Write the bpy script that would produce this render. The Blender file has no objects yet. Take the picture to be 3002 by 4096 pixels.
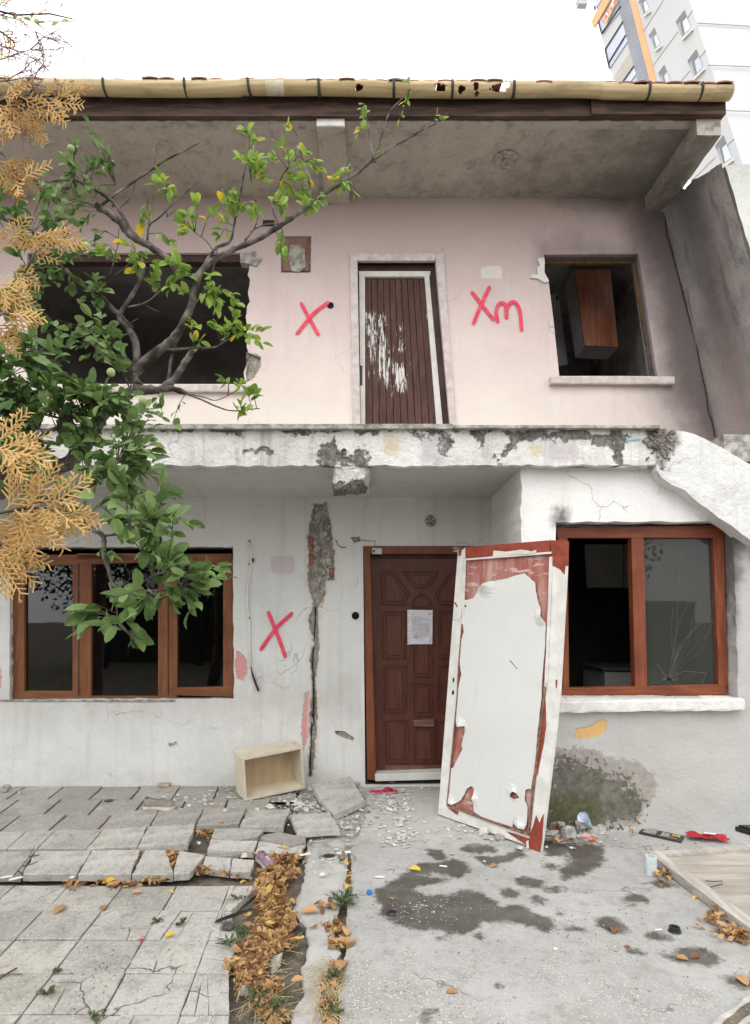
import bpy, math, random
import numpy as np
from mathutils import Vector, Matrix, noise as mnoise
from mathutils.geometry import delaunay_2d_cdt
R = math.radians
SC = bpy.context.scene

# ---------------------------------------------------------------- camera, sky, sun, exposure
F, PU, PV, PITCH, CH = 2350.0, 1501.0, 2286.0, R(4.0), 1.5
cam = bpy.data.cameras.new('camera'); cam_o = bpy.data.objects.new('camera', cam)
SC.collection.objects.link(cam_o); SC.camera = cam_o
cam_o.location = (0, 0, CH); cam_o.rotation_euler = (R(90) + PITCH, 0, 0)
cam.sensor_fit = 'VERTICAL'; cam.sensor_height = 24; cam.lens = F * 24 / 4096
cam.shift_y = (PV - 2048) / 4096; cam.clip_end = 500; cam.clip_start = 0.05

world = bpy.data.worlds.new('World'); SC.world = world; world.use_nodes = True
wn = world.node_tree; wn.nodes.clear()
sky = wn.nodes.new('ShaderNodeTexSky'); sky.sky_type = 'NISHITA'; sky.sun_disc = False
SUN_EL, SUN_AZ = R(52), R(200)       # from behind the camera, a little to the left
sky.sun_elevation = SUN_EL; sky.sun_rotation = SUN_AZ; sky.dust_density = 4; sky.air_density = 1.0
hs = wn.nodes.new('ShaderNodeHueSaturation'); hs.inputs['Saturation'].default_value = 0.12
bg = wn.nodes.new('ShaderNodeBackground'); bg.inputs['Strength'].default_value = 0.15
wo = wn.nodes.new('ShaderNodeOutputWorld')
# overcast: a bright even cloud cover over most of the sky, slightly mottled
cl = wn.nodes.new('ShaderNodeTexNoise'); cl.inputs['Scale'].default_value = 1.6; cl.inputs['Detail'].default_value = 4
cr0 = wn.nodes.new('ShaderNodeMapRange'); cr0.inputs['To Min'].default_value = .80; cr0.inputs['To Max'].default_value = .97
wn.links.new(cl.outputs['Fac'], cr0.inputs[0]); wm = wn.nodes.new('ShaderNodeMix'); wm.data_type = 'RGBA'; wm.inputs[7].default_value = (7.15, 7.05, 6.92, 1)
wn.links.new(sky.outputs[0], hs.inputs['Color']); wn.links.new(cr0.outputs[0], wm.inputs[0]); wn.links.new(hs.outputs[0], wm.inputs[6]); wn.links.new(wm.outputs[2], bg.inputs['Color']); wn.links.new(bg.outputs[0], wo.inputs[0])
sun = bpy.data.lights.new('sun', 'SUN'); sun.energy = 0.6; sun.angle = R(50); sun.color = (1.0, 0.97, 0.93)
sun_o = bpy.data.objects.new('sun', sun); SC.collection.objects.link(sun_o)
sd = Vector((math.sin(SUN_AZ) * math.cos(SUN_EL), math.cos(SUN_AZ) * math.cos(SUN_EL), math.sin(SUN_EL)))
sun_o.rotation_euler = sd.to_track_quat('Z', 'Y').to_euler(); sun_o.location = (0, -5, 12)
SC.view_settings.view_transform = 'Standard'; SC.view_settings.look = 'None'
SC.view_settings.exposure = 0.98; SC.view_settings.gamma = 1.0
SC.cycles.max_bounces = 8; SC.cycles.transparent_max_bounces = 12

# ---------------------------------------------------------------- geometry helpers
def ray(u, v):
    a, b = (u - PU) / F, -(v - PV) / F
    return Vector((a, math.cos(PITCH) - b * math.sin(PITCH), math.sin(PITCH) + b * math.cos(PITCH)))
def at(u, v, Y):
    d = ray(u, v); return Vector((0, 0, CH)) + d * (Y / d.y)
def gnd(u, v, z=0.0):
    d = ray(u, v); return Vector((0, 0, CH)) + d * ((z - CH) / d.z)
def onpl(u, v, p, n):
    d = ray(u, v); c = Vector((0, 0, CH)); return c + d * ((p - c).dot(n) / d.dot(n))
def z1(x, y): return (x / 1.1013, y / 1.1013 + 2800)      # reading windows of the enlarged photograph
def z2(x, y): return (x / 1.1 + 1500, y / 1.1 + 2800)
def z3(x, y): return (x / 1.1013, y / 1.1013 + 3400)
def z4(x, y): return (x / 1.1 + 1500, y / 1.1 + 3400)
def a1(x, y): return (x / 1.1013, y / 1.1013)
def a2(x, y): return (x / 1.1 + 1500, y / 1.1)
def a3(x, y): return (x / 1.1013, y / 1.1013 + 900)
def a4(x, y): return (x / 1.1 + 1500, y / 1.1 + 900)
def a5(x, y): return (x / 1.1013, y / 1.1013 + 1800)
def a6(x, y): return (x / 1.1 + 1500, y / 1.1 + 1800)
def dz(x, y): return (x / 1.6105 + 1400, y / 1.6105 + 2100)
def tz(x, y): return (x / 2.353 + 2300, y / 2.353)
def xz(pts, Y, f=None):
    o = []
    for p in pts:
        if f: p = f(*p)
        q = at(p[0], p[1], Y); o.append((q.x, q.z))
    return o
def gxy(pts, f=None, z=0.0):
    o = []
    for p in pts:
        if f: p = f(*p)
        q = gnd(p[0], p[1], z); o.append((q.x, q.y))
    return o

OFF = {}
def tag(o, label=None, cat=None, group=None, kind=None):
    if label: o['label'] = label
    if cat: o['category'] = cat
    if group: o['group'] = group
    if kind: o['kind'] = kind
    return o
def thing(name, loc, label, cat, group=None, rz=0):
    o = bpy.data.objects.new(name, None); SC.collection.objects.link(o)
    o.location = loc; o.rotation_euler = (0, 0, rz); o.empty_display_size = .1
    OFF[o.name] = Vector(loc)
    return tag(o, label, cat, group)
class MB:
    def __init__(s): s.v = []; s.f = []; s.a = {}; s.mi = []
    def add(s, vs, fs, mi=0, **at_):
        n = len(s.v); s.v += [tuple(p) for p in vs]; s.f += [tuple(i + n for i in f) for f in fs]; s.mi += [mi] * len(fs)
        for k in set(s.a) | set(at_):
            l = s.a.setdefault(k, [0.0] * n)
            w = at_.get(k, 0.0)
            l += list(w) if hasattr(w, '__len__') else [w] * len(vs)
        return s
    def box(s, a, b, M=None, **k):
        (x0, y0, z0), (x1, y1, z1) = a, b
        vs = [Vector(p) for p in ((x0,y0,z0),(x1,y0,z0),(x1,y1,z0),(x0,y1,z0),(x0,y0,z1),(x1,y0,z1),(x1,y1,z1),(x0,y1,z1))]
        if M is not None: vs = [M @ p for p in vs]
        return s.add(vs, [(0,3,2,1),(4,5,6,7),(0,1,5,4),(1,2,6,5),(2,3,7,6),(3,0,4,7)], **k)
    def prism(s, poly, d, **k):      # poly: list of 3D points, d: extrusion vector
        n = len(poly); d = Vector(d); vs = [Vector(p) for p in poly] + [Vector(p) + d for p in poly]
        return s.add(vs, [tuple(range(n))[::-1], tuple(range(n, 2 * n))] + [(i, (i+1) % n, n + (i+1) % n, n + i) for i in range(n)], **k)
    def tube(s, pts, rad, n=8, wob=0, cap=True, **k):
        pts = [Vector(p) for p in pts]; m = len(pts)
        rad = rad if hasattr(rad, '__len__') else [rad] * m
        vs = []; up = Vector((0.13, .21, 1)).normalized()
        for i, p in enumerate(pts):
            t = (pts[min(i+1, m-1)] - pts[max(i-1, 0)])
            t = t.normalized() if t.length > 1e-9 else Vector((0,0,1))
            a = t.cross(up)
            if a.length < .05: a = t.cross(Vector((1,0,0)))
            a.normalize(); b = t.cross(a)
            for j in range(n):
                th = 2 * math.pi * j / n
                r = rad[i] * (1 + wob * mnoise.noise((p + a * math.cos(th) * rad[i] * 3 + b * math.sin(th) * rad[i] * 3) * 40))
                vs.append(p + (a * math.cos(th) + b * math.sin(th)) * r)
        fs = [(i*n + j, i*n + (j+1) % n, (i+1)*n + (j+1) % n, (i+1)*n + j) for i in range(m-1) for j in range(n)]
        if cap: fs += [tuple(range(n))[::-1], tuple((m-1)*n + j for j in range(n))]
        return s.add(vs, fs, **k)
    def build(s, name, mat, parent=None, smooth=False, loc=None, bevel=0):
        if parent is not None: off = OFF[parent.name]
        elif loc is not None: off = Vector(loc)
        else: off = Vector((0, 0, 0))
        me = bpy.data.meshes.new(name)
        if s.v:
            V = np.array(s.v, dtype=float) - np.array(off)[None, :]
            me.from_pydata([tuple(r) for r in V], [], s.f)
        mats = mat if isinstance(mat, (list, tuple)) else [mat]
        for m_ in mats: me.materials.append(m_)
        if len(mats) > 1: me.polygons.foreach_set('material_index', s.mi)
        for k, l in s.a.items():
            at_ = me.attributes.new(k, 'FLOAT', 'POINT'); at_.data.foreach_set('value', np.array(l, dtype=np.float32))
        if smooth: me.polygons.foreach_set('use_smooth', [True] * len(me.polygons))
        me.update()
        o = bpy.data.objects.new(name, me); SC.collection.objects.link(o)
        if parent is not None: o.parent = parent; OFF[o.name] = off.copy()
        else: o.location = off; OFF[o.name] = off.copy()
        if bevel:
            bv = o.modifiers.new('bevel', 'BEVEL'); bv.width = bevel; bv.segments = 2; bv.limit_method = 'ANGLE'
        return o
def rag(poly, amp, step, seed=0, closed=True):
    rnd = random.Random(seed); out = []; n = len(poly)
    for i in range(n if closed else n - 1):
        a, b = Vector(poly[i]), Vector(poly[(i+1) % n]); L = (b - a).length
        k = max(1, int(L / step)); d = (b - a) / max(L, 1e-9); nn = Vector((-d.y, d.x))
        for j in range(k):
            p = a + (b - a) * (j / k)
            w = mnoise.noise(Vector((p.x * 9, p.y * 9, seed * 3.1))) * 1.3 + rnd.uniform(-.6, .6)
            e = 1 if j else .5
            q = p + nn * amp * w * e + d * rnd.uniform(-.25, .25) * step * (1 if j else 0)
            out.append((q.x, q.y))
    if not closed: out.append(tuple(poly[-1]))
    return out
def inpoly(px, pz, poly):
    px = np.asarray(px); pz = np.asarray(pz); c = np.zeros(px.shape, bool); n = len(poly)
    for i in range(n):
        x1, y1 = poly[i]; x2, y2 = poly[(i+1) % n]
        if y1 == y2: continue
        m = ((y1 > pz) != (y2 > pz)) & (px < (x2 - x1) * (pz - y1) / (y2 - y1) + x1)
        c ^= m
    return c
def dline(px, pz, poly, closed=True):
    px = np.asarray(px, float); pz = np.asarray(pz, float); d = np.full(px.shape, 1e9); n = len(poly)
    for i in range(n if closed else n - 1):
        ax, ay = poly[i]; bx, by = poly[(i+1) % n]; vx, vy = bx-ax, by-ay; L = vx*vx + vy*vy + 1e-12
        t = np.clip(((px-ax)*vx + (pz-ay)*vy) / L, 0, 1)
        d = np.minimum(d, np.hypot(px - ax - t*vx, pz - ay - t*vy))
    return d
def sdp(px, pz, poly):
    d = dline(px, pz, poly); return np.where(inpoly(px, pz, poly), d, -d)
def union(*l):
    o = l[0]
    for q in l[1:]: o = np.maximum(o, q)
    return o
def ell(px, pz, cx, cy, rx, ry):
    return (1 - np.hypot((px-cx)/rx, (pz-cy)/ry)) * min(rx, ry)
def sheet(mb, outer, holes, peels, Y, step=.05, d_open=.2, d_peel=.02, wav=.003, attrs=None, edge=None, seed=0, tilt=None):
    """a wall face in the plane y=Y with openings and broken plaster; returns nothing, adds to mb"""
    loops = [outer] + holes + peels
    pts = []; edges = []
    for lp in loops:
        n0 = len(pts); pts += [Vector(p) for p in lp]; edges += [(n0 + i, n0 + (i+1) % len(lp)) for i in range(len(lp))]
    xs = [p[0] for p in outer]; zs = [p[1] for p in outer]; rnd = random.Random(seed)
    gx, gz = np.meshgrid(np.arange(min(xs)+step/2, max(xs), step), np.arange(min(zs)+step/2, max(zs), step))
    gx = gx.ravel() + np.array([rnd.uniform(-.2, .2)*step for _ in range(gx.size)]); gz = gz.ravel() + np.array([rnd.uniform(-.2, .2)*step for _ in range(gz.size)])
    keep = inpoly(gx, gz, outer)
    for h in holes + peels: keep &= ~inpoly(gx, gz, h)
    dm = np.full(gx.shape, 1e9)
    for h in loops: dm = np.minimum(dm, dline(gx, gz, h))
    keep &= dm > step * .3
    pts += [Vector((float(a), float(b))) for a, b in zip(gx[keep], gz[keep])]
    vo, eo, fo = delaunay_2d_cdt(pts, edges, [], 0, 1e-6)[:3]
    V = np.array([(p.x, p.y) for p in vo]); T = np.array([f for f in fo if len(f) == 3])
    c = V[T].mean(axis=1); k = inpoly(c[:, 0], c[:, 1], outer)
    for h in holes + peels: k &= ~inpoly(c[:, 0], c[:, 1], h)
    T = T[k]
    def yy(x, z, d=0):
        return Y + d + wav * mnoise.noise(Vector((x*1.7, z*1.7, 3+seed))) + wav * .5 * mnoise.noise(Vector((x*6, z*6, 9+seed)))
    tri = []
    for a, b, c_ in T:   # face the camera (towards -y)
        ar = (V[b,0]-V[a,0])*(V[c_,1]-V[a,1]) - (V[c_,0]-V[a,0])*(V[b,1]-V[a,1])
        tri.append((int(a), int(b), int(c_)) if ar > 0 else (int(a), int(c_), int(b)))
    def A(x, z):
        return {k_: f(np.asarray(x, float), np.asarray(z, float)) for k_, f in (attrs or {}).items()}
    mb.add([(x, yy(x, z), z) for x, z in V], tri, **A(V[:, 0], V[:, 1]))
    for lp, d in [(outer, edge)] + [(h, d_open) for h in holes] + [(h, d_peel) for h in peels]:
        if d is None: continue
        n = len(lp); X = np.array(lp)
        at_ = {k_: np.concatenate([w, w]) for k_, w in A(X[:, 0], X[:, 1]).items()}
        if d == d_peel: at_['edge'] = np.ones(2*n)
        mb.add([(x, yy(x, z), z) for x, z in lp] + [(x, yy(x, z, d), z) for x, z in lp],
               [(i, (i+1) % n, n + (i+1) % n, n + i) for i in range(n)], **at_)
def ribbon(mb, pts, w, nrm, h=.0, jit=.15, seed=0, soft=True):
    """flat stroke of width w along 3D pts lying in the plane with normal nrm"""
    rnd = random.Random(seed); P = []
    pts = [Vector(p) for p in pts]
    for i in range(len(pts)-1):
        k = max(1, int((pts[i+1]-pts[i]).length / (w*.4)))
        P += [pts[i].lerp(pts[i+1], j/k) for j in range(k)]
    P.append(pts[-1]); n = len(P); vs = []
    for i, p in enumerate(P):
        t = (P[min(i+1, n-1)] - P[max(i-1, 0)]).normalized(); s = t.cross(nrm).normalized()
        e = min(i, n-1-i); q = .5 + .5*min(1, e/1.5) if soft else 1
        a = w/2*q*(1 + rnd.uniform(-jit, jit)); b = w/2*q*(1 + rnd.uniform(-jit, jit))
        vs += [p + s*a + nrm*h, p - s*b + nrm*h]
    mb.add(vs, [(2*i, 2*i+2, 2*i+3, 2*i+1) for i in range(n-1)])

# ---------------------------------------------------------------- material helpers
class NT:
    def __init__(s, name):
        s.m = bpy.data.materials.new(name); s.m.use_nodes = True; s.t = s.m.node_tree; s.t.nodes.clear()
        s.out = s.n('ShaderNodeOutputMaterial'); s.b = s.n('ShaderNodeBsdfPrincipled'); s.t.links.new(s.b.outputs[0], s.out.inputs[0])
        s.tc = s.n('ShaderNodeTexCoord').outputs['Object']
    def n(s, t): return s.t.nodes.new(t)
    def put(s, i, v):
        if isinstance(v, bpy.types.NodeSocket): s.t.links.new(v, i)
        elif isinstance(v, (tuple, list)) and len(v) == 3 and i.type == 'RGBA': i.default_value = (*v, 1)
        else: i.default_value = v
    def noise(s, scale, detail=4, rough=.6, dist=0, vec=None, col=False):
        n = s.n('ShaderNodeTexNoise'); s.put(n.inputs['Vector'], vec or s.tc); n.inputs['Scale'].default_value = scale
        n.inputs['Detail'].default_value = detail; n.inputs['Roughness'].default_value = rough; n.inputs['Distortion'].default_value = dist
        return n.outputs['Color' if col else 'Fac']
    def vor(s, scale, feat='F1', out='Distance', vec=None, rand=1):
        n = s.n('ShaderNodeTexVoronoi'); s.put(n.inputs['Vector'], vec or s.tc); n.inputs['Scale'].default_value = scale; n.feature = feat
        n.inputs['Randomness'].default_value = rand
        return n.outputs[out]
    def vec(s, sc=(1,1,1), loc=(0,0,0), rot=(0,0,0)):
        n = s.n('ShaderNodeMapping'); s.put(n.inputs[0], s.tc); n.inputs['Scale'].default_value = sc; n.inputs['Location'].default_value = loc; n.inputs['Rotation'].default_value = rot
        return n.outputs[0]
    def warp(s, v, scale, amp):
        nn = s.noise(scale, 3, vec=None, col=True); a = s.n('ShaderNodeVectorMath'); a.operation = 'SCALE'
        s.put(a.inputs[0], nn); a.inputs['Scale'].default_value = amp
        b = s.n('ShaderNodeVectorMath'); s.put(b.inputs[0], v); s.put(b.inputs[1], a.outputs[0]); return b.outputs[0]
    def math(s, op, a, b=0, c=0):
        n = s.n('ShaderNodeMath'); n.operation = op; s.put(n.inputs[0], a); s.put(n.inputs[1], b); s.put(n.inputs[2], c); return n.outputs[0]
    def rng(s, v, a, b, c=0, d=1, smooth=True):
        n = s.n('ShaderNodeMapRange'); n.interpolation_type = 'SMOOTHSTEP' if smooth else 'LINEAR'; n.clamp = True
        for i, q in enumerate((v, a, b, c, d)): s.put(n.inputs[i], q)
        return n.outputs[0]
    def mix(s, f, a, b, mode='MIX'):
        n = s.n('ShaderNodeMix'); n.data_type = 'RGBA'; n.blend_type = mode; s.put(n.inputs[0], f); s.put(n.inputs[6], a); s.put(n.inputs[7], b); return n.outputs[2]
    def attr(s, k):
        n = s.n('ShaderNodeAttribute'); n.attribute_name = k; return n.outputs['Fac']
    def layer(s, k, scale=12, amp=.08, soft=.01, detail=6):
        v = s.math('ADD', s.attr(k), s.math('MULTIPLY', s.math('SUBTRACT', s.noise(scale, detail, .65), .5), amp))
        return s.rng(v, -soft, soft)
    def bump(s, h, dist=.01, strength=1):
        n = s.n('ShaderNodeBump'); n.inputs['Distance'].default_value = dist; n.inputs['Strength'].default_value = strength; s.put(n.inputs['Height'], h); s.put(s.b.inputs['Normal'], n.outputs[0]); return n
    def fin(s, col, rough=.8, spec=.3, metal=0):
        s.put(s.b.inputs['Base Color'], col); s.put(s.b.inputs['Roughness'], rough); s.b.inputs['Specular IOR Level'].default_value = spec; s.b.inputs['Metallic'].default_value = metal
        return s.m
def plain(name, col, rough=.7, var=.25, scale=8, bump=.002, spec=.3, metal=0, bscale=60):
    t = NT(name); n = t.noise(scale, 5)
    c = t.mix(t.rng(n, .3, .7), tuple(x*(1-var) for x in col), tuple(min(1, x*(1+var)) for x in col))
    if bump: t.bump(t.noise(bscale, 4), bump)
    return t.fin(c, rough, spec, metal)
def wood(name, dark, light, axis='x', rough=.5, scale=6, chips=0, chipcol=(.7,.68,.62)):
    t = NT(name); sc = {'x': (.12,1,1), 'z': (1,1,.12), 'y': (1,.12,1)}[axis]
    v = t.vec(tuple(q*scale*6 for q in sc)); g = t.noise(1, 6, .65, .6, vec=v)
    c = t.mix(t.rng(g, .3, .72), dark, light)
    c = t.mix(t.rng(t.noise(3.5, 4), .4, .75, 0, .35), c, tuple(q*.45 for q in dark))
    if chips:
        k = t.rng(t.noise(30, 8, .7, .3), 1-chips, 1-chips+.03); c = t.mix(k, c, chipcol)
    t.bump(g, .002); return t.fin(c, rough, .35)
def plaster(name, base, base2, layers, bumpd=.006, fine=.35, rough=.85, dirt=.3, dirtcol=(.30,.28,.25), cr=True):
    t = NT(name)
    c = t.mix(t.rng(t.noise(.9, 5, .6), .35, .68), base, base2)
    c = t.mix(t.rng(t.noise(4.5, 7, .7), .46, .8, 0, dirt), c, dirtcol)
    c = t.mix(t.rng(t.noise(28, 6, .75), .60, .78, 0, dirt*.9), c, dirtcol)
    c = t.mix(t.rng(t.noise(1, 6, .7, .3, vec=t.vec((9,9,.6))), .50, .70, 0, dirt*1.2), c, dirtcol)
    c = t.mix(t.rng(t.noise(38, 8, .85), .50, .64, 0, dirt*.8), c, dirtcol)
    c = t.mix(t.math('MULTIPLY', t.rng(t.noise(70, 3, .7), .64, .70), t.rng(t.noise(3, 3), .45, .6, 0, .75)), c, tuple(q*.55 for q in dirtcol))
    c = t.mix(t.rng(t.noise(2.2, 6, .7), .55, .75, 0, .35), c, tuple(min(1, q*1.12) for q in base))
    h = t.math('ADD', t.math('MULTIPLY', t.noise(5, 5, .6), 1.6), t.math('MULTIPLY', t.noise(45, 5, .7), fine))
    if cr:
        w = t.warp(t.tc, 3, .35); e = t.vor(.9, 'DISTANCE_TO_EDGE', vec=w)
        k = t.math('MULTIPLY', t.rng(e, .0, .006, 1, 0), t.rng(t.noise(1.3, 3), .5, .6))
        c = t.mix(t.math('MULTIPLY', k, .55), c, (.16,.15,.14))
    for L in layers:
        k = t.layer(L['k'], L.get('s', 12), L.get('a', .08), L.get('w', .01))
        k = t.math('MULTIPLY', k, L.get('f', 1))
        lc = L['c']
        if 'c2' in L: lc = t.mix(t.rng(t.noise(L.get('cs', 25), 6, .7), .35, .65), L['c'], L['c2'])
        c = t.mix(k, c, lc)
        if L.get('h'): h = t.math('ADD', h, t.math('MULTIPLY', k, L['h']))
    ke = t.attr('edge'); c = t.mix(t.rng(ke, .2, .8, 0, .75), c, (.62,.60,.56))
    t.bump(h, bumpd*1.6); return t.fin(c, rough, .25)

# ---------------------------------------------------------------- materials
GREY1, GREY2 = (.30,.285,.26), (.17,.16,.145)
M = {}
M['lower'] = plaster('white_lower_plaster', (.71,.72,.71), (.62,.63,.62), [
    dict(k='stain', s=5, a=.5, w=.25, c=(.36,.345,.32), f=.42), dict(k='pink', s=22, a=.07, w=.004, c=(.60,.30,.29), h=-.5),
    dict(k='rim', s=30, a=.05, w=.006, c=(.70,.50,.33), c2=(.66,.64,.61), cs=9, f=.45, h=-.3), dict(k='grey', s=26, a=.07, w=.008, c=(.33,.32,.30), c2=(.2,.19,.18), h=-.6), dict(k='patch', s=30, a=.012, w=.004, c=(.56,.46,.50), f=.75)], dirt=.16)
M['right'] = plaster('white_right_plaster', (.82,.82,.81), (.74,.745,.74), [
    dict(k='lowgrey', s=4, a=.7, w=.38, c=(.38,.38,.365), f=.8), dict(k='damp', s=10, a=.20, w=.006, c=(.27,.25,.225), c2=(.36,.34,.31), f=.85),
    dict(k='moss', s=26, a=.50, w=.008, c=(.10,.095,.078), c2=(.19,.18,.155), cs=14, h=-.15), dict(k='green', s=20, a=.5, w=.03, c=(.05,.065,.02), c2=(.12,.12,.07), cs=20, f=.85),
    dict(k='yellow', s=22, a=.05, w=.004, c=(.66,.42,.17), h=-.4), dict(k='soot', s=9, a=.15, w=.06, c=(.08,.075,.07), f=.9)], dirt=.10)
M['upper'] = plaster('pink_upper_plaster', (.70,.60,.58), (.66,.55,.54), [
    dict(k='cream', s=2, a=.8, w=.55, c=(.78,.72,.66), f=.85), dict(k='mauve', s=2.5, a=.8, w=.55, c=(.50,.39,.385), f=.75),
    dict(k='soot', s=3, a=.5, w=.32, c=(.10,.085,.085), f=.9), dict(k='grey', s=22, a=.05, w=.006, c=(.42,.41,.39), c2=(.3,.29,.27), h=-.5),
    dict(k='patch', s=40, a=.03, w=.004, c=(.70,.67,.64), f=.8), dict(k='yellow', s=22, a=.02, w=.003, c=(.62,.40,.12))], dirt=.12, fine=.2, bumpd=.004)
M['slab'] = plaster('flaking_slab_paint', (.76,.755,.74), (.66,.655,.65), [
    dict(k='cream', s=16, a=.06, w=.02, c=(.63,.54,.40), c2=(.68,.62,.52)), dict(k='grey', s=9, a=.28, w=.015, c=(.27,.26,.235), c2=(.10,.095,.085), cs=14, h=-1.5),
    dict(k='lilac', s=10, a=.1, w=.03, c=(.55,.52,.54)), dict(k='blue', s=20, a=.02, w=.006, c=(.13,.42,.52)), dict(k='soot', s=8, a=.12, w=.02, c=(.07,.065,.06), c2=(.16,.15,.13), h=-1)], bumpd=.016, fine=.3, dirt=.5)
M['stair'] = plaster('stair_paint', (.74,.745,.74), (.62,.63,.63), [dict(k='soot', s=12, a=.14, w=.03, c=(.11,.10,.09), c2=(.3,.29,.27), f=.9)], bumpd=.012, dirt=.3)
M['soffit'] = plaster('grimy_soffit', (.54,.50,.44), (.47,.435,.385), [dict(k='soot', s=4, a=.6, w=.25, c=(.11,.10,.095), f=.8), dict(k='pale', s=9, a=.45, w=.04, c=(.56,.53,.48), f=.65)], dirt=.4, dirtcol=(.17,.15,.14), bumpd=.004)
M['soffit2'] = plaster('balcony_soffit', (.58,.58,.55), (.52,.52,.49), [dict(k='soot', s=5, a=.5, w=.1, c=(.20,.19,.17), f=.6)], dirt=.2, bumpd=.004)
M['side'] = plaster('sooty_shaded_side_wall', (.26,.24,.235), (.34,.32,.31), [dict(k='soot', s=3, a=.6, w=.3, c=(.11,.098,.094), f=.8), dict(k='mauve', s=3, a=.6, w=.5, c=(.42,.345,.345), f=.8), dict(k='pale', s=4, a=1.1, w=.2, c=(.50,.48,.47), f=.7)], dirt=.5, dirtcol=(.07,.06,.06))  # dark tones carry the wall's shade along with its soot
M['sideend'] = plaster('weathered_end_wall', (.66,.67,.64), (.52,.54,.51), [], dirt=.5, dirtcol=(.33,.34,.31))
def masonry():
    t = NT('broken_masonry'); n = t.noise(14, 7, .7, .5); c = t.mix(t.rng(n, .35, .7), GREY1, (.50,.475,.43))
    c = t.mix(t.rng(t.noise(5, 3), .64, .70), c, (.30,.20,.15)); v = t.vor(38)
    c = t.mix(t.rng(v, .05, .22, .6, 0), c, (.20,.19,.17)); t.bump(t.math('ADD', n, t.math('MULTIPLY', v, .4)), .03); return t.fin(c, .95, .1)
M['masonry'] = masonry()
M['cement'] = plain('grey_cement', (.36,.35,.32), .95, .45, 14, .010, .15)
M['white_cement'] = plain('white_painted_cement', (.70,.69,.665), .85, .1, 16, .006, .2)
M['pink_sill'] = plain('pinkish_sill', (.58,.52,.50), .85, .15, 16, .004, .2)
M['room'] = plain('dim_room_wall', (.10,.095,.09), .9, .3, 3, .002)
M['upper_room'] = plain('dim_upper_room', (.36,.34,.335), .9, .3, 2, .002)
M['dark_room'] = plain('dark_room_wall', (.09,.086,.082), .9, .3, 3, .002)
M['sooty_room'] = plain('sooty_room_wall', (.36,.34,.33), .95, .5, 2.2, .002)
M['win_wood'] = wood('orange_brown_window_wood', (.14,.050,.020), (.24,.092,.038), 'z', .5, 5, .03, (.45,.40,.35))
M['win_wood_x'] = wood('orange_brown_window_rail', (.14,.050,.020), (.24,.092,.038), 'x', .5, 5, .03, (.45,.40,.35))
M['red_wood'] = wood('red_brown_window_wood', (.155,.040,.018), (.27,.078,.034), 'z', .45, 5, .10, (.30,.22,.18))
M['red_wood_x'] = wood('red_brown_window_rail', (.155,.040,.018), (.27,.078,.034), 'x', .45, 5, .10, (.30,.22,.18))
M['door_wood'] = wood('brown_panel_door_wood', (.070,.022,.014), (.125,.042,.026), 'z', .45, 6, .14, (.23,.15,.12))
M['jamb_wood'] = wood('door_jamb_wood', (.14,.040,.016), (.22,.07,.03), 'z', .5, 5, .10, (.3,.25,.2))
M['dark_wood'] = wood('old_dark_timber', (.035,.020,.017), (.13,.08,.062), 'x', .8, 4, .22, (.20,.15,.12))
M['dark_jamb'] = plain('dark_brown_jamb', (.055,.03,.025), .6, .4, 6)
M['white_wood'] = plain('chipped_white_frame', (.62,.61,.58), .55, .1, 10, .002)
M['marble'] = plain('threshold_marble', (.60,.60,.58), .45, .12, 5, .001)
M['raw_edge'] = plain('raw_split_wood', (.22,.13,.09), .9, .5, 40, .004)
def sheetm():
    t = NT('white_laminate'); c = t.mix(t.rng(t.noise(1.5, 5), .35, .7), (.67,.68,.67), (.62,.63,.615))
    c = t.mix(t.rng(t.noise(1, 6, .7, vec=t.vec((14,14,1.2))), .58, .8, 0, .35), c, (.42,.41,.38)); c = t.mix(t.rng(t.noise(60, 6, .8), .66, .74, 0, .6), c, (.30,.28,.25))
    t.bump(t.math('ADD', t.noise(3, 4), t.math('MULTIPLY', t.noise(22, 4), .15)), .006); return t.fin(c, .38, .35)
M['white_sheet'] = sheetm()
M['white_paint'] = plain('white_gloss_paint', (.68,.68,.65), .42, .12, 9, .002, .35)
M['iron'] = plain('dark_iron', (.03,.028,.026), .6, .3, 20, .001, .5)
def spraym():
    t = NT('red_spray_paint'); c = t.mix(t.rng(t.noise(18, 5), .3, .7), (.72,.035,.085), (.82,.10,.17)); t.fin(c, .6, .2)
    a = t.math('ADD', t.attr('cover'), t.math('MULTIPLY', t.math('SUBTRACT', t.noise(140, 3, .8), .5), .9)); k = t.rng(a, .25, .80); k = t.math('MULTIPLY', k, t.rng(t.noise(9, 4), .1, .45, .80, 1.0))
    tr = t.n('ShaderNodeBsdfTransparent'); m = t.n('ShaderNodeMixShader'); t.put(m.inputs[0], k); t.t.links.new(tr.outputs[0], m.inputs[1]); t.t.links.new(t.b.outputs[0], m.inputs[2]); t.t.links.new(m.outputs[0], t.out.inputs[0]); return t.m
M['red_spray'] = spraym()
M['white_plastic'] = plain('white_plastic', (.72,.72,.70), .4, .05, 10, 0)
M['black'] = plain('black_plastic', (.012,.012,.013), .4, .3, 20, .001, .5)
M['hole'] = plain('black_hole_inside', (.008,.008,.008), .9, .2, 20, 0)
M['sticker'] = plain('faded_sticker', (.55,.54,.52), .6, .2, 60, 0)
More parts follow.
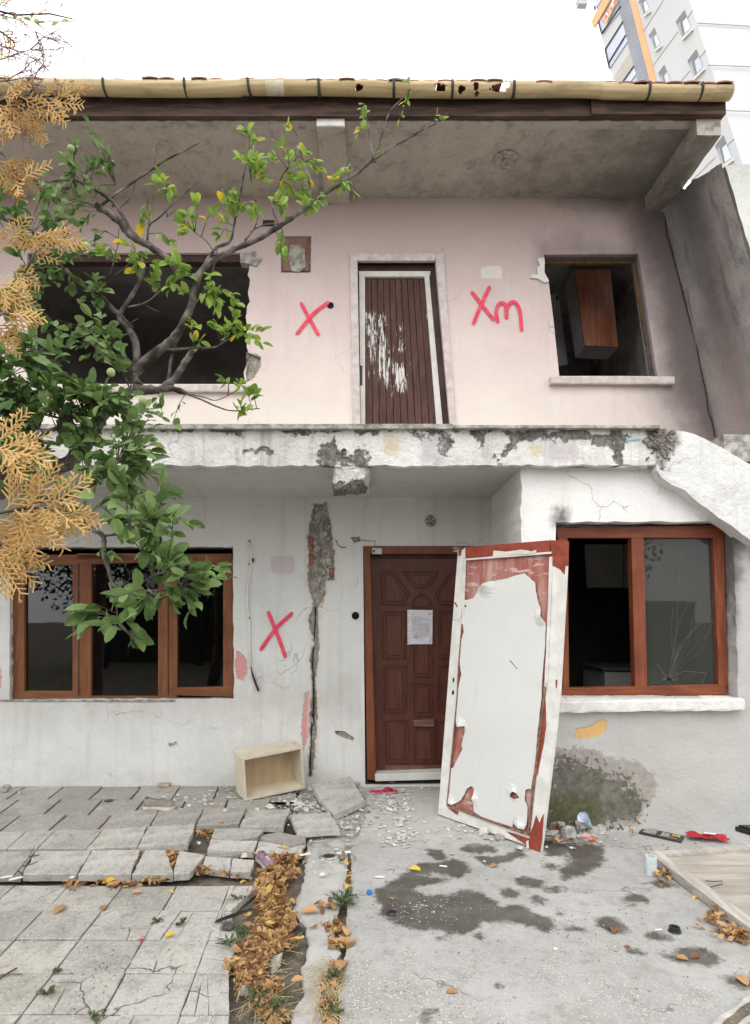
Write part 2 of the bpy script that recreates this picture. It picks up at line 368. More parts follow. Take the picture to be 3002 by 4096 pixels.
def plank():
    t = NT('peeling_plank_door'); x = t.n('ShaderNodeSeparateXYZ'); t.put(x.inputs[0], t.tc)
    g = t.noise(1, 6, .65, .5, vec=t.vec((36,36,4))); c = t.mix(t.rng(g, .3, .7), (.058,.026,.022), (.115,.058,.048))
    v = t.math('ADD', t.attr('white'), t.math('MULTIPLY', t.math('SUBTRACT', t.noise(1, 8, .75, .4, vec=t.vec((40,40,7))), .5), .55))
    k = t.rng(v, -.004, .01); c = t.mix(k, c, (.66,.65,.62)); t.bump(t.math('ADD', t.math('MULTIPLY', g, .4), t.math('MULTIPLY', k, .5)), .003); return t.fin(c, .65, .25)
M['plank'] = plank()
def redpanel():
    t = NT('stripped_red_panel'); n = t.noise(6, 6, .6, .4, vec=t.vec((3,3,.6))); c = t.mix(t.rng(n, .4, .75), (.34,.11,.085), (.50,.33,.30))
    c = t.mix(t.rng(t.noise(1, 7, .7, vec=t.vec((8,8,26))), .54, .68), c, (.58,.48,.45)); t.bump(n, .001); return t.fin(c, .6, .3)
M['redpanel'] = redpanel()
def gutter_mat():
    t = NT('yellowed_gutter_plastic'); c = t.mix(t.rng(t.noise(1.5, 5), .35, .7), (.47,.35,.18), (.56,.45,.27))
    c = t.mix(t.rng(t.noise(1, 6, .7, vec=t.vec((2,9,9))), .46, .75, 0, .75), c, (.22,.15,.08)); t.bump(t.noise(8, 3), .002); return t.fin(c, .45, .4)
M['gutter'] = gutter_mat()
def glass(name, tint, k=1.0):
    t = NT(name); t.t.nodes.remove(t.b); tr = t.n('ShaderNodeBsdfTransparent'); tr.inputs[0].default_value = (*tint, 1)
    g = t.n('ShaderNodeBsdfGlossy'); g.inputs['Roughness'].default_value = .015; g.inputs[0].default_value = (.95,.97,1,1)
    bp = t.n('ShaderNodeBump'); bp.inputs['Distance'].default_value = .0002; t.put(bp.inputs['Height'], t.noise(3, 2)); t.put(g.inputs['Normal'], bp.outputs[0])
    fr = t.n('ShaderNodeFresnel'); fr.inputs[0].default_value = 1.6
    m = t.n('ShaderNodeMixShader'); t.put(m.inputs[0], t.math('MULTIPLY', fr.outputs[0], k)); t.t.links.new(tr.outputs[0], m.inputs[1]); t.t.links.new(g.outputs[0], m.inputs[2]); t.t.links.new(m.outputs[0], t.out.inputs[0])
    return t.m
M['glass'] = glass('window_glass', (.55,.57,.56), .9)
M['dusty_glass'] = glass('dusty_glass', (.45,.46,.44), .45)
def dusty():
    t_ = M['dusty_glass'].node_tree; o_ = [n for n in t_.nodes if n.type == 'OUTPUT_MATERIAL'][0]; src = o_.inputs[0].links[0].from_socket
    d_ = t_.nodes.new('ShaderNodeBsdfDiffuse'); d_.inputs[0].default_value = (.50,.52,.47,1); x_ = t_.nodes.new('ShaderNodeMixShader'); x_.inputs[0].default_value = .07; t_.links.new(src, x_.inputs[1]); t_.links.new(d_.outputs[0], x_.inputs[2]); t_.links.new(x_.outputs[0], o_.inputs[0])
dusty()
def crackm():
    t = NT('glass_crack'); t.fin((.16,.17,.17), .4); return t.m
M['crack'] = crackm()

# ---------------------------------------------------------------- the house
YW, YR, YS, YE, YG = 5.20, 4.15, 4.05, 4.32, 4.22      # back wall, projecting right wall, slab edge, eaves, gutter
house = thing('house', (0, YW, 0), 'two storey derelict house, pink above and white below, with a flaking balcony slab', 'house')
ZS0 = at(1500, 1862, YS).z; ZS1 = at(1500, 1724, YS).z; ZC = at(1500, 1698, YS-.03).z
ZSOF = at(1500, 792, YW).z
XR = at(2085, 1950, YR).x       # left edge of the projecting wall
print('Z', ZS0, ZS1, ZC, ZSOF, XR)

# openings
win_l = xz([(38,2190),(933,2188),(936,2795),(40,2798)], YW)
win_l_r = rag(win_l, .006, .06, 3)
door_hole = xz([(1453,2184),(1925,2184),(1925,3135),(1462,3140)], YW)
strip = [(1380,240),(1440,232),(1458,300),(1466,345),(1480,440),(1482,572),(1440,575),(1433,640),(1402,690),(1398,760),(1404,870),(1398,960),(1388,1000),(1394,1100),(1392,1211)]
strip_l = [(1374,1211),(1378,1000),(1366,930),(1386,850),(1362,745),(1388,690),(1352,600),(1356,520),(1352,370),(1368,300)]
sq_ = lambda L: [(1412 + (x-1412)*.86, y) if y < 640 else (x, y) for x, y in L]
stripP = xz(sq_(strip), YW, a5) + xz([(1396,60),(1394,130),(1386,200),(1374,335),(1360,335),(1364,240),(1368,100),(1374,0)], YW, z1) + xz(sq_(strip_l), YW, a5)
stripP = rag(stripP, .009, .025, 5)
small_peels = [rag(xz([(1545,385),(1585,380),(1590,402),(1560,410)], YW, a5), .004, .03, 6),
               rag(xz([(1475,135),(1520,138),(1560,165),(1558,180),(1510,165),(1480,150)], YW, z1), .004, .03, 7)]
pinkA = xz([(1040,885),(1060,890),(1085,910),(1092,990),(1075,1018),(1045,1010),(1036,970)], YW, a5)
pinks = [pinkA, xz([(1408,645),(1430,650),(1422,700),(1404,715)], YW, a5), xz([(1345,1060),(1366,1050),(1366,1260),(1340,1330),(1328,1240)], YW, a5),
         xz([(1380,130),(1400,150),(1394,188),(1384,180)], YW, z1), xz([(1356,530),(1380,545),(1376,590),(1354,580)], YW, a5), xz([(-20,950),(6,955),(6,1060),(-20,1060)], YW, a5)]
patchA = xz([(1193,466),(1299,466),(1297,546),(1194,544)], YW, a5)
greys = [xz([(740,185),(790,180),(785,210),(738,210)], YW, z1), xz([(20,222),(70,212),(110,208),(125,195),(112,214),(60,226)], YW, z1), xz([(620,190),(660,190),(640,196)], YW, z1)]
def A_grey(x, z): return union(*[sdp(x, z, g) for g in greys], -.03 - np.abs(z - .02) * .6, sdp(x, z, stripP) + .016) - .01
def A_pink(x, z): return union(*[sdp(x, z, g) for g in pinks])
def A_patch(x, z): return sdp(x, z, patchA)
def A_stain(x, z): return np.maximum(.25 - np.abs(z - .75) * .9, .15 - z * 1.3) - .12 + .25 * np.clip((z - 2.2) * 1.2, 0, 1)
m = MB()
sheet(m, [(-6.5, -.08), (XR + .02, -.08), (XR + .02, ZS0 + .03), (-6.5, ZS0 + .03)], [win_l_r, door_hole], [stripP] + small_peels, YW, .045, .12, .02, .006,
      dict(grey=A_grey, rim=lambda x, z: sdp(x, z, stripP) + .034, pink=A_pink, patch=A_patch, stain=A_stain), seed=1)
m.build('lower_wall', M['lower'], house, smooth=False)
m = MB()
sheet(m, [(-6.5, -.08), (XR + .02, -.08), (XR + .02, ZS0 + .03), (-6.5, ZS0 + .03)], [[(x, z) for x, z in win_l], door_hole], [], YW + .025, .05, .2, 0, .012, seed=2)
m.build('masonry_core', M['masonry'], house)
# dark gap of the long crack, brick edges and broken concrete inside the strip
m = MB()
cp = [at(*a5(*p), YW + .0235) for p in [(1392,690),(1390,760),(1384,850),(1378,960),(1384,1100),(1380,1211)]] + [at(*z1(*p), YW + .0235) for p in [(1380,30),(1376,100),(1370,200),(1368,335)]]
ribbon(m, cp, .010, Vector((0,-1,0)), .012, .6, 4, False); m.build('wall_crack', M['hole'], house)
m = MB(); rnd = random.Random(8)
for i in range(46):
    yv = rnd.uniform(250, 640); uu = rnd.uniform(1385, 1455) if yv < 560 else rnd.uniform(1385, 1425)
    p = at(*a5(uu, yv), YW + .012); r = rnd.uniform(.012, .035)
    q = [p + Vector((r*math.cos(a)*rnd.uniform(.6,1.1), rnd.uniform(-.004,.004), r*1.3*math.sin(a)*rnd.uniform(.6,1.1))) for a in (0,1,2.1,3.2,4.3,5.2)]
    m.prism(q, (0, .02, 0))
m.build('broken_plaster', M['cement'], house)
m = MB()
for x_, y0, y1 in ((1372,385,440),(1373,455,505),(1460,520,558)):
    m = MB(); p = [at(*a5(x_-8, y0), YW+.004), at(*a5(x_+9, y0), YW+.004), at(*a5(x_+9, y1), YW+.004), at(*a5(x_-8, y1), YW+.004)]; m.prism([(a, YW + .006, b) for a, b in rag([(q.x, q.z) for q in p], .004, .02, int(y0))], (0,.018,0)); m.build('brick', bpy.data.materials.get('red_brick') or plain('red_brick', (.27,.12,.08), .95, .4, 30, .008), house)

# balcony slab
def SG(pts): return xz(pts, YS, a4)
slab_grey = [SG([(600,900),(960,905),(1010,960),(930,942),(700,932),(600,985),(540,1040),(590,960)]), SG([(1042,895),(1082,895),(1087,1050),(1045,1050)]), SG([(930,925),(1040,925),(1035,985),(960,970)]),
             SG([(-60,898),(330,900),(330,915),(-60,908)]), SG([(300,915),(350,905),(340,960),(310,1000),(290,970)]), SG([(440,905),(500,905),(470,950)])]
sg_l = [xz(p, YS, a3) for p in ([(1425,990),(1470,960),(1500,1010),(1560,1010),(1600,985),(1650,1040),(1650,1060),(1440,1060),(1400,1030)], [(1050,1000),(1130,985),(1200,1000),(1130,992),(1060,1004)], [(690,893),(1660,893),(1660,903),(690,905)])]
slab_soot = [SG([(1190,890),(1330,900),(1332,960),(1290,985),(1270,1015),(1245,960),(1200,940)])]
slab_cream = [SG([(680,972),(742,970),(738,1020),(690,1018)]), SG([(40,915),(115,925),(110,1015),(40,1010)])]
slab_blue = [SG([(1092,938),(1205,946),(1200,954),(1092,951)]), SG([(895,958),(960,962),(950,966),(895,964)])]
slab_lilac = [SG([(200,930),(310,940),(300,1040),(200,1040)]), SG([(760,960),(900,960),(900,1040),(760,1040)])]
XS1 = at(2650, 1790, YS).x
m = MB(); f_ = lambda L, o=0: (lambda x, z: union(*[sdp(x, z, g) for g in L]) + o)
outl = rag([(-6.5, ZS0), (XS1, ZS0)], .010, .05, 11, False) + rag([(XS1, ZS1 + .01), (-6.5, ZS1 + .01)], .004, .06, 12, False)
sheet(m, outl, [], [], YS, .035, .1, .02, .010, dict(grey=f_(slab_grey + sg_l), cream=f_(slab_cream), blue=f_(slab_blue), lilac=f_(slab_lilac), soot=f_(slab_soot)), edge=.06, seed=5)
m.build('balcony_edge', M['slab'], house)
m = MB()
def grid_h(m, x0, x1, y0, y1, z, step, wav, at_f, up=False):
    nx, ny = max(2, int((x1-x0)/step)), max(2, int((y1-y0)/step)); X, Y = np.meshgrid(np.linspace(x0, x1, nx), np.linspace(y0, y1, ny)); X = X.ravel(); Y = Y.ravel()
    vs = [(a, b, z + wav * mnoise.noise(Vector((a*2, b*2, 5)))) for a, b in zip(X, Y)]
    fs = []
    for j in range(ny-1):
        for i in range(nx-1):
            q = (j*nx+i, j*nx+i+1, (j+1)*nx+i+1, (j+1)*nx+i); fs.append(q if up else q[::-1])
    m.add(vs, fs, **{k: g(X, Y) for k, g in at_f.items()})
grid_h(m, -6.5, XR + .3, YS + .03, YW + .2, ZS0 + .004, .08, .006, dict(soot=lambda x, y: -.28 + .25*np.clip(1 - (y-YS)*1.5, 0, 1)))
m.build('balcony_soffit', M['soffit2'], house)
m = MB()   # coping: two lengths, slightly offset
for x0, x1, dzz, dy in ((-6.5, at(1812,1710,YS).x, 0, 0), (at(1816,1710,YS).x, at(2628,1710,YS).x, -.012, -.012)):
    n = int((x1-x0)/.06); vs = []
    for i in range(n+1):
        x = x0 + (x1-x0)*i/n; w = .004*mnoise.noise(Vector((x*9, 1, 2))); q = .003*mnoise.noise(Vector((x*23, 4, 2)))
        vs += [(x, YS-.04+dy+w, ZS1+.006+q), (x, YS-.04+dy+w*1.5, ZC+dzz+w), (x, YS-.034+dy, ZC+dzz+.003+q), (x, YW+.1, ZC+dzz+.003), (x, YW+.1, ZS1+.006)]
    m.add(vs, [(i*5+a, (i+1)*5+a, (i+1)*5+(a+1) % 5, i*5+(a+1) % 5) for i in range(n) for a in range(5)] + [(0,1,2,3,4), tuple(n*5+a for a in (4,3,2,1,0))])
m.build('balcony_coping', M['cement'], house)
# broken beam stub hanging under the slab
m = MB(); rnd = random.Random(3)
prof = [(1325,1862),(1478,1862),(1476,1905),(1462,1925),(1420,1955),(1375,1962),(1345,1985),(1330,1992)]
NST = 11; ringsz = []
for j in range(NST):
    t = j/(NST-1); yy_ = YS + (.004, .018, .045)[j] if j < 3 else YS + .03 + t*.60
    ringsz.append([Vector((at(u, v, YS).x, yy_, max(at(u, v, YS).z, ZS0 - .21 + .16*t) if v > 1880 else ZS0 + .08)) for u, v in prof])
subd = []
for jr_, rg in enumerate(ringsz):
    q = []; cen_ = sum(rg, Vector())/len(rg); sc_ = (.45, .82, .96)[jr_] if jr_ < 3 else 1.0; rg = [cen_ + (p_ - cen_)*sc_ for p_ in rg]
    for p_ in rg: p_.y += (-.0, .03, 0)[jr_]*0 if jr_ < 3 else 0
    for i in range(len(rg)):
        a, b = rg[i], rg[(i+1) % len(rg)]
        for k in range(5):
            p = a.lerp(b, k/5); nv = mnoise.noise_vector(p*11)*.026 + mnoise.noise_vector(p*40)*.012; q.append(p + nv)
    subd.append(q)
n_ = len(subd[0]); m.add([p for q in subd for p in q], [(j*n_+i, j*n_+(i+1) % n_, (j+1)*n_+(i+1) % n_, (j+1)*n_+i) for j in range(NST-1) for i in range(n_)] + [tuple(range(n_))[::-1]],
      soot=[(.05 if (p.z < ZS0 - .10) else -.2) for q in subd for p in q])  # concrete coloured darker on the lower part of the stub
stub_mat = plaster('broken_beam_concrete', (.74,.73,.71), (.66,.65,.62), [dict(k='soot', s=16, a=.25, w=.05, c=(.25,.235,.215), c2=(.09,.085,.08), cs=40, h=-1)], bumpd=.02, fine=.6, dirt=.35)
m.build('beam_stub', stub_mat, house, smooth=False)
m = MB(); c = at(1378, 1808, YS); m.tube([c + Vector((0,-.03,0)), c + Vector((0,.03,0))], .018, 14, cap=False); m.tube([c + Vector((0,-.012,0)), c + Vector((0,.0,0))], .011, 12)
m.build('drain_spout', M['cement'], house)

m = MB(); rnd = random.Random(9)
for i in range(130):
    u, v = rnd.gauss(2650, 30), rnd.gauss(1768, 38)
    if v < 1715: v = 1715 + rnd.random()*20
    p = at(u, v, YS - .013 - rnd.uniform(0,.006)); rr_ = rnd.uniform(.006,.022); m.prism([p + Vector((rr_*math.cos(a)*rnd.uniform(.6,1.2), rnd.uniform(-.008,.008), rr_*math.sin(a)*rnd.uniform(.6,1.2))) for a in (0,1,2.1,3.2,4.3,5.2)], (0,.05,0))
m.build('crumbling_corner', plain('dark_crumbling_concrete', (.20,.185,.165), .95, .55, 22, .012), house)

# projecting right wall with window
win_r = xz([(2224,2088),(2935,2086),(2956,2792),(2240,2792)], YR)
win_rr = rag(win_r, .006, .06, 13)
mossP = xz([(745,555),(750,400),(770,270),(850,250),(960,290),(1100,340),(1180,440),(1185,500),(1150,540),(800,560)], YR, z2)
greenP = xz([(745,560),(750,440),(850,415),(980,440),(1010,480),(960,560)], YR, z2)
dampP = xz([(730,200),(880,215),(1130,250),(1240,320),(1245,400),(1190,460),(1180,560),(730,560)], YR, z2)
yelP = [xz([(873,160),(880,130),(960,110),(1000,75),(1022,100),(1020,135),(960,165),(900,172)], YR, z2), xz([(900,183),(912,183),(908,193)], YR, z2), xz([(1050,380),(1068,382),(1064,395),(1052,393)], YR, z2), xz([(960,295),(975,295),(970,308)], YR, z2)]
sootP = [xz([(800,250),(855,255),(850,320),(790,330)], YR, a6), xz([(1440,318),(1620,318),(1620,420),(1560,1040),(1548,1040),(1540,345)], YR, a6)]
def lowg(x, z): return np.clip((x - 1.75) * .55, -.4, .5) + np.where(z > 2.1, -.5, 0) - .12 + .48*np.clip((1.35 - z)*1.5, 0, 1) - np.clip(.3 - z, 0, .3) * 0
m = MB()
ru = rag([(XR, -.08), (XR, ZS0 + .01)], .008, .05, 21, False)
sheet(m, [(XR, -.08)] + [(6.5, -.08), (6.5, ZS0 + .01)] + ru[::-1][:-1], [win_rr], [], YR, .035, .26, .02, .012,
      dict(moss=f_([mossP], -.005), green=f_([greenP], .01), damp=f_([dampP]), yellow=f_(yelP), lowgrey=lowg, soot=f_(sootP)), seed=7)
lp = np.array(ru); n_ = len(ru)      # its left return face, back to the house wall
K = 14; vs = []
for (x, z) in ru:
    for k in range(K): vs.append((x + (.006*mnoise.noise(Vector((k*.3, z*3, 2))) if k else 0), YR + (YW - YR + .01)*k/(K-1), z))
wvy = lambda x, z: YR + .012 * mnoise.noise(Vector((x*1.7, z*1.7, 10))) + .006 * mnoise.noise(Vector((x*6, z*6, 16)))
for i, (x, z) in enumerate(ru): vs[i*K] = (x, wvy(x, z), z)
m.add(vs, [(i*K+k, (i+1)*K+k, (i+1)*K+k+1, i*K+k+1) for i in range(n_-1) for k in range(K-1)], lowgrey=-1.0, moss=-1.0, green=-1.0, damp=-1.0, yellow=-1.0, soot=-1.0)
for k_ in ('moss', 'green', 'damp', 'yellow', 'lowgrey', 'soot'):
    pass
m.build('right_wall', M['right'], house)
# right window
def quadprism(m, q, Y, d, f=None, **k): m.prism([at(*(f(*p) if f else p), Y) for p in q], (0, d, 0), **k)
YF = YR + .10
wr = thing('window_tmp', (0,0,0), '', '') if False else None
def window_frame(name, rails, stiles, Y, d, mats, f=None, label=None):
    mm = MB()
    for q in stiles: quadprism(mm, q, Y, d, f, mi=0)
    for q in rails: quadprism(mm, q, Y - .003, d, f, mi=1)
    o = mm.build(name, mats, house, bevel=.003); 
    if label: o['label'] = label
    return o
wr_ = window_frame('window', [[(800,342),(1545,330),(1543,386),(806,386)], [(826,1048),(1545,1032),(1550,1076),(822,1088)]],
    [[(808,380),(848,380),(856,1050),(830,1052)], [(1129,380),(1184,380),(1200,1040),(1146,1044)], [(1490,380),(1536,380),(1554,1040),(1515,1040)]], YF, .07, [M['red_wood'], M['red_wood_x']], a6, 'red brown wooden window with one pane missing and one pane cracked')
m = MB(); quadprism(m, [(1180,384),(1495,384),(1518,1038),(1198,1042)], YF + .035, .004, a6)
pane = m.build('pane', M['dusty_glass'], wr_)
m = MB(); rnd = random.Random(5); hub = (1295,1008); nn = Vector((0,-1,0))
rays = [[(1330,880),(1400,790),(1452,755)],[(1340,900),(1372,830),(1420,760)],[(1320,850),(1345,740),(1390,640),(1428,575)],[(1318,900),(1325,800),(1336,620),(1345,480),(1368,415)],
        [(1340,940),(1420,850),(1480,800)],[(1345,960),(1440,880),(1510,690)],[(1320,930),(1300,820),(1310,700)],[(1340,930),(1380,860),(1410,700)],[(1250,1020),(1205,1030)],[(1310,900),(1350,850),(1480,720),(1500,610)],
        [(1360,975),(1460,980),(1440,1025)],[(1310,960),(1330,900),(1350,860)],[(1270,985),(1240,940)],[(1305,980),(1342,870)],[(1300,960),(1316,880)]]
for i, r_ in enumerate(rays):
    p = [at(*a6(*q), YF + .033) for q in [hub] + r_]; p = [a + Vector((rnd.uniform(-1,1)*.004, 0, rnd.uniform(-1,1)*.004)) for a in p]
    ribbon(m, p, .0011 if i < 10 else .002, nn, 0, .5, i, False)
for i in range(16):
    a = rnd.uniform(0, 6.3); r0, r1 = .02, rnd.uniform(.03, .07); c = at(*a6(*hub), YF + .033)
    ribbon(m, [c + Vector((math.cos(a)*r0, 0, math.sin(a)*r0)), c + Vector((math.cos(a)*r1, 0, math.sin(a)*r1))], .002, nn, 0, .5, i, False)
m.build('glass_crack', M['crack'], wr_)
m = MB(); c = at(*a6(*hub), YF + .031); m.prism([c + Vector((.018*math.cos(a)*s, 0, .014*math.sin(a)*s)) for a, s in ((0,1),(1,.7),(2,1.2),(3,.8),(4,1.1),(5.2,.7))], (0,.001,0)); m.build('bullet_hole', M['hole'], wr_)
bpy.data.objects['bullet_hole'].name = 'glass_hole'
# sill
def wavy_box(m, x0, x1, y0, y1, z0, z1, step=.05, amp=.004, seed=0, tilt=0.0):
    n = max(2, int((x1-x0)/step)); vs = []
    for i in range(n+1):
        x = x0 + (x1-x0)*i/n; g = lambda k: amp*mnoise.noise(Vector((x*11, k*3.7, seed))); zt = tilt*(x-x0)
        vs += [(x+ (g(5)*2 if i in (0,n) else 0), y0+g(1)+.004, z0+g(2)+zt), (x, y0+g(3), z0+.012+zt), (x, y0+g(3), z1-.010+g(4)+zt), (x, y0+.008, z1+g(4)+zt), (x, y1, z1+g(5)+zt), (x, y1, z0+zt)]
    m.add(vs, [(i*6+a, (i+1)*6+a, (i+1)*6+(a+1) % 6, i*6+(a+1) % 6) for i in range(n) for a in range(6)] + [(0,1,2,3,4,5)[::-1], tuple(n*6+a for a in range(6))])
m = MB(); a_, b_ = at(2238, 2848, YR-.06), at(2980, 2798, YR-.06)
wavy_box(m, a_.x, b_.x, YR-.06, YR+.2, at(2238,2850,YR-.06).z, at(2238,2805,YR-.06).z, .04, .009, 3, .012); m.build('window_sill', M['white_cement'], house)
m = MB()  # rotten filler on the sill under the frame
rnd = random.Random(14)
for i in range(26):
    u = rnd.uniform(2250, 2890); p = at(u, 2790, YF - .02); r = rnd.uniform(.01,.035)
    m.prism([p + Vector((r*math.cos(a)*1.6*rnd.uniform(.6,1), 0, .45*r*math.sin(a)*rnd.uniform(.6,1.1))) for a in (0,1,2.1,3.2,4.3,5.2)], (0,.05,0))
m.build('crumbling_filler', M['white_cement'], house)

# upper wall
uw_win = xz([(110,1012),(1003,1012),(985,1536),(110,1536)], YW)
uw_win = [uw_win[0]] + rag(uw_win[1:3], .02, .05, 31, False) + [uw_win[3]]
uw_door = xz([(1430,1042),(1742,1042),(1806,1760),(1444,1760)], YW)
uw_win2 = xz([(2177,1018),(2555,1016),(2630,1504),(2238,1504),(2216,1290),(2196,1127),(2180,1120)], YW)
ventP = xz([(1124,943),(1246,943),(1244,1091),(1124,1091)], YW)
tear = rag(xz([(1085,560),(1150,580),(1150,620),(1120,670),(1084,695)], YW, a3), .006, .03, 33)
tear = [p for p in tear]
corner = [(at(2640,790,YW).x, ZSOF + .25), (at(2662,870,YW).x, at(2662,870,YW).z), (at(2740,1180,YW).x, at(2740,1180,YW).z), (at(2810,1500,YW).x, at(2810,1500,YW).z), (at(2878,1760,YW).x, at(2878,1760,YW).z), (at(2885,1800,YW).x, ZS0)]
def jag(l, amp, seed): return rag(l, amp, .04, seed, False)
edgeR = jag(corner, .010, 41)
sootL = [xz([(740,80),(1160,80),(1260,300),(1300,660),(1240,660),(1180,130),(745,130)], YW, a4)]
def U_soot(x, z):
    ed = np.interp(z, [corner[-1][1], corner[0][1]], [corner[-1][0], corner[0][0]])
    return union(.50 - (ed - x)*.95 - np.clip(3.5 - z, 0, 2)*.3, sdp(x, z, sootL[0]) + .05, .28 - (ZSOF - z)*1.6 - np.clip(2.3 - x, 0, 9)*.35) - .12
def U_cream(x, z): return .55 - (z - 2.9)*.75 - np.clip(x - 1.0, 0, 9)*.30
def U_mauve(x, z): return (z - 4.45)*.9
U_gr = [xz([(1104,560),(1150,575),(1150,625),(1118,680),(1085,695)], YW, a3)]
U_pt = [xz([(465,180),(520,180),(522,178),(558,182),(560,235),(468,235)], YW, a4), xz([(1352,175),(1400,180),(1398,190),(1352,188)], YW, a3), xz([(1425,178),(1455,180),(1452,190),(1425,188)], YW, a3), xz([(760,745),(810,745),(820,800),(790,810)], YW, a4)]
U_ye = [xz([(1140,600),(1154,620),(1125,670),(1095,690),(1120,655)], YW, a3)]
m = MB()
outer = [(-6.5, ZS0 + .2)] + [(edgeR[-1][0], ZS0 + .2)] + edgeR[::-1][1:] + [(-6.5, ZSOF + .25)]
sheet(m, outer, [uw_win, uw_door, uw_win2], [ventP, tear], YW, .045, .16, .03, .004, dict(soot=U_soot, cream=U_cream, mauve=U_mauve, grey=f_(U_gr), patch=f_(U_pt), yellow=f_(U_ye)), seed=9)
m.build('upper_wall', M['upper'], house)
m = MB(); sheet(m, outer, [uw_win, uw_door, uw_win2], [], YW + .04, .1, .1, 0, .006, seed=3); m.build('upper_masonry', M['masonry'], house)
# vent recess contents
m = MB(); quadprism(m, [(1132,952),(1238,952),(1236,1083),(1132,1083)], YW + .022, .01); m.build('vent_recess', wood('vent_brown', (.20,.10,.075), (.30,.17,.14), 'z', .8), house)
m = MB(); rg = rag(xz([(1280,85),(1325,80),(1345,110),(1348,180),(1320,205),(1285,200),(1270,140)], YW, a3), .006, .03, 4); m.prism([(x, YW + .008, z) for x, z in rg], (0,.013,0)); m.build('mortar_patch', M['cement'], house)
m = MB(); quadprism(m, [(1052,880),(1099,880),(1099,905),(1052,905)], YW - .003, .01); m.build('small_vent', M['dark_jamb'], house)
# timber lintel end and sill of the left window
m = MB(); quadprism(m, [(120,1012),(1030,1012),(1026,1048),(120,1046)], YW + .03, .08); m.build('window_lintel', M['dark_jamb'], house)
m = MB(); rg = rag(xz([(1060,130),(1125,118),(1155,150),(1130,185),(1100,175),(1060,170)], YW, a3), .005, .03, 4); m.prism([(x, YW - .015, z) for x, z in rg], (0,.08,0)); m.build('broken_lintel_end', M['cement'], house)
m = MB(); wavy_box(m, at(100,1550,YW-.04).x, at(988,1550,YW-.04).x, YW-.045, YW+.12, at(500,1566,YW-.04).z, at(500,1538,YW-.04).z, .06, .003, 8); m.build('window_sill', M['pink_sill'], house)
# upper door: raised surround, dark jamb, white frame, plank leaf
m = MB()
for q in ([(1400,1013),(1430,1013),(1444,1760),(1412,1760)], [(1742,1013),(1775,1013),(1832,1760),(1806,1760)], [(1430,1013),(1742,1013),(1742,1042),(1430,1042)]): quadprism(m, q, YW - .022, .03)
m.build('door_surround', M['pink_sill'], house, bevel=.004)
m = MB()
for q in ([(1432,1040),(1745,1040),(1742,1086),(1432,1086)], [(1716,1086),(1745,1086),(1806,1760),(1780,1760)]): quadprism(m, q, YW + .06, .08)
m.build('door_frame', M['dark_jamb'], house)
m = MB()
for q in ([(1436,1084),(1724,1084),(1720,1106),(1437,1106)], [(1437,1104),(1461,1104),(1462,1760),(1444,1760)], [(1699,1104),(1718,1104),(1778,1760),(1752,1760)]): quadprism(m, q, YW + .045, .05)
m.build('door_frame', M['white_wood'], house, bevel=.003)['label'] = 'inner white painted frame of the upper door'
m = MB(); whP = [xz([(10,370),(45,365),(60,500),(75,640),(60,720),(30,660),(5,640)], YW, a4), xz([(-60,350),(10,360),(20,560),(-20,640),(-40,500)], YW, a4), xz([(100,440),(135,420),(130,560),(100,540)], YW, a4), xz([(60,560),(150,600),(145,725),(85,730),(70,640)], YW, a4), xz([(230,250),(245,260),(243,400),(230,380)], YW, a4)]
nb = 10; L0, L1, B0, B1 = 1462, 1700, 1462, 1753
for i in range(nb):
    t0, t1 = i/nb, (i+1)/nb
    P00 = at(L0 + (L1-L0)*t0, 1104, YW+.075); P01 = at(L0 + (L1-L0)*t1, 1104, YW+.075); P10 = at(B0 + (B1-B0)*t0, 1760, YW+.075); P11 = at(B0 + (B1-B0)*t1, 1760, YW+.075)
    n = 40; vs = []; ww = []
    for j in range(n+1):
        a, b = P00.lerp(P10, j/n), P01.lerp(P11, j/n); g = (b-a).normalized()*.004
        for p, dy in ((a, .012), (a+g, 0), (a.lerp(b, .5), 0), (b-g, 0), (b, .012)): vs.append(p + Vector((0, dy, 0))); ww.append((p.x, p.z))
    X = np.array([w[0] for w in ww]); Z = np.array([w[1] for w in ww]); w_ = union(*[sdp(X, Z, g) for g in whP]) - .035
    m.add(vs, [(j*5+k, (j+1)*5+k, (j+1)*5+k+1, j*5+k+1) for j in range(n) for k in range(4)], white=w_)
m.build('upper_door', M['plank'], house)
m = MB(); p = at(1445, 1500, YW + .035); m.box((p.x-.012, p.y, p.z-.09), (p.x+.012, p.y+.02, p.z+.09)); m.build('lock_plate', M['iron'], house, bevel=.003)
# right upper window: sill, remains of the frame, lifted plaster flakes
m = MB(); wavy_box(m, at(2203,1520,YW-.05).x, at(2698,1520,YW-.05).x, YW-.055, YW+.12, at(2203,1534,YW-.05).z, at(2203,1504,YW-.05).z, .05, .004, 9, -.004); m.build('window_sill', M['pink_sill'], house, )
m = MB(); 
for q in ([(748,152),(1145,150),(1145,166),(748,168)], [(1130,150),(1146,152),(1230,640),(1216,640)]): quadprism(m, q, YW + .10, .03, a4)
m.build('window_frame', wood('rotten_frame', (.10,.055,.02), (.30,.18,.06), 'z', .8, 5, .2, (.05,.045,.04)), house)['label'] = 'rotten remains of the small upper window frame'
m = MB(); rg = rag(xz([(715,152),(745,148),(745,215),(764,252),(745,258),(715,240),(682,236),(690,222),(715,225),(712,190),(725,185)], YW, a4), .003, .02, 3); m.prism([(x, YW - .018, z) for x, z in rg], (0,.016,0)); m.build('plaster_flake', M['white_cement'], house)
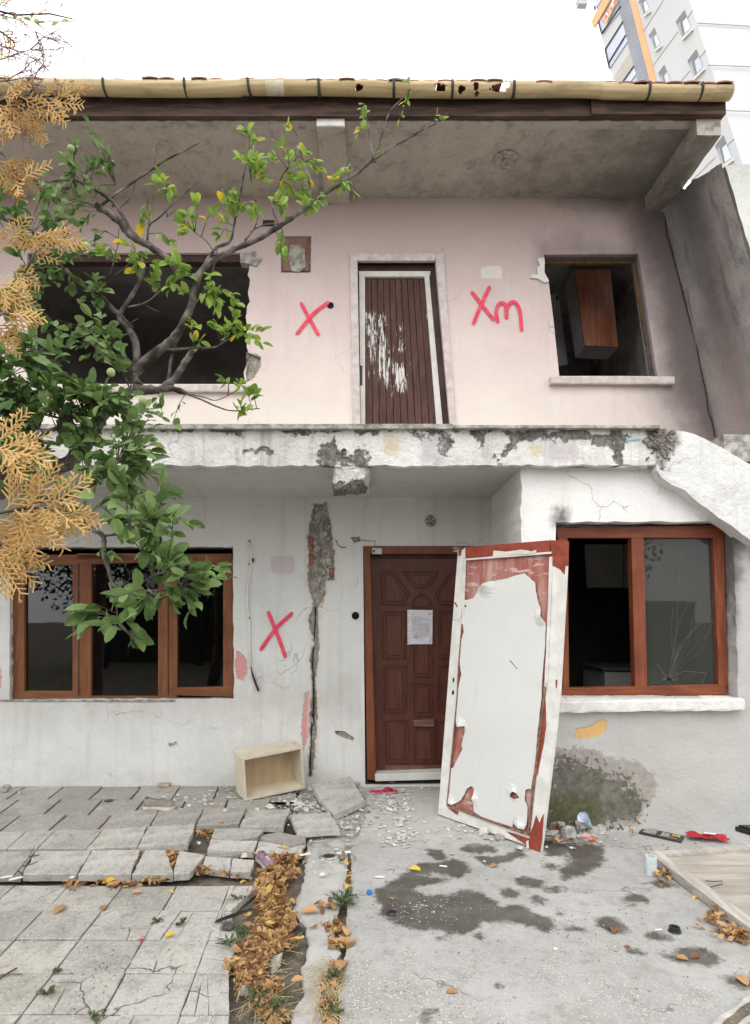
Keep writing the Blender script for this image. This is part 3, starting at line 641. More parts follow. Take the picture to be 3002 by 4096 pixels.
# pipe holes and small fittings
def disc(name, u, v, Y, r, mat, dy=.0, th=.006, n=24, parent=None):
    c = at(u, v, Y); mm = MB(); mm.prism([(c.x + r*math.cos(2*math.pi*i/n), Y + dy, c.z + r*math.sin(2*math.pi*i/n)) for i in range(n)], (0, th, 0)); return mm.build(name, mat, parent or house)
def ringy(name, u, v, Y, r0, r1, dy, mat, n=26, th=.01):
    c = at(u, v, Y); mm = MB(); vs = []
    for i in range(n):
        a = 2*math.pi*i/n
        for r, d in ((r0, dy+th), (r0, dy), (r1, dy), (r1, dy+th)): vs.append((c.x + r*math.cos(a), Y + d, c.z + r*math.sin(a)))
    mm.add(vs, [(i*4+k, ((i+1) % n)*4+k, ((i+1) % n)*4+k+1, i*4+k+1) for i in range(n) for k in range(3)]); return mm.build(name, mat, house, smooth=False)
disc('pipe_hole', *a3(1457,355), YW, .026, M['hole'], -.002); ringy('pipe_rim', *a3(1457,355), YW, .026, .031, -.006, M['iron'])
disc('socket_hole', *a5(1567,730), YW, .034, M['hole'], -.006); c = at(*a5(1567,730), YW); m = MB(); m.box((c.x-.042, YW-.0055, c.z-.044), (c.x+.042, YW+.004, c.z+.044)); m.build('socket_box', M['white_wood'], house, bevel=.003)
disc('lamp_rose', *a6(245,313), YW, .052, M['cement'], -.012, .014); m = MB(); c = at(*a6(245,313), YW)
for i in range(5):
    a = 1.2*i + .4; m.box((-.004,-.018,.012), (.004,-.011,.042), M=Matrix.Translation(c) @ Matrix.Rotation(a, 4, 'Y'))
m.build('lamp_hook', M['iron'], house)
# conduit and hanging cable
m = MB(); m.tube([at(*a5(x, y), YW - .012) for x, y in [(1100,402),(1110,470),(1104,520),(1092,600),(1090,680),(1100,760),(1100,850),(1106,960)]], .009, 8, .1); m.build('conduit', M['white_plastic'], house, smooth=True)
m = MB(); m.tube([at(*a5(x, y), YW - .02) for x, y in [(1106,955),(1114,990),(1128,1030),(1140,1062)]], [.004,.009,.010,.009], 8); 
m.build('cable', M['black'], house, smooth=True)
m = MB(); m.tube([at(*a5(x, y), YW - .01) for x, y in [(1480,395),(1492,420),(1505,430),(1525,428)]], .0035, 6); m.build('wire', M['iron'], house); m = MB(); m.tube([at(*a5(x, y), YW - .008) for x, y in [(1585,396),(1620,400),(1654,402),(1652,430)]], .0025, 6)
m.build('wire', M['iron'], house)
for q0_, q1_, r_ in (((1100,398),(1100,406),.008),((1115,478),(1115,494),.010),((1100,498),(1100,506),.007),((1099,736),(1099,744),.007)):
    m = MB(); m.tube([at(*a5(*q0_), YW-.016), at(*a5(*q1_), YW-.016)], r_, 6); m.build('cable_clip', M['black'], house)
# spray painted marks
def graffiti(strokes, f, Y, w, name='spray_mark'):
    m = MB()
    for i, s_ in enumerate(strokes):
        P = [at(*f(*p), Y) for p in s_]; Q = []
        for k in range(len(P)-1):      # smooth through the points
            p0, p1, p2, p3 = P[max(k-1,0)], P[k], P[k+1], P[min(k+2,len(P)-1)]
            for j in range(5):
                t = j/5; Q.append(.5*((2*p1) + (p2-p0)*t + (2*p0-5*p1+4*p2-p3)*t*t + (3*p1-p0-3*p2+p3)*t**3))
        Q.append(P[-1]); n = len(Q); y = YW - .0085 - .0006*i; vs = []; cv = []; rn = random.Random(i)
        ext = [Q[0] + (Q[0]-Q[1]).normalized()*w*k for k in (.95, .6)] + Q + [Q[-1] + (Q[-1]-Q[-2]).normalized()*w*k for k in (.6, .95)]; N = len(ext)
        for k, p in enumerate(ext):
            tg = ext[min(k+1, N-1)] - ext[max(k-1, 0)]; sx = Vector((-tg.z, 0, tg.x)).normalized(); e = min(k, N-1-k); f0 = (0, .6, 1)[min(e, 2)]; q = (.35, .8, 1)[min(e, 2)]; ww = w*(1 + .22*(1 - abs(2*k/N - 1)) * (rn.random()*.3 - .3))
            for o_, cc in ((-.95, 0), (-.52, .62), (-.3, 1), (.3, 1), (.52, .62), (.95, 0)): r_ = p + sx*o_*ww*q; vs.append((r_.x, y, r_.z)); cv.append(cc*f0)
        m.add(vs, [(k*6+j, k*6+j+1, (k+1)*6+j+1, (k+1)*6+j) for k in range(N-1) for j in range(5)], cover=cv)
    return m
graffiti([[(1330,350),(1362,410),(1402,482)], [(1445,345),(1380,395),(1312,478)]], a3, YW, .028).build('spray_mark', M['red_spray'], house)['label'] = 'red sprayed X left of the upper door'
graffiti([[(430,300),(470,352),(520,415)], [(503,278),(468,352),(435,432)], [(540,425),(534,385),(545,352),(565,345),(577,365),(579,408)], [(579,405),(578,375),(597,344),(620,345),(638,385),(645,462)]], a4, YW, .028).build('spray_mark', M['red_spray'], house)['label'] = 'red sprayed letters Xm right of the upper door'
graffiti([[(1185,718),(1222,810),(1258,908)], [(1285,722),(1215,790),(1153,876)]], a5, YW, .028).build('spray_mark', M['red_spray'], house)['label'] = 'red sprayed X on the white lower wall'

# left lower window
YL = YW + .05
wl_ = window_frame('window', [[(50,462),(1024,456),(1018,480),(50,516)], [(50,1062),(345,1062),(345,1094),(50,1094)], [(345,1084),(750,1084),(750,1100),(345,1096)], [(748,1048),(1030,1042),(1030,1088),(748,1080)], [(340,455),(760,455),(760,488),(340,488)], [(700,478),(1010,474),(1010,508),(700,510)]],
    [[(48,455),(108,455),(108,1096),(48,1096)], [(320,480),(402,480),(402,1098),(320,1094)], [(697,480),(781,480),(781,1095),(697,1095)], [(984,470),(1030,470),(1034,1092),(984,1080)]], YL, .06, [M['win_wood'], M['win_wood_x']], a5, 'orange brown wooden window in three lights behind the leaves')
for q in ([(106,500),(322,500),(322,1066),(106,1066)], [(400,484),(699,484),(699,1088),(400,1088)], [(779,500),(986,500),(986,1052),(779,1052)]):
    m = MB(); quadprism(m, q, YL + .03, .004, a5); m.build('pane', M['glass'], wl_)
m = MB(); 
for u in (345, 740): m.prism([at(*a5(u, 500), YL-.006), at(*a5(u+3, 500), YL-.006), at(*a5(u+3, 1080), YL-.006), at(*a5(u, 1080), YL-.006)], (0, .004, 0))
m.build('sash_gap', M['dark_jamb'], wl_)
m = MB(); wavy_box(m, at(0,2800,YW-.01).x, at(700,2800,YW-.01).x, YW-.012, YW+.04, at(300,2806,YW).z, at(300,2798,YW).z, .05, .004, 19); m.build('window_sill', M['cement'], house)

# entrance door
YD = YW + .09
m = MB()
for q in ([(1455,2184),(1482,2200),(1505,3120),(1470,3120)],): quadprism(m, q, YW - .006, .10)
quadprism(m, [(1455,2184),(1900,2184),(1900,2215),(1478,2215)], YW - .009, .10)
m.build('door_frame', M['jamb_wood'], house, bevel=.003)['label'] = 'orange brown frame of the panelled entrance door'
m = MB(); quadprism(m, [(1480,2212),(1900,2212),(1900,2232),(1480,2232)], YD - .02, .04); m.build('door_lintel', M['dark_jamb'], house)
m = MB(); leaf = [(1481,2222),(1892,2222),(1892,3088),(1500,3088)]; quadprism(m, leaf, YD, .04)
def panel(m, pts, hgt=.012, ins=.016, Y=YD, f=dz, k=0.0):
    """raised border moulding and bevelled field around a polygon"""
    P = [at(*f(*p), Y) for p in pts]; c = sum(P, Vector())/len(P); n = len(P)
    def inset(d):
        out = []
        for i in range(n):
            a, b, e = P[i-1], P[i], P[(i+1) % n]; t1 = (b-a).normalized(); t2 = (e-b).normalized()
            n1 = Vector((-t1.z, 0, t1.x)); n2 = Vector((-t2.z, 0, t2.x))
            if n1.dot(c-b) < 0: n1, n2 = -n1, -n2
            h = (n1+n2); h = h/max(.3, h.length_squared)*2 if h.length > 0 else n1
            out.append(b + h*d)
        return out
    rings = [(0, 0), (.004, -hgt), (ins*.6, -hgt), (ins, .006), (ins*1.9, .006), (ins*2.4, -.010), (ins*2.6, -.010)]
    vs = []
    for d, h in rings: vs += [q + Vector((0, h, 0)) for q in inset(d)]
    m.add(vs, [(r*n+i, r*n+(i+1) % n, (r+1)*n+(i+1) % n, (r+1)*n+i) for r in range(len(rings)-1) for i in range(n)] + [tuple((len(rings)-1)*n+i for i in range(n))])
mir = lambda p: [(932-x, y) for x, y in p][::-1]
pl = [[(200,297),(280,297),(385,437),(355,517),(205,517)], [(208,558),(358,558),(362,865),(215,865)], [(218,905),(366,905),(368,1212),(222,1212)], [(226,1255),(376,1255),(378,1535),(230,1535)]]
for p in pl: panel(m, p); panel(m, mir(p))
panel(m, [(332,297),(578,297),(505,412),(420,412)]); panel(m, [(400,545)] + [(463+63*math.cos(a), 512-63*math.sin(a)) for a in np.linspace(math.pi, 0, 9)] + [(526,545)], ins=.010)
for p in ([(405,560),(530,560),(533,982),(408,982)], [(408,1018),(534,1018),(538,1232),(410,1232)], [(411,1300),(545,1300),(548,1535),(413,1535)]): panel(m, p)
do = m.build('entrance_door', M['door_wood'], house)
m = MB(); quadprism(m, [(410,1258),(545,1250),(543,1300),(412,1300)], YD - .022, .02, dz); quadprism(m, [(228,1550),(590,1550),(590,1588),(230,1590)], YD - .008, .01, dz); m.build('door_ledge', wood('worn_ledge', (.10,.05,.03), (.22,.13,.08), 'x'), do, bevel=.002)
m = MB(); 
for x, y, r in ((463,508,6), (166,950,6), (290,978,4)): m.tube([at(*dz(x,y), YD-.016), at(*dz(x,y), YD-.005)], r/1.61*YD/2350*.9, 12)
m.build('door_knob', M['iron'], do)
m = MB(); quadprism(m, [(162,1606),(600,1590),(600,1640),(164,1652)], YW - .03, .14, dz); m.build('threshold', M['marble'], house, bevel=.004)
for q, lab in (([(145,148),(208,150),(206,188),(146,186)], 'white sticker'), ([(664,144),(702,143),(700,172),(666,174)], 'white sticker')):
    m = MB(); quadprism(m, q, YW - .012, .001, dz); m.build('sticker', M['sticker'], house)
m = MB(); quadprism(m, [(670,150),(680,149),(676,166),(668,167)], YW - .0135, .001, dz); quadprism(m, [(684,150),(697,150),(697,157),(684,157)], YW - .0135, .001, dz); quadprism(m, [(150,160),(162,160),(162,176),(150,176)], YW - .0135, .001, dz); m.build('sticker_print', M['iron'], house)

# eaves: soffit, beams, fascia, gutter, roof
XE = at(2888, 430, YE).x
m = MB(); 
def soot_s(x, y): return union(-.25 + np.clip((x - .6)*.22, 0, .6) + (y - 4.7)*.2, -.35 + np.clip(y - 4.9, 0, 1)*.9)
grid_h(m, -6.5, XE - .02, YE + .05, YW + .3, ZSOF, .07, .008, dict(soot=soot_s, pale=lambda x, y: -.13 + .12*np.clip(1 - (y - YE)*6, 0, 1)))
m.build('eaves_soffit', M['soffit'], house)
ZF0 = at(1500, 474, YE).z; ZF1 = at(1500, 378, YE).z
m = MB(); zr = at(1500, 500, YE+.03).z
n = 150; vs = []
for i in range(n+1):
    x = -6.5 + (XE - .03 + 6.5)*i/n; vs += [(x, YE + .02 + .006*mnoise.noise(Vector((x*8,1,1))), ZF0 + .02), (x, YE + .02 + .01*mnoise.noise(Vector((x*8,2,1))), ZSOF - .006 + .012*mnoise.noise(Vector((x*14,7,1)))), (x, YE + .10, ZSOF - .002)]
m.add(vs, [(i*3+k, i*3+k+1, (i+1)*3+k+1, (i+1)*3+k) for i in range(n) for k in range(2)], pale=.02); m.build('eaves_edge', M['soffit'], house)
def beam(x0, x1, zb, y0=YE, y1=YW + .05, name='eaves_beam', endpale=.1):
    m = MB(); K = 26; vs = []; pa = []
    for k in range(K):
        y = y0 + (y1-y0)*k/(K-1); g = lambda q: .007*mnoise.noise(Vector((y*7, q*5, x0)))
        vs += [(x0+g(1), y+ (g(7)*1.5 if k == 0 else 0), ZSOF+.03), (x0+g(2), y, zb+g(3)), ((x0+x1)/2, y, zb+g(9)), (x1+g(4), y, zb+g(5)), (x1+g(6), y, ZSOF+.03)]; pa += [endpale if k == 0 else -.2]*5
    m.add(vs, [(k*5+i, (k+1)*5+i, (k+1)*5+i+1, k*5+i+1) for k in range(K-1) for i in range(4)] + [(0,1,2,3,4)], pale=pa, soot=[(.12 if x0 > 1 and i_ % 5 else (-.12 if x0 > 1 else -.5)) for i_ in range(len(vs))]); return m.build(name, M['soffit'], house)
q0 = at(1267, 505, YE); q1 = at(1380, 505, YE); beam(q0.x, q1.x, q0.z)
m = MB(); zb = q0.z; m.prism([(x, YE - .003, z) for x, z in rag([(q0.x+.004, zb+.004), (q1.x-.004, zb+.004), (q1.x-.004, zb+.075), (q0.x+.004, zb+.075)], .006, .03, 4)], (0,.002,0)); m.build('beam_end_paint', M['white_cement'], house)
q0 = at(2790, 525, YE); q1 = at(2886, 525, YE); beam(q0.x, q1.x, q0.z - .03, name='eaves_beam', endpale=.05)
m = MB()
XJ = at(2355, 430, YE).x
for x0, x1, dy, s in ((-6.5, XJ, 0, 1), (XJ + .004, XE, -.02, 2)):
    n = int((x1-x0)/.1); vs = []
    for i in range(n+1):
        x = x0 + (x1-x0)*i/n; w = .006*mnoise.noise(Vector((x*3, s, 0))); vs += [(x, YE-.03+dy+w, ZF0-.006+w), (x, YE-.03+dy+w*1.3, ZF1), (x, YE+.02, ZF1), (x, YE+.02, ZF0)]
    m.add(vs, [(i*4+k, i*4+(k+1) % 4, (i+1)*4+(k+1) % 4, (i+1)*4+k) for i in range(n) for k in range(4)] + [(0,1,2,3), tuple(n*4+k for k in (3,2,1,0))])
m.build('fascia_board', M['dark_wood'], house)
# gutter: half round, open on top, with holes broken through it
ga, gb = at(1500, 322, YG), at(1500, 386, YG); GR = (ga.z - gb.z)/2*.80; GZ = (ga.z + gb.z)/2 + GR*.30
def gx(u): return at(u, 350, YG - .05).x
holes = [(z_, w_, ang) for z_, w_, ang in ((gx(1437), .035, 1.5), (gx(1765), .05, 1.3), (gx(1848), .03, 1.5), (gx(1905), .025, 1.2), (gx(1998), .07, 1.4), (gx(1910), .02, 1.9), (gx(2025), .03,1.1))]
m = MB(); NA = 30; x = -6.5; XG = at(2915, 350, YG).x; xs = []
n = int((XG + 6.5)/.009); vs = []
for i in range(n+1):
    x = -6.5 + (XG + 6.5)*i/n; u_ = PU + x*F/(YG); seg = int((x + 6.5)/1.37); sg = .004*((seg*7) % 3 - 1) - .010*max(0, x+1)
    sg -= .006*math.sin(x*3.1)
    for k in range(NA+1):
        a = math.pi*(.93 + 1.14*k/NA); r = GR*(1 + .035*(seg % 2)) + .003*mnoise.noise(Vector((x*3, k*.4, 1)))
        vs.append((x, YG + math.cos(a)*r, GZ - .0 + math.sin(a)*r*1.12 + sg))
fs = []
for i in range(n):
    xm = -6.5 + (XG + 6.5)*(i+.5)/n
    for k in range(NA):
        am = .1 + k/NA*3.0; bad = False
        for hx, hw, ha in holes:
            if ((xm-hx)/hw)**2 + ((am-ha+.6)/.38)**2 + .7*mnoise.noise(Vector((xm*45, am*4, hx))) < .8: bad = True
        top = -.55 < (xm - gx(2560))/.09 < .55
        if top and k < 2: bad = True
        if not bad: fs.append((i*(NA+1)+k, (i+1)*(NA+1)+k, (i+1)*(NA+1)+k+1, i*(NA+1)+k+1))
m.add(vs, fs); gut = m.build('gutter', M['gutter'], house, smooth=True)
sol = gut.modifiers.new('solid', 'SOLIDIFY'); sol.thickness = .003
for u in (118, 413, 738, 995, 1276, 1577, 1812, 2059, 2602, 2812, -180, -450):
    m = MB(); x = gx(u); t = .25 if u == 995 else .06
    P = [(x + t*.06*(k/10-.5), YG + math.cos(a)*(GR*1.06+.003), GZ + math.sin(a)*(GR*1.19+.003) - .010*max(0,x+1)) for k, a in enumerate(np.linspace(math.pi*.93, math.pi*1.98, 14))]
    m.tube(P, .011, 6); m.build('gutter_bracket', M['iron'], house)
m = MB(); x0, x1 = gx(1062), gx(1135); 
for i in range(2): pass
vs = [(x, YG + math.cos(a)*(GR*1.07), GZ + math.sin(a)*(GR*1.2)) for x in (x0, x1) for a in np.linspace(math.pi*.93, math.pi*2, 14)]
m.add(vs, [(k, k+1, 14+k+1, 14+k) for k in range(13)]); m.build('gutter_sleeve', plain('pale_sleeve', (.58,.52,.40), .5, .2, 9, .001), house, smooth=True)
m = MB(); c = Vector((XG + .002, YG, GZ - .045)); m.tube([c, c + Vector((.012,0,0))], GR*1.12, 20); m.build('gutter_end_cap', plain('pale_cap', (.62,.54,.40), .5, .2, 9, .001), house)
# roof of clay tiles, sloping up and back, and the outer shell of the house
m = MB(); rnd = random.Random(2)
nx = 75; tw = (XE + 6.6)/nx
for i in range(nx):
    x0 = -6.6 + i*tw
    if rnd.random() < .13 and i < nx-3: continue
    zz = GZ + GR*.48 + rnd.uniform(-.004,.004) - max(0, x0+1)*.010; K = 6; vs = []
    for j, (yy_, zr_) in enumerate(((YG - .055 + rnd.uniform(-.01,.01), 0), (YG + .5, .10), (YG + 3.4, .86))):
        for k in range(K+1): vs.append((x0 + tw*.97*k/K, yy_, zz + zr_ - .01 + .008*math.sin(math.pi*k/K)))
    vs2 = [(a, b, c_ - .012) for a, b, c_ in vs]
    m.add(vs + vs2, [(j*(K+1)+k, j*(K+1)+k+1, (j+1)*(K+1)+k+1, (j+1)*(K+1)+k) for j in range(2) for k in range(K)] + [(k, 3*(K+1)+k, 3*(K+1)+k+1, k+1) for k in range(K)])
m.build('roof', plain('clay_roof_tiles', (.24,.10,.065), .9, .4, 9, .004), house)
m = MB(); m.box((-6.5, YG+.2, ZSOF+.12), (XE-.03, 9.5, ZSOF+.16)); m.box((-6.5, 9.4, -.1), (6.0, 9.6, ZSOF+.12)); m.box((-6.6, YW+.05, -.1), (-6.5, 9.4, ZSOF+.12)); m.build('outer_shell', M['cement'], house)

# rooms behind the openings
def room(x0, x1, y0, y1, z0, z1, mat, name='room'):
    m = MB(); th = .06
    m.box((x0-th, y0, z0-th), (x0, y1+th, z1+th)); m.box((x1, y0, z0-th), (x1+th, y1+th, z1+th)); m.box((x0, y1, z0-th), (x1, y1+th, z1+th)); m.box((x0, y0, z0-th), (x1, y1, z0)); m.box((x0, y0, z1), (x1, y1, z1+th))
    return m.build(name, mat, house)
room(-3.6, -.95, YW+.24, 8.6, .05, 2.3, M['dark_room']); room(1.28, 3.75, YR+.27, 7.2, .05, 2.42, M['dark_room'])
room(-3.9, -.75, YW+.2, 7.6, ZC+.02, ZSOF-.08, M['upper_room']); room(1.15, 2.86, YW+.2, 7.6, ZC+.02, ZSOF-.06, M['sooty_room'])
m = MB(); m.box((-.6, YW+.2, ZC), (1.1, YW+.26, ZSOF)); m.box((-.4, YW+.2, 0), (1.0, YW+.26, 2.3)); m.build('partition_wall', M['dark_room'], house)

# outside stair going down to the right behind a solid sloping parapet
top = [(2626,1735),(2700,1722),(2780,1738),(2850,1772),(3002,1858),(3800,2382)]
bot = [(3800,2690),(3002,2158),(2900,2086),(2800,2014),(2740,1960),(2690,1940),(2650,1912),(2628,1880)]
YB = YS - .01
pr = rag(xz(top, YB), .006, .05, 51, False)[:-1] + rag(xz(bot, YB), .004, .05, 52, False)
m = MB(); st_s = [xz([(1180,885),(1300,895),(1335,930),(1320,980),(1275,1010),(1262,1060),(1240,980)], YB, a4), xz([(2870,1735),(2960,1775),(2990,1800),(2975,1806),(2900,1770)], YB)]
sheet(m, pr, [], [], YB, .035, .1, .02, .012, dict(soot=f_(st_s, .02)), edge=.14, seed=17); m.build('stair_parapet', M['stair'], house)
m = MB(); a_ = at(2880,1760,YB+.2)
for i in range(13):
    x0 = a_.x + i*.30; zt = ZC - .02 - i*.2
    if zt > .15: m.box((x0, YB+.145, zt-.20), (x0+.31, YW-.02, zt)); 
m.build('stair_steps', M['cement'], house)
# landing wall behind the stair and the side wall with soot and painted shade
cb = (at(2878,1760,YW).x, YW, at(2878,1750,YW).z); ct = (at(2662,870,YW).x, YW, at(2665,850,YW).z)
YK = 4.42
fb = at(3212,1745,YK); ft = at(2896,663,YK)
m = MB(); NH, NV = 26, 60; vs = []; at_s = []; at_m = []; at_p = []
topc = [at(*tz(x, y), YW + (YK-YW)*t) for x, y, t in ((855,2010,0),(1030,1785,.3),(1060,1740,.36),(1090,1790,.4),(1130,1760,.46),(1180,1690,.58),(1240,1665,.68),(1300,1610,.82),(1370,1552,.94),(1420,1535,1.0))]
for i in range(NH+1):
    t = i/NH; ys = YW + (YK - YW)*t
    tt = [(q.y - YW)/(YK-YW) for q in topc]; zt = float(np.interp(t, tt, [q.z for q in topc])) + .014*mnoise.noise(Vector((t*22, 1, 1)))
    b_ = Vector(cb).lerp(fb, t); T_ = Vector(ct).lerp(ft, t)
    for j in range(NV+1):
        s = j/NV; z = b_.z + (zt - b_.z)*s; sx = (z - b_.z)/(T_.z - b_.z)
        x = b_.x + (T_.x - b_.x)*sx + .008*mnoise.noise(Vector((t*4, z*4, 2))) + .012
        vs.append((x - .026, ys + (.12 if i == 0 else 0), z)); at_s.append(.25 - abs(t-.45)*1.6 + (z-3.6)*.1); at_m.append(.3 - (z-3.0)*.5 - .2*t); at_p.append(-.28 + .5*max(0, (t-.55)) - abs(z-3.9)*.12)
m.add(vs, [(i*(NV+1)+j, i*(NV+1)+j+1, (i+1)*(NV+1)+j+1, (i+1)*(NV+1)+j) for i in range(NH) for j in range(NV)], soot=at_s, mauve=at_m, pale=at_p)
m.build('sooty_shaded_side_wall', M['side'], house)
m = MB(); NW = 40; vs = []
for i in range(NW+1):
    t = i/NW
    for j in range(NV+1):
        s = j/NV; zt = ft.z + .05*mnoise.noise(Vector((t*7+3, 0, 1))) + .025*mnoise.noise(Vector((t*40+3, 0, 1))) + t*.1
        z = fb.z - .0 + (zt - fb.z)*s; sx = (z-fb.z)/(ft.z-fb.z)
        x0 = fb.x + (ft.x - fb.x)*sx + .014*mnoise.noise(Vector((0, z*7, 2))); vs.append((x0 + (6.5 - x0)*t + .012, YK + .01*mnoise.noise(Vector((t*30, z*5, 4))) * (t > 0), z))
m.add(vs, [(i*(NV+1)+j, i*(NV+1)+j+1, (i+1)*(NV+1)+j+1, (i+1)*(NV+1)+j) for i in range(NW) for j in range(NV)])
m.add([(vs[i*(NV+1)+NV]) for i in range(NW+1)] + [(vs[i*(NV+1)+NV][0], YW+1, vs[i*(NV+1)+NV][2]) for i in range(NW+1)], [(i, NW+1+i, NW+2+i, i+1) for i in range(NW)])
m.build('weathered_end_wall', M['sideend'], house)
m = MB(); q = at(2875,1745,YK-.1); m.box((cb[0]-.02, YK-.12, q.z-.35), (6.5, YW+.3, q.z-.005)); m.build('landing_ledge', plain('landing_render', (.40,.36,.34), .9, .25, 9, .006), house, bevel=.01)
# the crack along the corner
m = MB(); pts = [(-.012,0)]
cpts = [at(u, v, YW - .009) for u, v in ((2664,870),(2672,940),(2690,1010),(2712,1080),(2736,1170),(2758,1270),(2780,1370),(2800,1470),(2822,1570),(2836,1640),(2850,1690),(2862,1745))]
rnd = random.Random(4); cpts = [p + Vector((rnd.uniform(-.012,.012), 0, 0)) for p in cpts]
ribbon(m, cpts, .008, Vector((0,-1,0)), .003, .85, 8, False); m.build('wall_crack', M['hole'], house)
# round ceiling rose on the soffit
c = at(2023, 636, 4.6); k = (ZSOF - CH)/(c.z - CH); c = Vector((c.x*k, c.y*k, ZSOF)); m = MB()
m.tube([c + Vector((0,0,.01)), c - Vector((0,0,.012)), c - Vector((0,0,.018))], [.105,.105,.085], 28); m.tube([c - Vector((.02,.01,.016)), c - Vector((.02,.01,.024))], .02, 10); m.build('ceiling_rose', plain('grimy_rose', (.36,.34,.31), .9, .35, 30, .008), house)

# things inside the rooms
cab = thing('wall_cabinet', (2.3, 6.35, 4.3), 'wooden wall cabinet with white side hanging inside the small upper window', 'cabinet')
def prism8(m, F4, B4): 
    m.add(list(F4) + list(B4), [(0,1,2,3), (7,6,5,4), (0,4,5,1), (1,5,6,2), (2,6,7,3), (3,7,4,0)])
fA = [at(*a4(878,196), 5.95), at(*a4(1036,196), 5.95), at(*a4(1072,537), 5.95), at(*a4(925,530), 5.95)]; bk = Vector((0,.30,0))
m = MB(); m.prism(fA, (0,.02,0)); m.build('door', wood('cabinet_front', (.24,.08,.04), (.38,.15,.075), 'z', .4, 3), cab)
m = MB(); prism8(m, [p + Vector((0,.021,0)) for p in fA], [p + bk for p in fA]); m.build('carcass', plain('cabinet_side', (.62,.62,.64), .5, .15, 5, 0), cab)
pn = thing('white_board', (2.0, 6.6, 2.8), 'tall off white board standing behind the cabinet in the upper room', 'board')
m = MB(); m.prism([at(*a4(x, y), 6.75) for x, y in ((770,280),(806,284),(850,610),(790,625))], (0,.03,0)); m.build('panel', plain('dusty_white_board', (.75,.75,.75), .6, .1, 5, 0), pn)
m = MB(); m.prism([at(*a4(x, y), 6.74) for x, y in ((797,310),(804,311),(808,330),(800,330))], (0,.008,0)); m.build('hinge', M['iron'], pn)
kc = thing('kitchen_cabinet', (2.5, 6.7, 1.5), 'pale kitchen wall cabinet seen through the empty pane of the red brown window', 'cabinet')
m = MB()
for q in ([(925,415),(1092,415),(1092,605),(935,605)], [(1097,415),(1260,415),(1260,605),(1097,605)]): quadprism(m, q, 6.4, .02, a6)
m.build('door', plain('dim_cabinet_door', (.80,.78,.73), .5, .1, 4, 0), kc); m = MB(); quadprism(m, [(922,412),(1262,412),(1262,608),(932,608)], 6.421, .3, a6); m.build('carcass', M['room'], kc)
kb = thing('kitchen_counter', (2.3, 5.6, 0), 'low white kitchen counter at the foot of the empty window light', 'counter')
m = MB(); quadprism(m, [(1000,958),(1340,960),(1340,972),(1002,970)], 5.3, .6, a6); m.build('worktop', M['room'], kb); m = MB(); quadprism(m, [(1012,975),(1338,977),(1338,1250),(1014,1250)], 5.33, .55, a6); m.build('carcass', plain('counter_white', (.42,.42,.41), .5, .1, 5, 0), kb)

# ---------------------------------------------------------------- apartment tower behind
YT = 24.0
O_ = at(*tz(1330,780), YT); U_ = (at(*tz(1110,100), YT) - O_).normalized()
A_ = Vector(((760-1501)/F, 1, 0)).normalized()
NA_ = A_.cross(U_).normalized()
if NA_.x > 0: NA_ = -NA_
tower = thing('apartment_tower', (O_.x, O_.y, 0), 'white high rise with orange strip and grey blue siding towering behind the roof', 'apartment block')
M['t_white'] = plain('tower_render', (.60,.62,.64), .8, .03, .3, 0); M['t_side'] = plain('tower_siding', (.46,.49,.58), .6, .1, .5, 0); M['t_orange'] = plain('tower_orange', (.85,.46,.24), .6, .05, 1, 0)
M['t_glass'] = plain('tower_pane', (.60,.66,.78), .35, .12, .4, 0, .6); M['t_reveal'] = plain('tower_reveal', (.24,.24,.26), .7, .1, 1, 0); M['t_joint'] = plain('tower_joint', (.42,.43,.43), .8, .1, 1, 0); M['t_rail'] = plain('tower_rail', (.06,.07,.10), .5, .1, 1, 0)
def tq(name, q, mat, out=0.0, th=.05, f=tz, parent=None):
    m = MB(); P = [onpl(*f(*p), O_ + NA_*out, NA_) for p in q]; m.prism(P, -NA_*th); return m.build(name, mat, parent or tower)
# solid body: main white block, behind it the balcony block
P = [onpl(*tz(*p), O_, NA_) for p in ((520,-200),(1010,-200),(1330,780),(1640,1740),(1100,1740),(760,780))]
m = MB(); m.prism(P, -NA_*.3)
B_ = Vector((1, -.06, 0)); c1 = onpl(*tz(1012,-200), O_, NA_); c2 = onpl(*tz(1700,1920), O_, NA_); m.prism([c1, c1 + B_*14, c2 + B_*14, c2], (0, .4, 0)); m.build('wall', M['t_white'], tower)
m = MB()
for y0, y1 in ((215,255),(612,632),(1035,1052)):
    a_, b_ = tz(1250 if y0 > 300 else 1150, y0), tz(1800, y1); p0, p1 = [onpl(*q, c1 + Vector((0,-.03,0)), Vector((.06,1,0))) for q in (a_, b_)]
    m.tube([p0, p1], .02, 5)
for a_, b_ in (((650,290),(835,0)),((740,612),(968,300)),((990,775),(1082,665)),((1062,165),(1112,92)),((1175,540),(1235,470)),((1100,1700),(1325,1475)),((1435,1365),(1500,1305))):
    m.tube([onpl(*tz(*a_), O_ + NA_*.01, NA_), onpl(*tz(*b_), O_ + NA_*.01, NA_)], .015, 5)
m.build('panel_joint', M['t_joint'], tower)
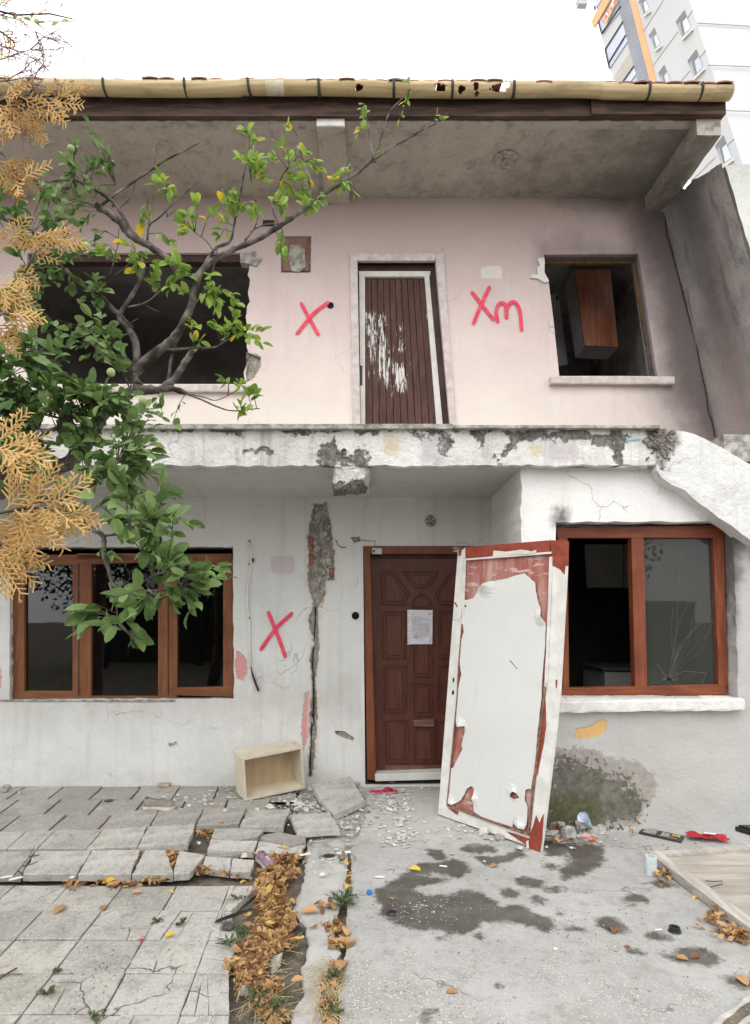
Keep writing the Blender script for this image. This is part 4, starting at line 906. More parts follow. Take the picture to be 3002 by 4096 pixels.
for q in ([(950,203),(1030,93),(1092,258),(1008,345)], [(1060,572),(1143,462),(1205,630),(1122,714)], [(695,335),(748,258),(802,415),(750,458)], [(785,685),(843,608),(905,780),(850,850)], [(600,15),(650,-55),(700,88),(648,132)], [(1320,1370),(1398,1270),(1475,1480),(1385,1548)]):
    w_ = tq('window', q, M['t_reveal'], .012, .01); a, b, c, d = [Vector(p) for p in q]
    tq('reveal_side', [a + (b-a)*.0 + (d-a)*.25, a + (b-a)*.30 + (d-a)*.22, d + (c-d)*.16 - (d-a)*.0, d - (d-a)*.02], M['t_joint'], .02, .01, parent=w_)
    tq('pane', [a + (b-a)*.50 + (d-a)*.42, b + (c-b)*.40 - (b-a)*.02, c, d + (c-d)*.34], M['t_glass'], .03, .01, parent=w_)
    k = (c-d); s0 = d - k*.12 + (d-a)*.06; s1 = c + k*.02 + (d-a)*.06; tq('sill', [s0, s1, s1 + (d-a)*.13, s0 + (d-a)*.13], M['white_cement'], .10, .10, parent=w_)
tq('orange_strip', [(512,-10),(562,-10),(768,785),(712,785)], M['t_orange'], .06, .06)
tq('siding', [(392,-10),(514,-10),(716,785),(600,800)], M['t_side'], .04, .4)
m = MB()
for i in range(46):
    y = -10 + i*17.6; t = i/45; xl, xr = 392 + (600-392)*t, 512 + (712-512)*t
    m.tube([onpl(*tz(xl+2, y+14), O_ + NA_*.05, NA_), onpl(*tz(xr-2, y-16+8), O_ + NA_*.05, NA_)], .010, 4)
m.build('siding_joint', M['t_reveal'], tower)
tq('balcony_wall', [(185,-40),(395,-40),(600,800),(395,800),(330,650),(250,340)], M['t_white'], .0, .5)
for q in ([(222,205),(395,-10),(425,110),(250,318)], [(285,465),(450,205),(497,385),(327,645)], [(432,792),(552,625),(580,690),(500,800)], [(182,60),(205,-10),(260,-20),(192,90)]):
    g = tq('balcony_glass', q, M['t_glass'], .05, .03)
for a_, b_ in (((222,205),(252,318)),((250,318),(428,60)),((285,465),(325,645)),((318,590),(478,330)),((285,465),(450,205)),((435,792),(552,625)),((183,60),(192,95))):
    m = MB(); m.tube([onpl(*tz(*a_), O_ + NA_*.08, NA_), onpl(*tz(*b_), O_ + NA_*.08, NA_)], .035, 5); m.build('balcony_rail', M['t_rail'], tower)
tq('balcony_ceiling', [(350,745),(525,480),(552,622),(437,788)], plain('balcony_underside', (.50,.49,.44), .8, .05, 1, 0), .03, .02)
tq('orange_canopy', [(155,205),(262,-10),(335,-10),(222,195),(178,262)], M['t_orange'], .12, .1)
sg = tq('banner', [(272,172),(362,-8),(398,18),(290,222)], plain('banner_cloth', (.78,.74,.74), .6, .03, 1, 0), .16, .01)
tq('banner_stripe', [(284,205),(392,5),(398,18),(290,222)], plain('banner_yellow', (.78,.62,.10), .6, .03, 1, 0), .175, .01, parent=sg)
def text_mesh(txt, size, mat, Mx, name, parent, ext=.002):
    cu = bpy.data.curves.new(name, 'FONT'); cu.body = txt; cu.size = size; cu.align_x = 'CENTER'; cu.align_y = 'CENTER'; cu.extrude = ext
    o = bpy.data.objects.new('tmp', cu); SC.collection.objects.link(o); dg = bpy.context.evaluated_depsgraph_get(); me = bpy.data.meshes.new_from_object(o.evaluated_get(dg)); bpy.data.objects.remove(o)
    mm = MB(); mm.add([Mx @ v.co for v in me.vertices], [tuple(p.vertices) for p in me.polygons]); return mm.build(name, mat, parent)
bc = onpl(*tz(328,100), O_ + NA_*.19, NA_); bx = (onpl(*tz(392,0), O_ + NA_*.19, NA_) - onpl(*tz(272,190), O_ + NA_*.19, NA_)).normalized(); bn = NA_; by = bn.cross(bx).normalized()
Mx = Matrix((bx, by, bn)).transposed().to_4x4(); Mx.translation = bc
text_mesh('SATILIK', .34, plain('banner_red', (.75,.10,.08), .6, .03, 1, 0), Mx, 'banner_lettering', sg)
m = MB(); m.prism([at(*tz(*p), 40) for p in ((25,-20),(128,-20),(120,34),(36,30))], (0,.4,0))
tag(m.build('roof_canopy', M['t_joint'], None, loc=at(*tz(80,10), 40)), 'small grey canopy edge poking into the sky left of the tower', 'canopy')

# ---------------------------------------------------------------- what the panes reflect, behind the camera
bw = thing('garden_wall', (0, -8, 0), 'low dark garden wall across the yard, behind the photographer', 'wall')
m = MB(); m.box((-9,-8.15,-.05), (9,-8,1.75)); m.build('wall', plain('dark_garden_wall', (.05,.05,.045), .9, .3, 4, 0), bw); m = MB(); m.box((-9.03,-8.2,1.75), (9.03,-7.95,1.83)); m.build('coping', M['cement'], bw)
nbh = thing('neighbour_house', (0, -22, 0), 'pale house across the yard that the panes mirror', 'house')
m = MB(); m.box((-14,-26,-.05), (9,-22,4.6)); m.build('wall', M['t_white'], nbh); m = MB()
for i in range(5): m.box((-11+i*4,-21.99,2.2), (-9.8+i*4,-21.9,3.6))
m.build('window', M['t_reveal'], nbh)
def bare_tree(x, y, h, seed, label):
    t = thing('bare_tree', (x, y, 0), label, 'tree'); rnd = random.Random(seed); m = MB()
    def br(p, d, L, r, dep):
        q = [p]; rr = [r]
        for k in range(4): d = (d + Vector((rnd.uniform(-.2,.2), rnd.uniform(-.2,.2), rnd.uniform(-.1,.15)))).normalized(); q.append(q[-1] + d*L/4); rr.append(r*(1-.15*(k+1)))
        m.tube(q, rr, 6)
        if dep:
            for k in range(4): br(q[1+k % 4], (d + Vector((rnd.uniform(-1,1), rnd.uniform(-1,1), rnd.uniform(0,.7)))).normalized(), L*.6, r*.5, dep-1)
    br(Vector((x, y, -.05)), Vector((0,0,1)), h, .14, 3); m.build('trunk', plain('bark_far', (.05,.045,.04), .9, .3, 9, 0), t)
bare_tree(-3.1, -6.6, 4.2, 1, 'dark bare tree by the garden wall, the left one mirrored in the panes'); bare_tree(-5.2, -7, 4.5, 2, 'dark bare tree by the garden wall, the right one mirrored in the panes')

def back_tree(x, y, rx, z0, z1_, n, seed, label):
    t = thing('garden_tree', (x, y, 0), label, 'tree'); rn = random.Random(seed); m = MB(); w = MB(); w.tube([(x, y, -.05), (x+.1, y, 1.5), (x, y, z1_*.8)], [.16,.13,.05], 7); w.build('trunk', bpy.data.materials['bark_far'], t)
    for i in range(n):
        a, b, q = rn.uniform(0,6.28), rn.uniform(-1,1), rn.random()**.5; c = Vector((x + rx*q*math.cos(a)*(1-b*b)**.5, y + rx*.6*q*math.sin(a), (z0+z1_)/2 + (z1_-z0)/2*b*q)); L = rn.uniform(.10,.22)
        d = Vector((rn.uniform(-1,1), rn.uniform(-1,1), rn.uniform(-1,1))); s_ = d.cross(Vector((rn.uniform(-1,1), rn.uniform(-1,1), 1))).normalized(); d.normalize(); m.add([c - d*L/2, c + s_*L*.3, c + d*L/2, c - s_*L*.3], [(0,1,2,3)])
    m.build('crown', plain('far_leaf', (.05,.07,.03), .8, .4, 3, 0), t)
back_tree(-4.2, -5.6, 2.6, 1.3, 5.6, 4200, 5, 'dark leafy tree across the yard mirrored in the left pane'); back_tree(-7.6, -6.0, 2.4, 1.3, 5.2, 3200, 6, 'dark leafy tree across the yard, farther left of the mirrored pair')
back_tree(4.6, -6.2, 2.6, 1.3, 5.4, 3600, 7, 'dark leafy tree across the yard mirrored in the cracked pane')

# ---------------------------------------------------------------- ground
def ground_mats():
    t = NT('soil'); n = t.noise(9, 8, .7); c = t.mix(t.rng(n, .3, .7), (.10,.085,.065), (.24,.21,.17)); v = t.vor(70); t.bump(t.math('ADD', n, t.math('MULTIPLY', v, .3)), .02)
    c = t.mix(t.rng(t.noise(60, 3), .62, .7), c, (.36,.34,.30)); M['soil'] = t.fin(c, .95, .1)
    t = NT('grey_concrete'); b = t.mix(t.rng(t.noise(1.6, 6, .65), .35, .68), (.42,.42,.41), (.33,.33,.32))
    b = t.mix(t.rng(t.noise(8, 8, .75), .46, .72, 0, .7), b, (.235,.228,.21)); b = t.mix(t.rng(t.noise(3.2, 7, .75, .5), .56, .72, 0, .5), b, (.50,.495,.48)); b = t.mix(t.rng(t.noise(45, 8, .85), .50, .66, 0, .5), b, (.21,.205,.19))
    agg = t.rng(t.math('ADD', t.noise(2.6, 6, .7), t.attr('worn')), .50, .72)
    va = t.vor(95, 'F1', 'Color'); sx = t.n('ShaderNodeSeparateColor'); t.put(sx.inputs[0], va); vd = t.vor(95)
    sp = t.math('MULTIPLY', t.rng(sx.outputs[0], .52, .56), t.rng(vd, .3, .5, 1, 0)); sp2 = t.math('MULTIPLY', t.rng(sx.outputs[1], .80, .83), t.rng(vd, .25, .5, 1, 0))
    b = t.mix(t.math('MULTIPLY', agg, .35), b, (.30,.29,.275))
    b = t.mix(t.math('MULTIPLY', sp, t.math('ADD', t.math('MULTIPLY', agg, .9), .12)), b, (.68,.67,.64))
    b = t.mix(t.math('MULTIPLY', sp2, t.math('ADD', t.math('MULTIPLY', agg, .8), .12)), b, (.13,.12,.115))
    vf = t.vor(22, 'F1', 'Color'); sy = t.n('ShaderNodeSeparateColor'); t.put(sy.inputs[0], vf); dots = t.math('MULTIPLY', t.rng(sy.outputs[0], .93, .95), t.rng(t.vor(22), .12, .22, 1, 0)); b = t.mix(t.math('MULTIPLY', dots, .6), b, (.15,.14,.13))
    dv = t.math('ADD', t.attr('damp'), t.math('MULTIPLY', t.math('SUBTRACT', t.noise(14, 8, .7), .5), .16)); k = t.rng(dv, -.016, .026)
    kc = t.math('MULTIPLY', k, t.rng(t.noise(7, 5), .2, .7, .82, 1.0))
    damp = t.mix(1, b, (.22,.20,.175), 'MULTIPLY'); b = t.mix(kc, b, damp)
    b = t.mix(t.math('MULTIPLY', t.layer('dust', 9, .4, .12), .55), b, (.58,.57,.545))
    e = t.vor(1.1, 'DISTANCE_TO_EDGE', vec=t.warp(t.tc, 4, .3)); kk = t.math('MULTIPLY', t.rng(e, 0, .005, 1, 0), t.rng(t.noise(1.1, 2), .52, .56)); b = t.mix(t.math('MULTIPLY', kk, .7), b, (.10,.095,.09))
    h = t.math('ADD', t.math('MULTIPLY', t.noise(60, 5, .7), .5), t.math('MULTIPLY', t.math('MULTIPLY', sp, agg), .5)); h = t.math('ADD', h, t.noise(5, 5)); h = t.math('SUBTRACT', h, t.math('MULTIPLY', k, .4)); t.bump(h, .006)
    M['concrete'] = t.fin(b, t.rng(k, 0, 1, .85, .55), .3)
    t = NT('paving_tile'); cm = t.mix(t.rng(t.noise(2.2, 6, .65), .35, .68), (.48,.465,.425), (.34,.327,.295)); cm = t.mix(t.math('MULTIPLY', t.attr('tone'), .8), cm, (.25,.24,.225)); cm = t.mix(t.math('MULTIPLY', t.attr('light'), .7), cm, (.60,.59,.57))
    cm = t.mix(t.rng(t.noise(7, 9, .78, .4), .47, .66, 0, .6), cm, (.21,.20,.175)); cm = t.mix(t.rng(t.noise(40, 8, .85), .50, .64, 0, .55), cm, (.18,.172,.15)); cm = t.mix(t.rng(t.noise(3.1, 8, .75), .57, .70, 0, .6), cm, (.52,.51,.485)); va = t.vor(75, 'F1', 'Color'); sx = t.n('ShaderNodeSeparateColor'); t.put(sx.inputs[0], va); vd = t.vor(75)
    cm = t.mix(t.math('MULTIPLY', t.rng(sx.outputs[0], .68, .72), t.rng(vd, .2, .45, .55, 0)), cm, (.62,.61,.59)); cm = t.mix(t.math('MULTIPLY', t.rng(sx.outputs[1], .8, .84), t.rng(vd, .2, .45, .6, 0)), cm, (.15,.14,.13))
    e = t.vor(2.3, 'DISTANCE_TO_EDGE', vec=t.warp(t.tc, 5, .15)); kk = t.math('MULTIPLY', t.rng(e, 0, .008, 1, 0), t.rng(t.math('ADD', t.noise(1.5, 3), t.attr('crk')), .56, .60)); cm = t.mix(t.math('MULTIPLY', kk, .85), cm, (.08,.075,.07))
    h = t.math('ADD', t.math('MULTIPLY', t.noise(70, 5, .7), .6), t.noise(8, 6, .7)); h = t.math('SUBTRACT', h, kk); t.bump(h, .005); M['tile'] = t.fin(cm, .85, .2)
ground_mats()
m = MB(); xs = [-80,-30,-12] + list(np.arange(-6, 6.01, .15)) + [12,30,80]; ys = [-80,-30,-8] + list(np.arange(.3, 5.9, .15)) + [7.5,12,30,80]
m.add([(x, y, -.055 + (.018*mnoise.noise(Vector((x*3, y*3, 0))) if abs(x) < 6.2 and 0 < y < 5.9 else 0)) for y in ys for x in xs], [(j*len(xs)+i, j*len(xs)+i+1, (j+1)*len(xs)+i+1, (j+1)*len(xs)+i) for j in range(len(ys)-1) for i in range(len(xs)-1)])
tag(m.build('ground', M['soil']), kind='structure')
def z4g(pts): return gxy(pts, z4)
damps = [z4g([(0,185),(60,150),(130,110),(190,65),(270,60),(340,40),(400,55),(418,90),(360,118),(260,96),(170,112),(260,122),(330,135),(180,160),(170,190),(260,205),(350,195),(420,178),(480,200),(545,250),(640,250),(700,285),(760,300),(792,330),(740,352),(640,322),(540,315),(455,312),(455,345),(350,365),(250,350),(140,340),(40,285),(45,250),(18,215)]),
    z4g([(240,0),(280,0),(318,35),(290,48),(250,30)]), gxy([(365,650),(430,632),(520,640),(515,662),(450,672),(380,660)], z2), gxy([(430,690),(560,685),(640,655),(650,685),(560,712),(500,726)], z2), gxy([(850,640),(1000,640),(1005,700),(960,740),(905,771),(828,790),(830,745),(870,700)], z2), gxy([(740,620),(850,640),(840,690),(760,680)], z2)]
dell = [(680,142,68,26),(590,190,46,24),(716,220,40,22),(1035,325,66,40),(1400,470,120,42),(1610,580,70,36),(812,278,14,10),(1240,378,55,26),(1145,450,45,20),(1110,250,22,9),(540,598,18,14),(230,720,40,24),(455,378,40,12),(290,388,18,6),(880,345,40,10),(1150,215,60,22),(780,170,60,16),(1260,150,60,18),(770,70,32,18),(1490,340,10,8)]
dell = [(gnd(*z4(a, b)), gnd(*z4(a + c, b)), gnd(*z4(a, b + d))) for a, b, c, d in dell]
def G_damp(x, y):
    o = f_(damps)(x, y) + .016
    for c, e, g in dell: o = np.maximum(o, ell(x, y, c.x, c.y, abs(e.x-c.x), abs(g.y-c.y)))
    return o
def G_worn(x, y): return np.clip(.16 - np.hypot((x+.0)*.45, (y-2.2)*1.0)*.22, -.15, .2) + .12*(y > 3.8)
def G_dust(x, y): return .22 - np.hypot((x-.05)*.55, y-4.55)*.40
def edge_fn(pts, amp, seed):
    P = sorted([(q[1], q[0]) for q in gxy(pts)]); yy_ = [p[0] for p in P]; xx = [p[1] for p in P]
    return lambda y: float(np.interp(y, yy_, xx)) + amp*mnoise.noise(Vector((y*14, seed, 0))) + amp*.6*mnoise.noise(Vector((y*45, seed, 0)))
eY = edge_fn([(1462,3262),(1440,3330),(1403,3400),(1408,3491),(1399,3545),(1385,3672),(1390,3790),(1362,3872),(1353,3981),(1362,4096),(1365,4600)], .008, 1)
eS1 = edge_fn([(1450,3300),(1390,3400),(1390,3455),(1380,3554),(1342,3663),(1338,3745),(1365,3790),(1297,3909),(1285,3981),(1299,4096),(1300,4600)], .008, 2)
eS0 = edge_fn([(1240,3300),(1225,3400),(1221,3445),(1217,3509),(1190,3582),(1172,3627),(1226,3700),(1235,3790),(1208,3845),(1217,3963),(1172,4018),(1162,4096),(1150,4600)], .012, 3)
def slabstrip(name, x0f, x1f, y0, y1, z, nx, ny, mat, th=.06, attrs={}):
    m = MB(); vs = []; X = []; Y = []
    for j in range(ny+1):
        y = y0 + (y1-y0)*j/ny; a, b = x0f(y), x1f(y)
        for i in range(nx+1):
            x = a + (b-a)*i/nx; X.append(x); Y.append(y); e = min(i, nx-i)
            vs.append((x, y, z + .006*mnoise.noise(Vector((x*2.3, y*2.3, 7))) - (.008 if e == 0 else 0)))
    m.add(vs, [(j*(nx+1)+i, j*(nx+1)+i+1, (j+1)*(nx+1)+i+1, (j+1)*(nx+1)+i) for j in range(ny) for i in range(nx)], **{k: g(np.array(X), np.array(Y)) for k, g in attrs.items()})
    for i, s in ((0, -1), (nx, 1)):
        L = [vs[j*(nx+1)+i] for j in range(ny+1)]; m.add(L + [(a + s*-.006, b, z - th) for a, b, _ in L], [(j, j+1, ny+2+j, ny+1+j) for j in range(ny)])
    L = vs[:nx+1]; m.add(L + [(a, b, z-th) for a, b, _ in L], [(i, i+1, nx+2+i, nx+1+i) for i in range(nx)])
    return m.build(name, mat)
tag(slabstrip('concrete_yard', eY, lambda y: 6.5, .7, 5.35, 0, 250, 190, M['concrete'], attrs=dict(damp=G_damp, worn=G_worn, dust=G_dust)), kind='structure')
tag(slabstrip('concrete_path', lambda y: eS0(y), eS1, .7, 4.05, -.012, 14, 200, M['concrete'], attrs=dict(worn=lambda x, y: x*0 - .1, damp=lambda x, y: x*0 - .3)), kind='structure')
# mortar bed around the drain, between path and house
m = MB(); bed = rag(gxy([(1215,3125),(1475,3135),(1462,3262),(1440,3330),(1405,3400),(1250,3405),(1225,3320),(1180,3230)]), .012, .05, 61)
m.prism([(x, y, -.06) for x, y in bed], (0,0,.050)); tag(m.build('mortar_bed', M['concrete']), kind='structure')
dr = gnd(*z1(1450,688), -.009); m = MB()
vs = []
for i in range(28):
    a = 2*math.pi*i/28
    for r, h in ((.062,0),(.058,.008),(.046,.008),(.042,-.02)): vs.append((dr.x + r*math.cos(a), dr.y + r*math.sin(a), dr.z + h))
m.add(vs, [(i*4+k, ((i+1) % 28)*4+k, ((i+1) % 28)*4+k+1, i*4+k+1) for i in range(28) for k in range(3)])
drn = thing('floor_drain', dr, 'round grey floor drain set in the mortar left of the concrete yard', 'drain'); m.build('ring', M['cement'], drn, smooth=True)
m = MB(); m.prism([(dr.x + .043*math.cos(a), dr.y + .043*math.sin(a), dr.z - .004) for a in np.linspace(0, 6.1, 24)], (0,0,.002)); m.build('grate', M['black'], drn)

# paving: rows of tiles running away from the camera
def tile(m, q, z, th=.04, ch=.006, seed=0, tilt=(0,0), shrink=.004, light=0.0, tone=0.0, crk=0.0, amp=.0025):
    c = Vector((sum(p[0] for p in q)/len(q), sum(p[1] for p in q)/len(q)))
    q2 = []
    for p in q:
        v = Vector(p) - c; q2.append(tuple(c + v*(1 - shrink/max(.05, v.length))))
    r = rag(q2, amp, .045, seed)
    h = lambda x, y: z + (x-c.x)*tilt[0] + (y-c.y)*tilt[1]
    n = len(r); t1 = [(x, y, h(x, y) - ch*.6) for x, y in r]; t0 = []
    for x, y in r:
        v = Vector((x, y)) - c; w = c + v*(1 - ch/max(.03, v.length)); t0.append((w.x, w.y, h(w.x, w.y)))
    b = [(x, y, h(x, y) - th) for x, y in r]
    m.add(b + t1 + t0 + [(c.x, c.y, h(c.x, c.y))], [(i, (i+1) % n, n+(i+1) % n, n+i) for i in range(n)] + [(n+i, n+(i+1) % n, 2*n+(i+1) % n, 2*n+i) for i in range(n)] + [(2*n+i, 2*n+(i+1) % n, 3*n) for i in range(n)] + [tuple(range(n))[::-1]], light=light, tone=tone, crk=crk)
eT = edge_fn([(1060,3480),(1045,3518),(1017,3582),(935,3618),(905,3700),(975,3790),(990,3836),(917,3890),(954,3945),(917,4018),(917,4096),(910,4600)], .01, 5)
m = MB(); rnd = random.Random(12); kx = -171/F
rowsN = [gnd(500, v).y for v in (3540,3640,3757,3890,4055)]; rowsN += [rowsN[-1] - .26*i for i in range(1,6)]
def clip_right(q, ef):   # clip a quad with the ragged right edge
    out = []
    for x, y in q: out.append((min(x, ef(y)), y))
    return out
for j in range(len(rowsN)-1):
    ya, yb = rowsN[j], rowsN[j+1]; sh = .01*rnd.uniform(-1,1)
    for i in range(-16, 4):
        xa = -.732 + kx*(0) + i*.297 + sh; Q = [(xa + kx*(yb-2.45)*1.0, yb), (xa + .297 + kx*(yb-2.45), yb), (xa + .297 + kx*(ya-2.45), ya), (xa + kx*(ya-2.45), ya)]
        if min(Q[0][0], Q[3][0]) > eT((ya+yb)/2) - .04: continue
        Q = clip_right(Q, eT); edge_t = Q[1][0] > eT(yb) - .3
        lt = rnd.uniform(0, .4) + (.35 if edge_t else 0); tn = rnd.uniform(0, .7)
        if rnd.random() < (.75 if edge_t else .3):       # cracked tile: split it in two or three pieces
            t1, t2 = rnd.uniform(.25,.75), rnd.uniform(.25,.75); a, b, c, d = [Vector(p) for p in Q]
            if rnd.random() < .5: p1, p2 = a.lerp(b, t1), d.lerp(c, t2); polys = [[a, p1, p2, d], [p1, b, c, p2]]
            else: p1, p2 = a.lerp(d, t1), b.lerp(c, t2); polys = [[p1, p2, c, d], [a, b, p2, p1]]
            if edge_t and rnd.random() < .7:
                w = polys.pop(0); mid1 = w[0].lerp(w[1], .5); mid2 = w[2].lerp(w[3], .4); polys += [[w[0], mid1, mid2, w[3]], [mid1, w[1], w[2], mid2]]
            for k, w in enumerate(polys): tile(m, [tuple(p) for p in w], .001 - rnd.uniform(0,.008), .035, .003, rnd.randint(0,999), (rnd.uniform(-.015,.015), rnd.uniform(-.015,.015)), .0026, lt, tn, .1, .003)
        else: tile(m, Q, .001 - rnd.uniform(0,.006), .035, .004, rnd.randint(0,999), (rnd.uniform(-.01,.01), rnd.uniform(-.01,.01)), .006, lt, tn, .05 if edge_t else -.03)
rowsB = [gnd(500, v).y for v in (3128,3197,3258,3325)]; kb = -300/F
def back_joint(i, y): return gnd(*z1(575 - (575-0)*0, 437)).x + i*.335 + kb*(y - gnd(500,3197).y)
for j in range(3):
    ya, yb = rowsB[j], rowsB[j+1]; off_ = (0, .12, -.03)[j]
    for i in range(-14, 5):
        Q = [(back_joint(i, yb)+off_, yb), (back_joint(i+1, yb)+off_, yb), (back_joint(i+1, ya)+off_, ya), (back_joint(i, ya)+off_, ya)]
        uvr = 1230 - (0, 40, 110)[j] * .0
        if Q[1][0] > (gnd(1240, 3180).x, gnd(1165, 3225).x, gnd(960, 3290).x)[j]+.03: continue
        tile(m, Q, .004 - rnd.uniform(0,.006), .035, .004, rnd.randint(0,999), (rnd.uniform(-.012,.012), rnd.uniform(-.03,.03)), .013, rnd.uniform(0,.15), rnd.uniform(.3,.95), 0)
# row 3322..3398 at the left is still laid tight
for q in ([(-400,580),(-120,580),(-210,655),(-500,655)], [(-118,580),(118,577),(30,655),(-208,655)], [(120,577),(244,572),(163,655),(32,655)], [(246,571),(456,568),(382,655),(165,655)]):
    tile(m, gxy(q, z1, .004), .004, .04, .004, rnd.randint(0,99), (0,0), .003, .25, .3, 0)
tag(m.build('paving', M['tile']), kind='structure')
# loose, lifted and broken slabs: things of their own
def slab(q, f, z, label, th=.04, tilt=(0,0), seed=0, light=.5, tone=.0, crk=0, grp='loose concrete paving slabs', amp=.006):
    P = gxy(q, f, z); c = (sum(p[0] for p in P)/len(P), sum(p[1] for p in P)/len(P), z - th); m = MB()
    tile(m, P, z, th, .005, seed, tilt, .002, light, tone, crk - .12, amp)
    o = m.build('paving_slab', M['tile'], None, loc=c); return tag(o, label, 'paving slab', grp)
lz = -.005
def z3b(x, y): return z3(x, y)
slab([(160,660),(405,658),(341,771),(100,771)], z1, .012, 'whole pale slab in the raised front row, second from the left edge', seed=1, light=.45, tilt=(0,-.03)).name
slab([(408,658),(620,655),(578,771),(345,771)], z1, .016, 'bright square slab in the middle of the raised front row', seed=2, light=.85, tilt=(0,-.03))
slab([(640,657),(733,656),(765,771),(583,771)], z1, .012, 'tapering slab left of the leaf filled wedge gap', seed=3, light=.5, tilt=(0,-.02))
slab([(792,656),(905,680),(835,765),(766,768)], z1, .014, 'broken slab piece right of the leaf filled wedge gap', seed=4, light=.6, tilt=(.03,-.02))
slab([(0,666),(152,664),(95,771),(0,771),(-140,771),(-60,666)], z1, .004, 'greyish slab in the raised front row at the left edge of the photo', seed=5, light=.1, tone=.5)
slab([(-230,668),(-64,666),(-144,771),(-340,771)], z1, .004, 'slab of the raised front row just outside the left edge', seed=55, light=.1, tone=.5)
slab([(460,568),(650,555),(606,645),(383,655)], z1, .016, 'slab in the second row, left neighbour of the slightly lifted one', seed=6, light=.45)
slab([(652,552),(860,545),(830,640),(608,645)], z1, .022, 'slightly lifted slab at the right end of the tight second row', seed=7, light=.5, tilt=(.02,-.02))
slab([(520,487),(700,485),(662,552),(463,565)], z1, .012, 'grey slab between the canvas shoe and the second row', seed=8, light=.15, tone=.5)
slab([(704,485),(896,478),(860,545),(668,550)], z1, .012, 'grey slab right below the toe of the canvas shoe', seed=9, light=.1, tone=.6)
slab([(905,475),(1086,473),(1052,545),(866,552)], z1, .020, 'grey slab scattered with plaster chips below the drawer', seed=10, light=.1, tone=.55)
slab([(1097,478),(1280,477),(1250,565),(1057,557)], z1, .028, 'loose slab in front of the right half of the drawer', seed=11, light=.3, tilt=(.02,-.04))
slab([(1278,503),(1455,490),(1500,572),(1312,585)], z1, .050, 'bright loose slab lying on top of its neighbours below the tilted slab', seed=12, light=.75, tilt=(0,-.03))
slab([(1372,385),(1545,352),(1608,432),(1468,483)], z1, .075, 'large slab tilted on the rubble between drawer and entrance door', seed=13, light=.45, tilt=(-.03,.10), th=.045)
slab([(945,566),(1062,562),(1165,572),(1140,600),(1060,612),(990,613),(934,600)], z1, .020, 'broken slab piece with a curved edge, uppermost of the leaf bed pieces', seed=14, light=.2, tone=.3)
slab([(1165,592),(1230,580),(1345,602),(1350,618),(1290,638),(1210,622),(1148,606)], z1, .035, 'rough dark broken slab piece lying on the two narrow bright pieces', seed=15, light=0, tone=.8)
slab([(930,612),(1137,620),(1120,668),(914,655)], z1, .010, 'narrow bright slab piece, left one of the pair under the broken pieces', seed=16, light=.8)
slab([(1140,622),(1340,640),(1330,672),(1125,672)], z1, .018, 'narrow bright slab piece, right one of the pair under the broken pieces', seed=17, light=.75)
slab([(905,686),(1022,694),(1012,752),(886,738)], z1, .008, 'small pale slab half just left of the purple shoe, farther one', seed=18, light=.55)
slab([(1026,696),(1122,702),(1105,757),(1014,754)], z1, .008, 'small pale slab half touching the toe of the purple shoe', seed=19, light=.55)
slab([(910,672),(1050,668),(1052,682),(960,690),(915,686)], z1, -.008, 'dark sunken slab remnant between the pale halves and the bright pieces', seed=20, light=0, tone=1)

# ---------------------------------------------------------------- the white door leaf leaning in front of the entrance
BL = gnd(1752, 3262); BR = gnd(2161, 3410)
bdir = (BR - BL).normalized(); TL = at(1836, 2192, BL.y)
Nd = bdir.cross(TL - BL).normalized(); Nd = Nd if Nd.y < 0 else -Nd
leaf_ = thing('door_leaf', (BL + BR)/2, 'white door leaf with torn laminate and bare red edges leaning before the brown entrance door', 'door')
def dl(q, out=0.0, f=dz): return [onpl(*(f(*p)), BL + Nd*out, Nd) for p in q]
def dprism(m, q, out, th, f=dz, amp=0, step=.03, seed=0):
    P = dl(q, out, f)
    if amp:
        ux = bdir; uy = Nd.cross(ux).normalized(); o = P[0]; r = rag([((p-o).dot(ux), (p-o).dot(uy)) for p in P], amp, step, seed); P = [o + ux*a + uy*b for a, b in r]
    m.prism(P, -Nd*th)
m = MB(); dprism(m, [(568,1862),(697,148),(746,143),(742,215),(722,540),(690,1100),(620,1810),(617,1882)], 0, .035); dprism(m, [(617,1882),(620,1812),(1160,1994),(1165,2074)], -.001, .033); m.build('stile', M['white_paint'], leaf_, bevel=.002)
m = MB(); dprism(m, [(1302,205),(1390,262),(1345,1080),(1312,1400),(1238,2010),(1225,2105),(1155,2075),(1160,1995),(1215,1480),(1250,1060),(1290,480)], 0, .035)
m.build('stile', M['white_paint'], leaf_, bevel=.002)['label'] = 'hinge side stile of the leaf, white with bare red ends'
m = MB(); dprism(m, [(744,143),(1286,98),(1288,180),(744,212)], .0, .035); dprism(m, [(1287,98),(1392,100),(1390,262),(1302,207)], .0012, .036)

PATCHES = [([(1303,205),(1391,250),(1385,320),(1352,285),(1306,262)],.0018), ([(1200,1870),(1222,1920),(1248,1860),(1240,2010),(1226,2108),(1155,2078),(1160,1998)],.002), ([(1010,1975),(1160,2020),(1160,2078),(1120,2050)],.0022), ([(628,1820),(700,1845),(695,1868)],.0022), ([(697,148),(744,143),(720,165),(716,195),(700,200)],.002)] + [(q, .0022) for q in ([(720,540),(735,545),(738,690),(730,755),(716,750),(722,650)], [(705,935),(722,960),(718,1060),(700,1080),(690,1010)], [(1255,1100),(1262,1150),(1266,1300),(1232,1500),(1205,1620),(1215,1480)], [(1325,1000),(1337,995),(1334,1050),(1326,1045)], [(672,500),(682,498),(695,528),(690,530)])]
m.build('bare_rail', wood('bare_red_rail', (.22,.035,.020), (.34,.07,.04), 'x', .5, 3, .05, (.5,.42,.38)), leaf_)
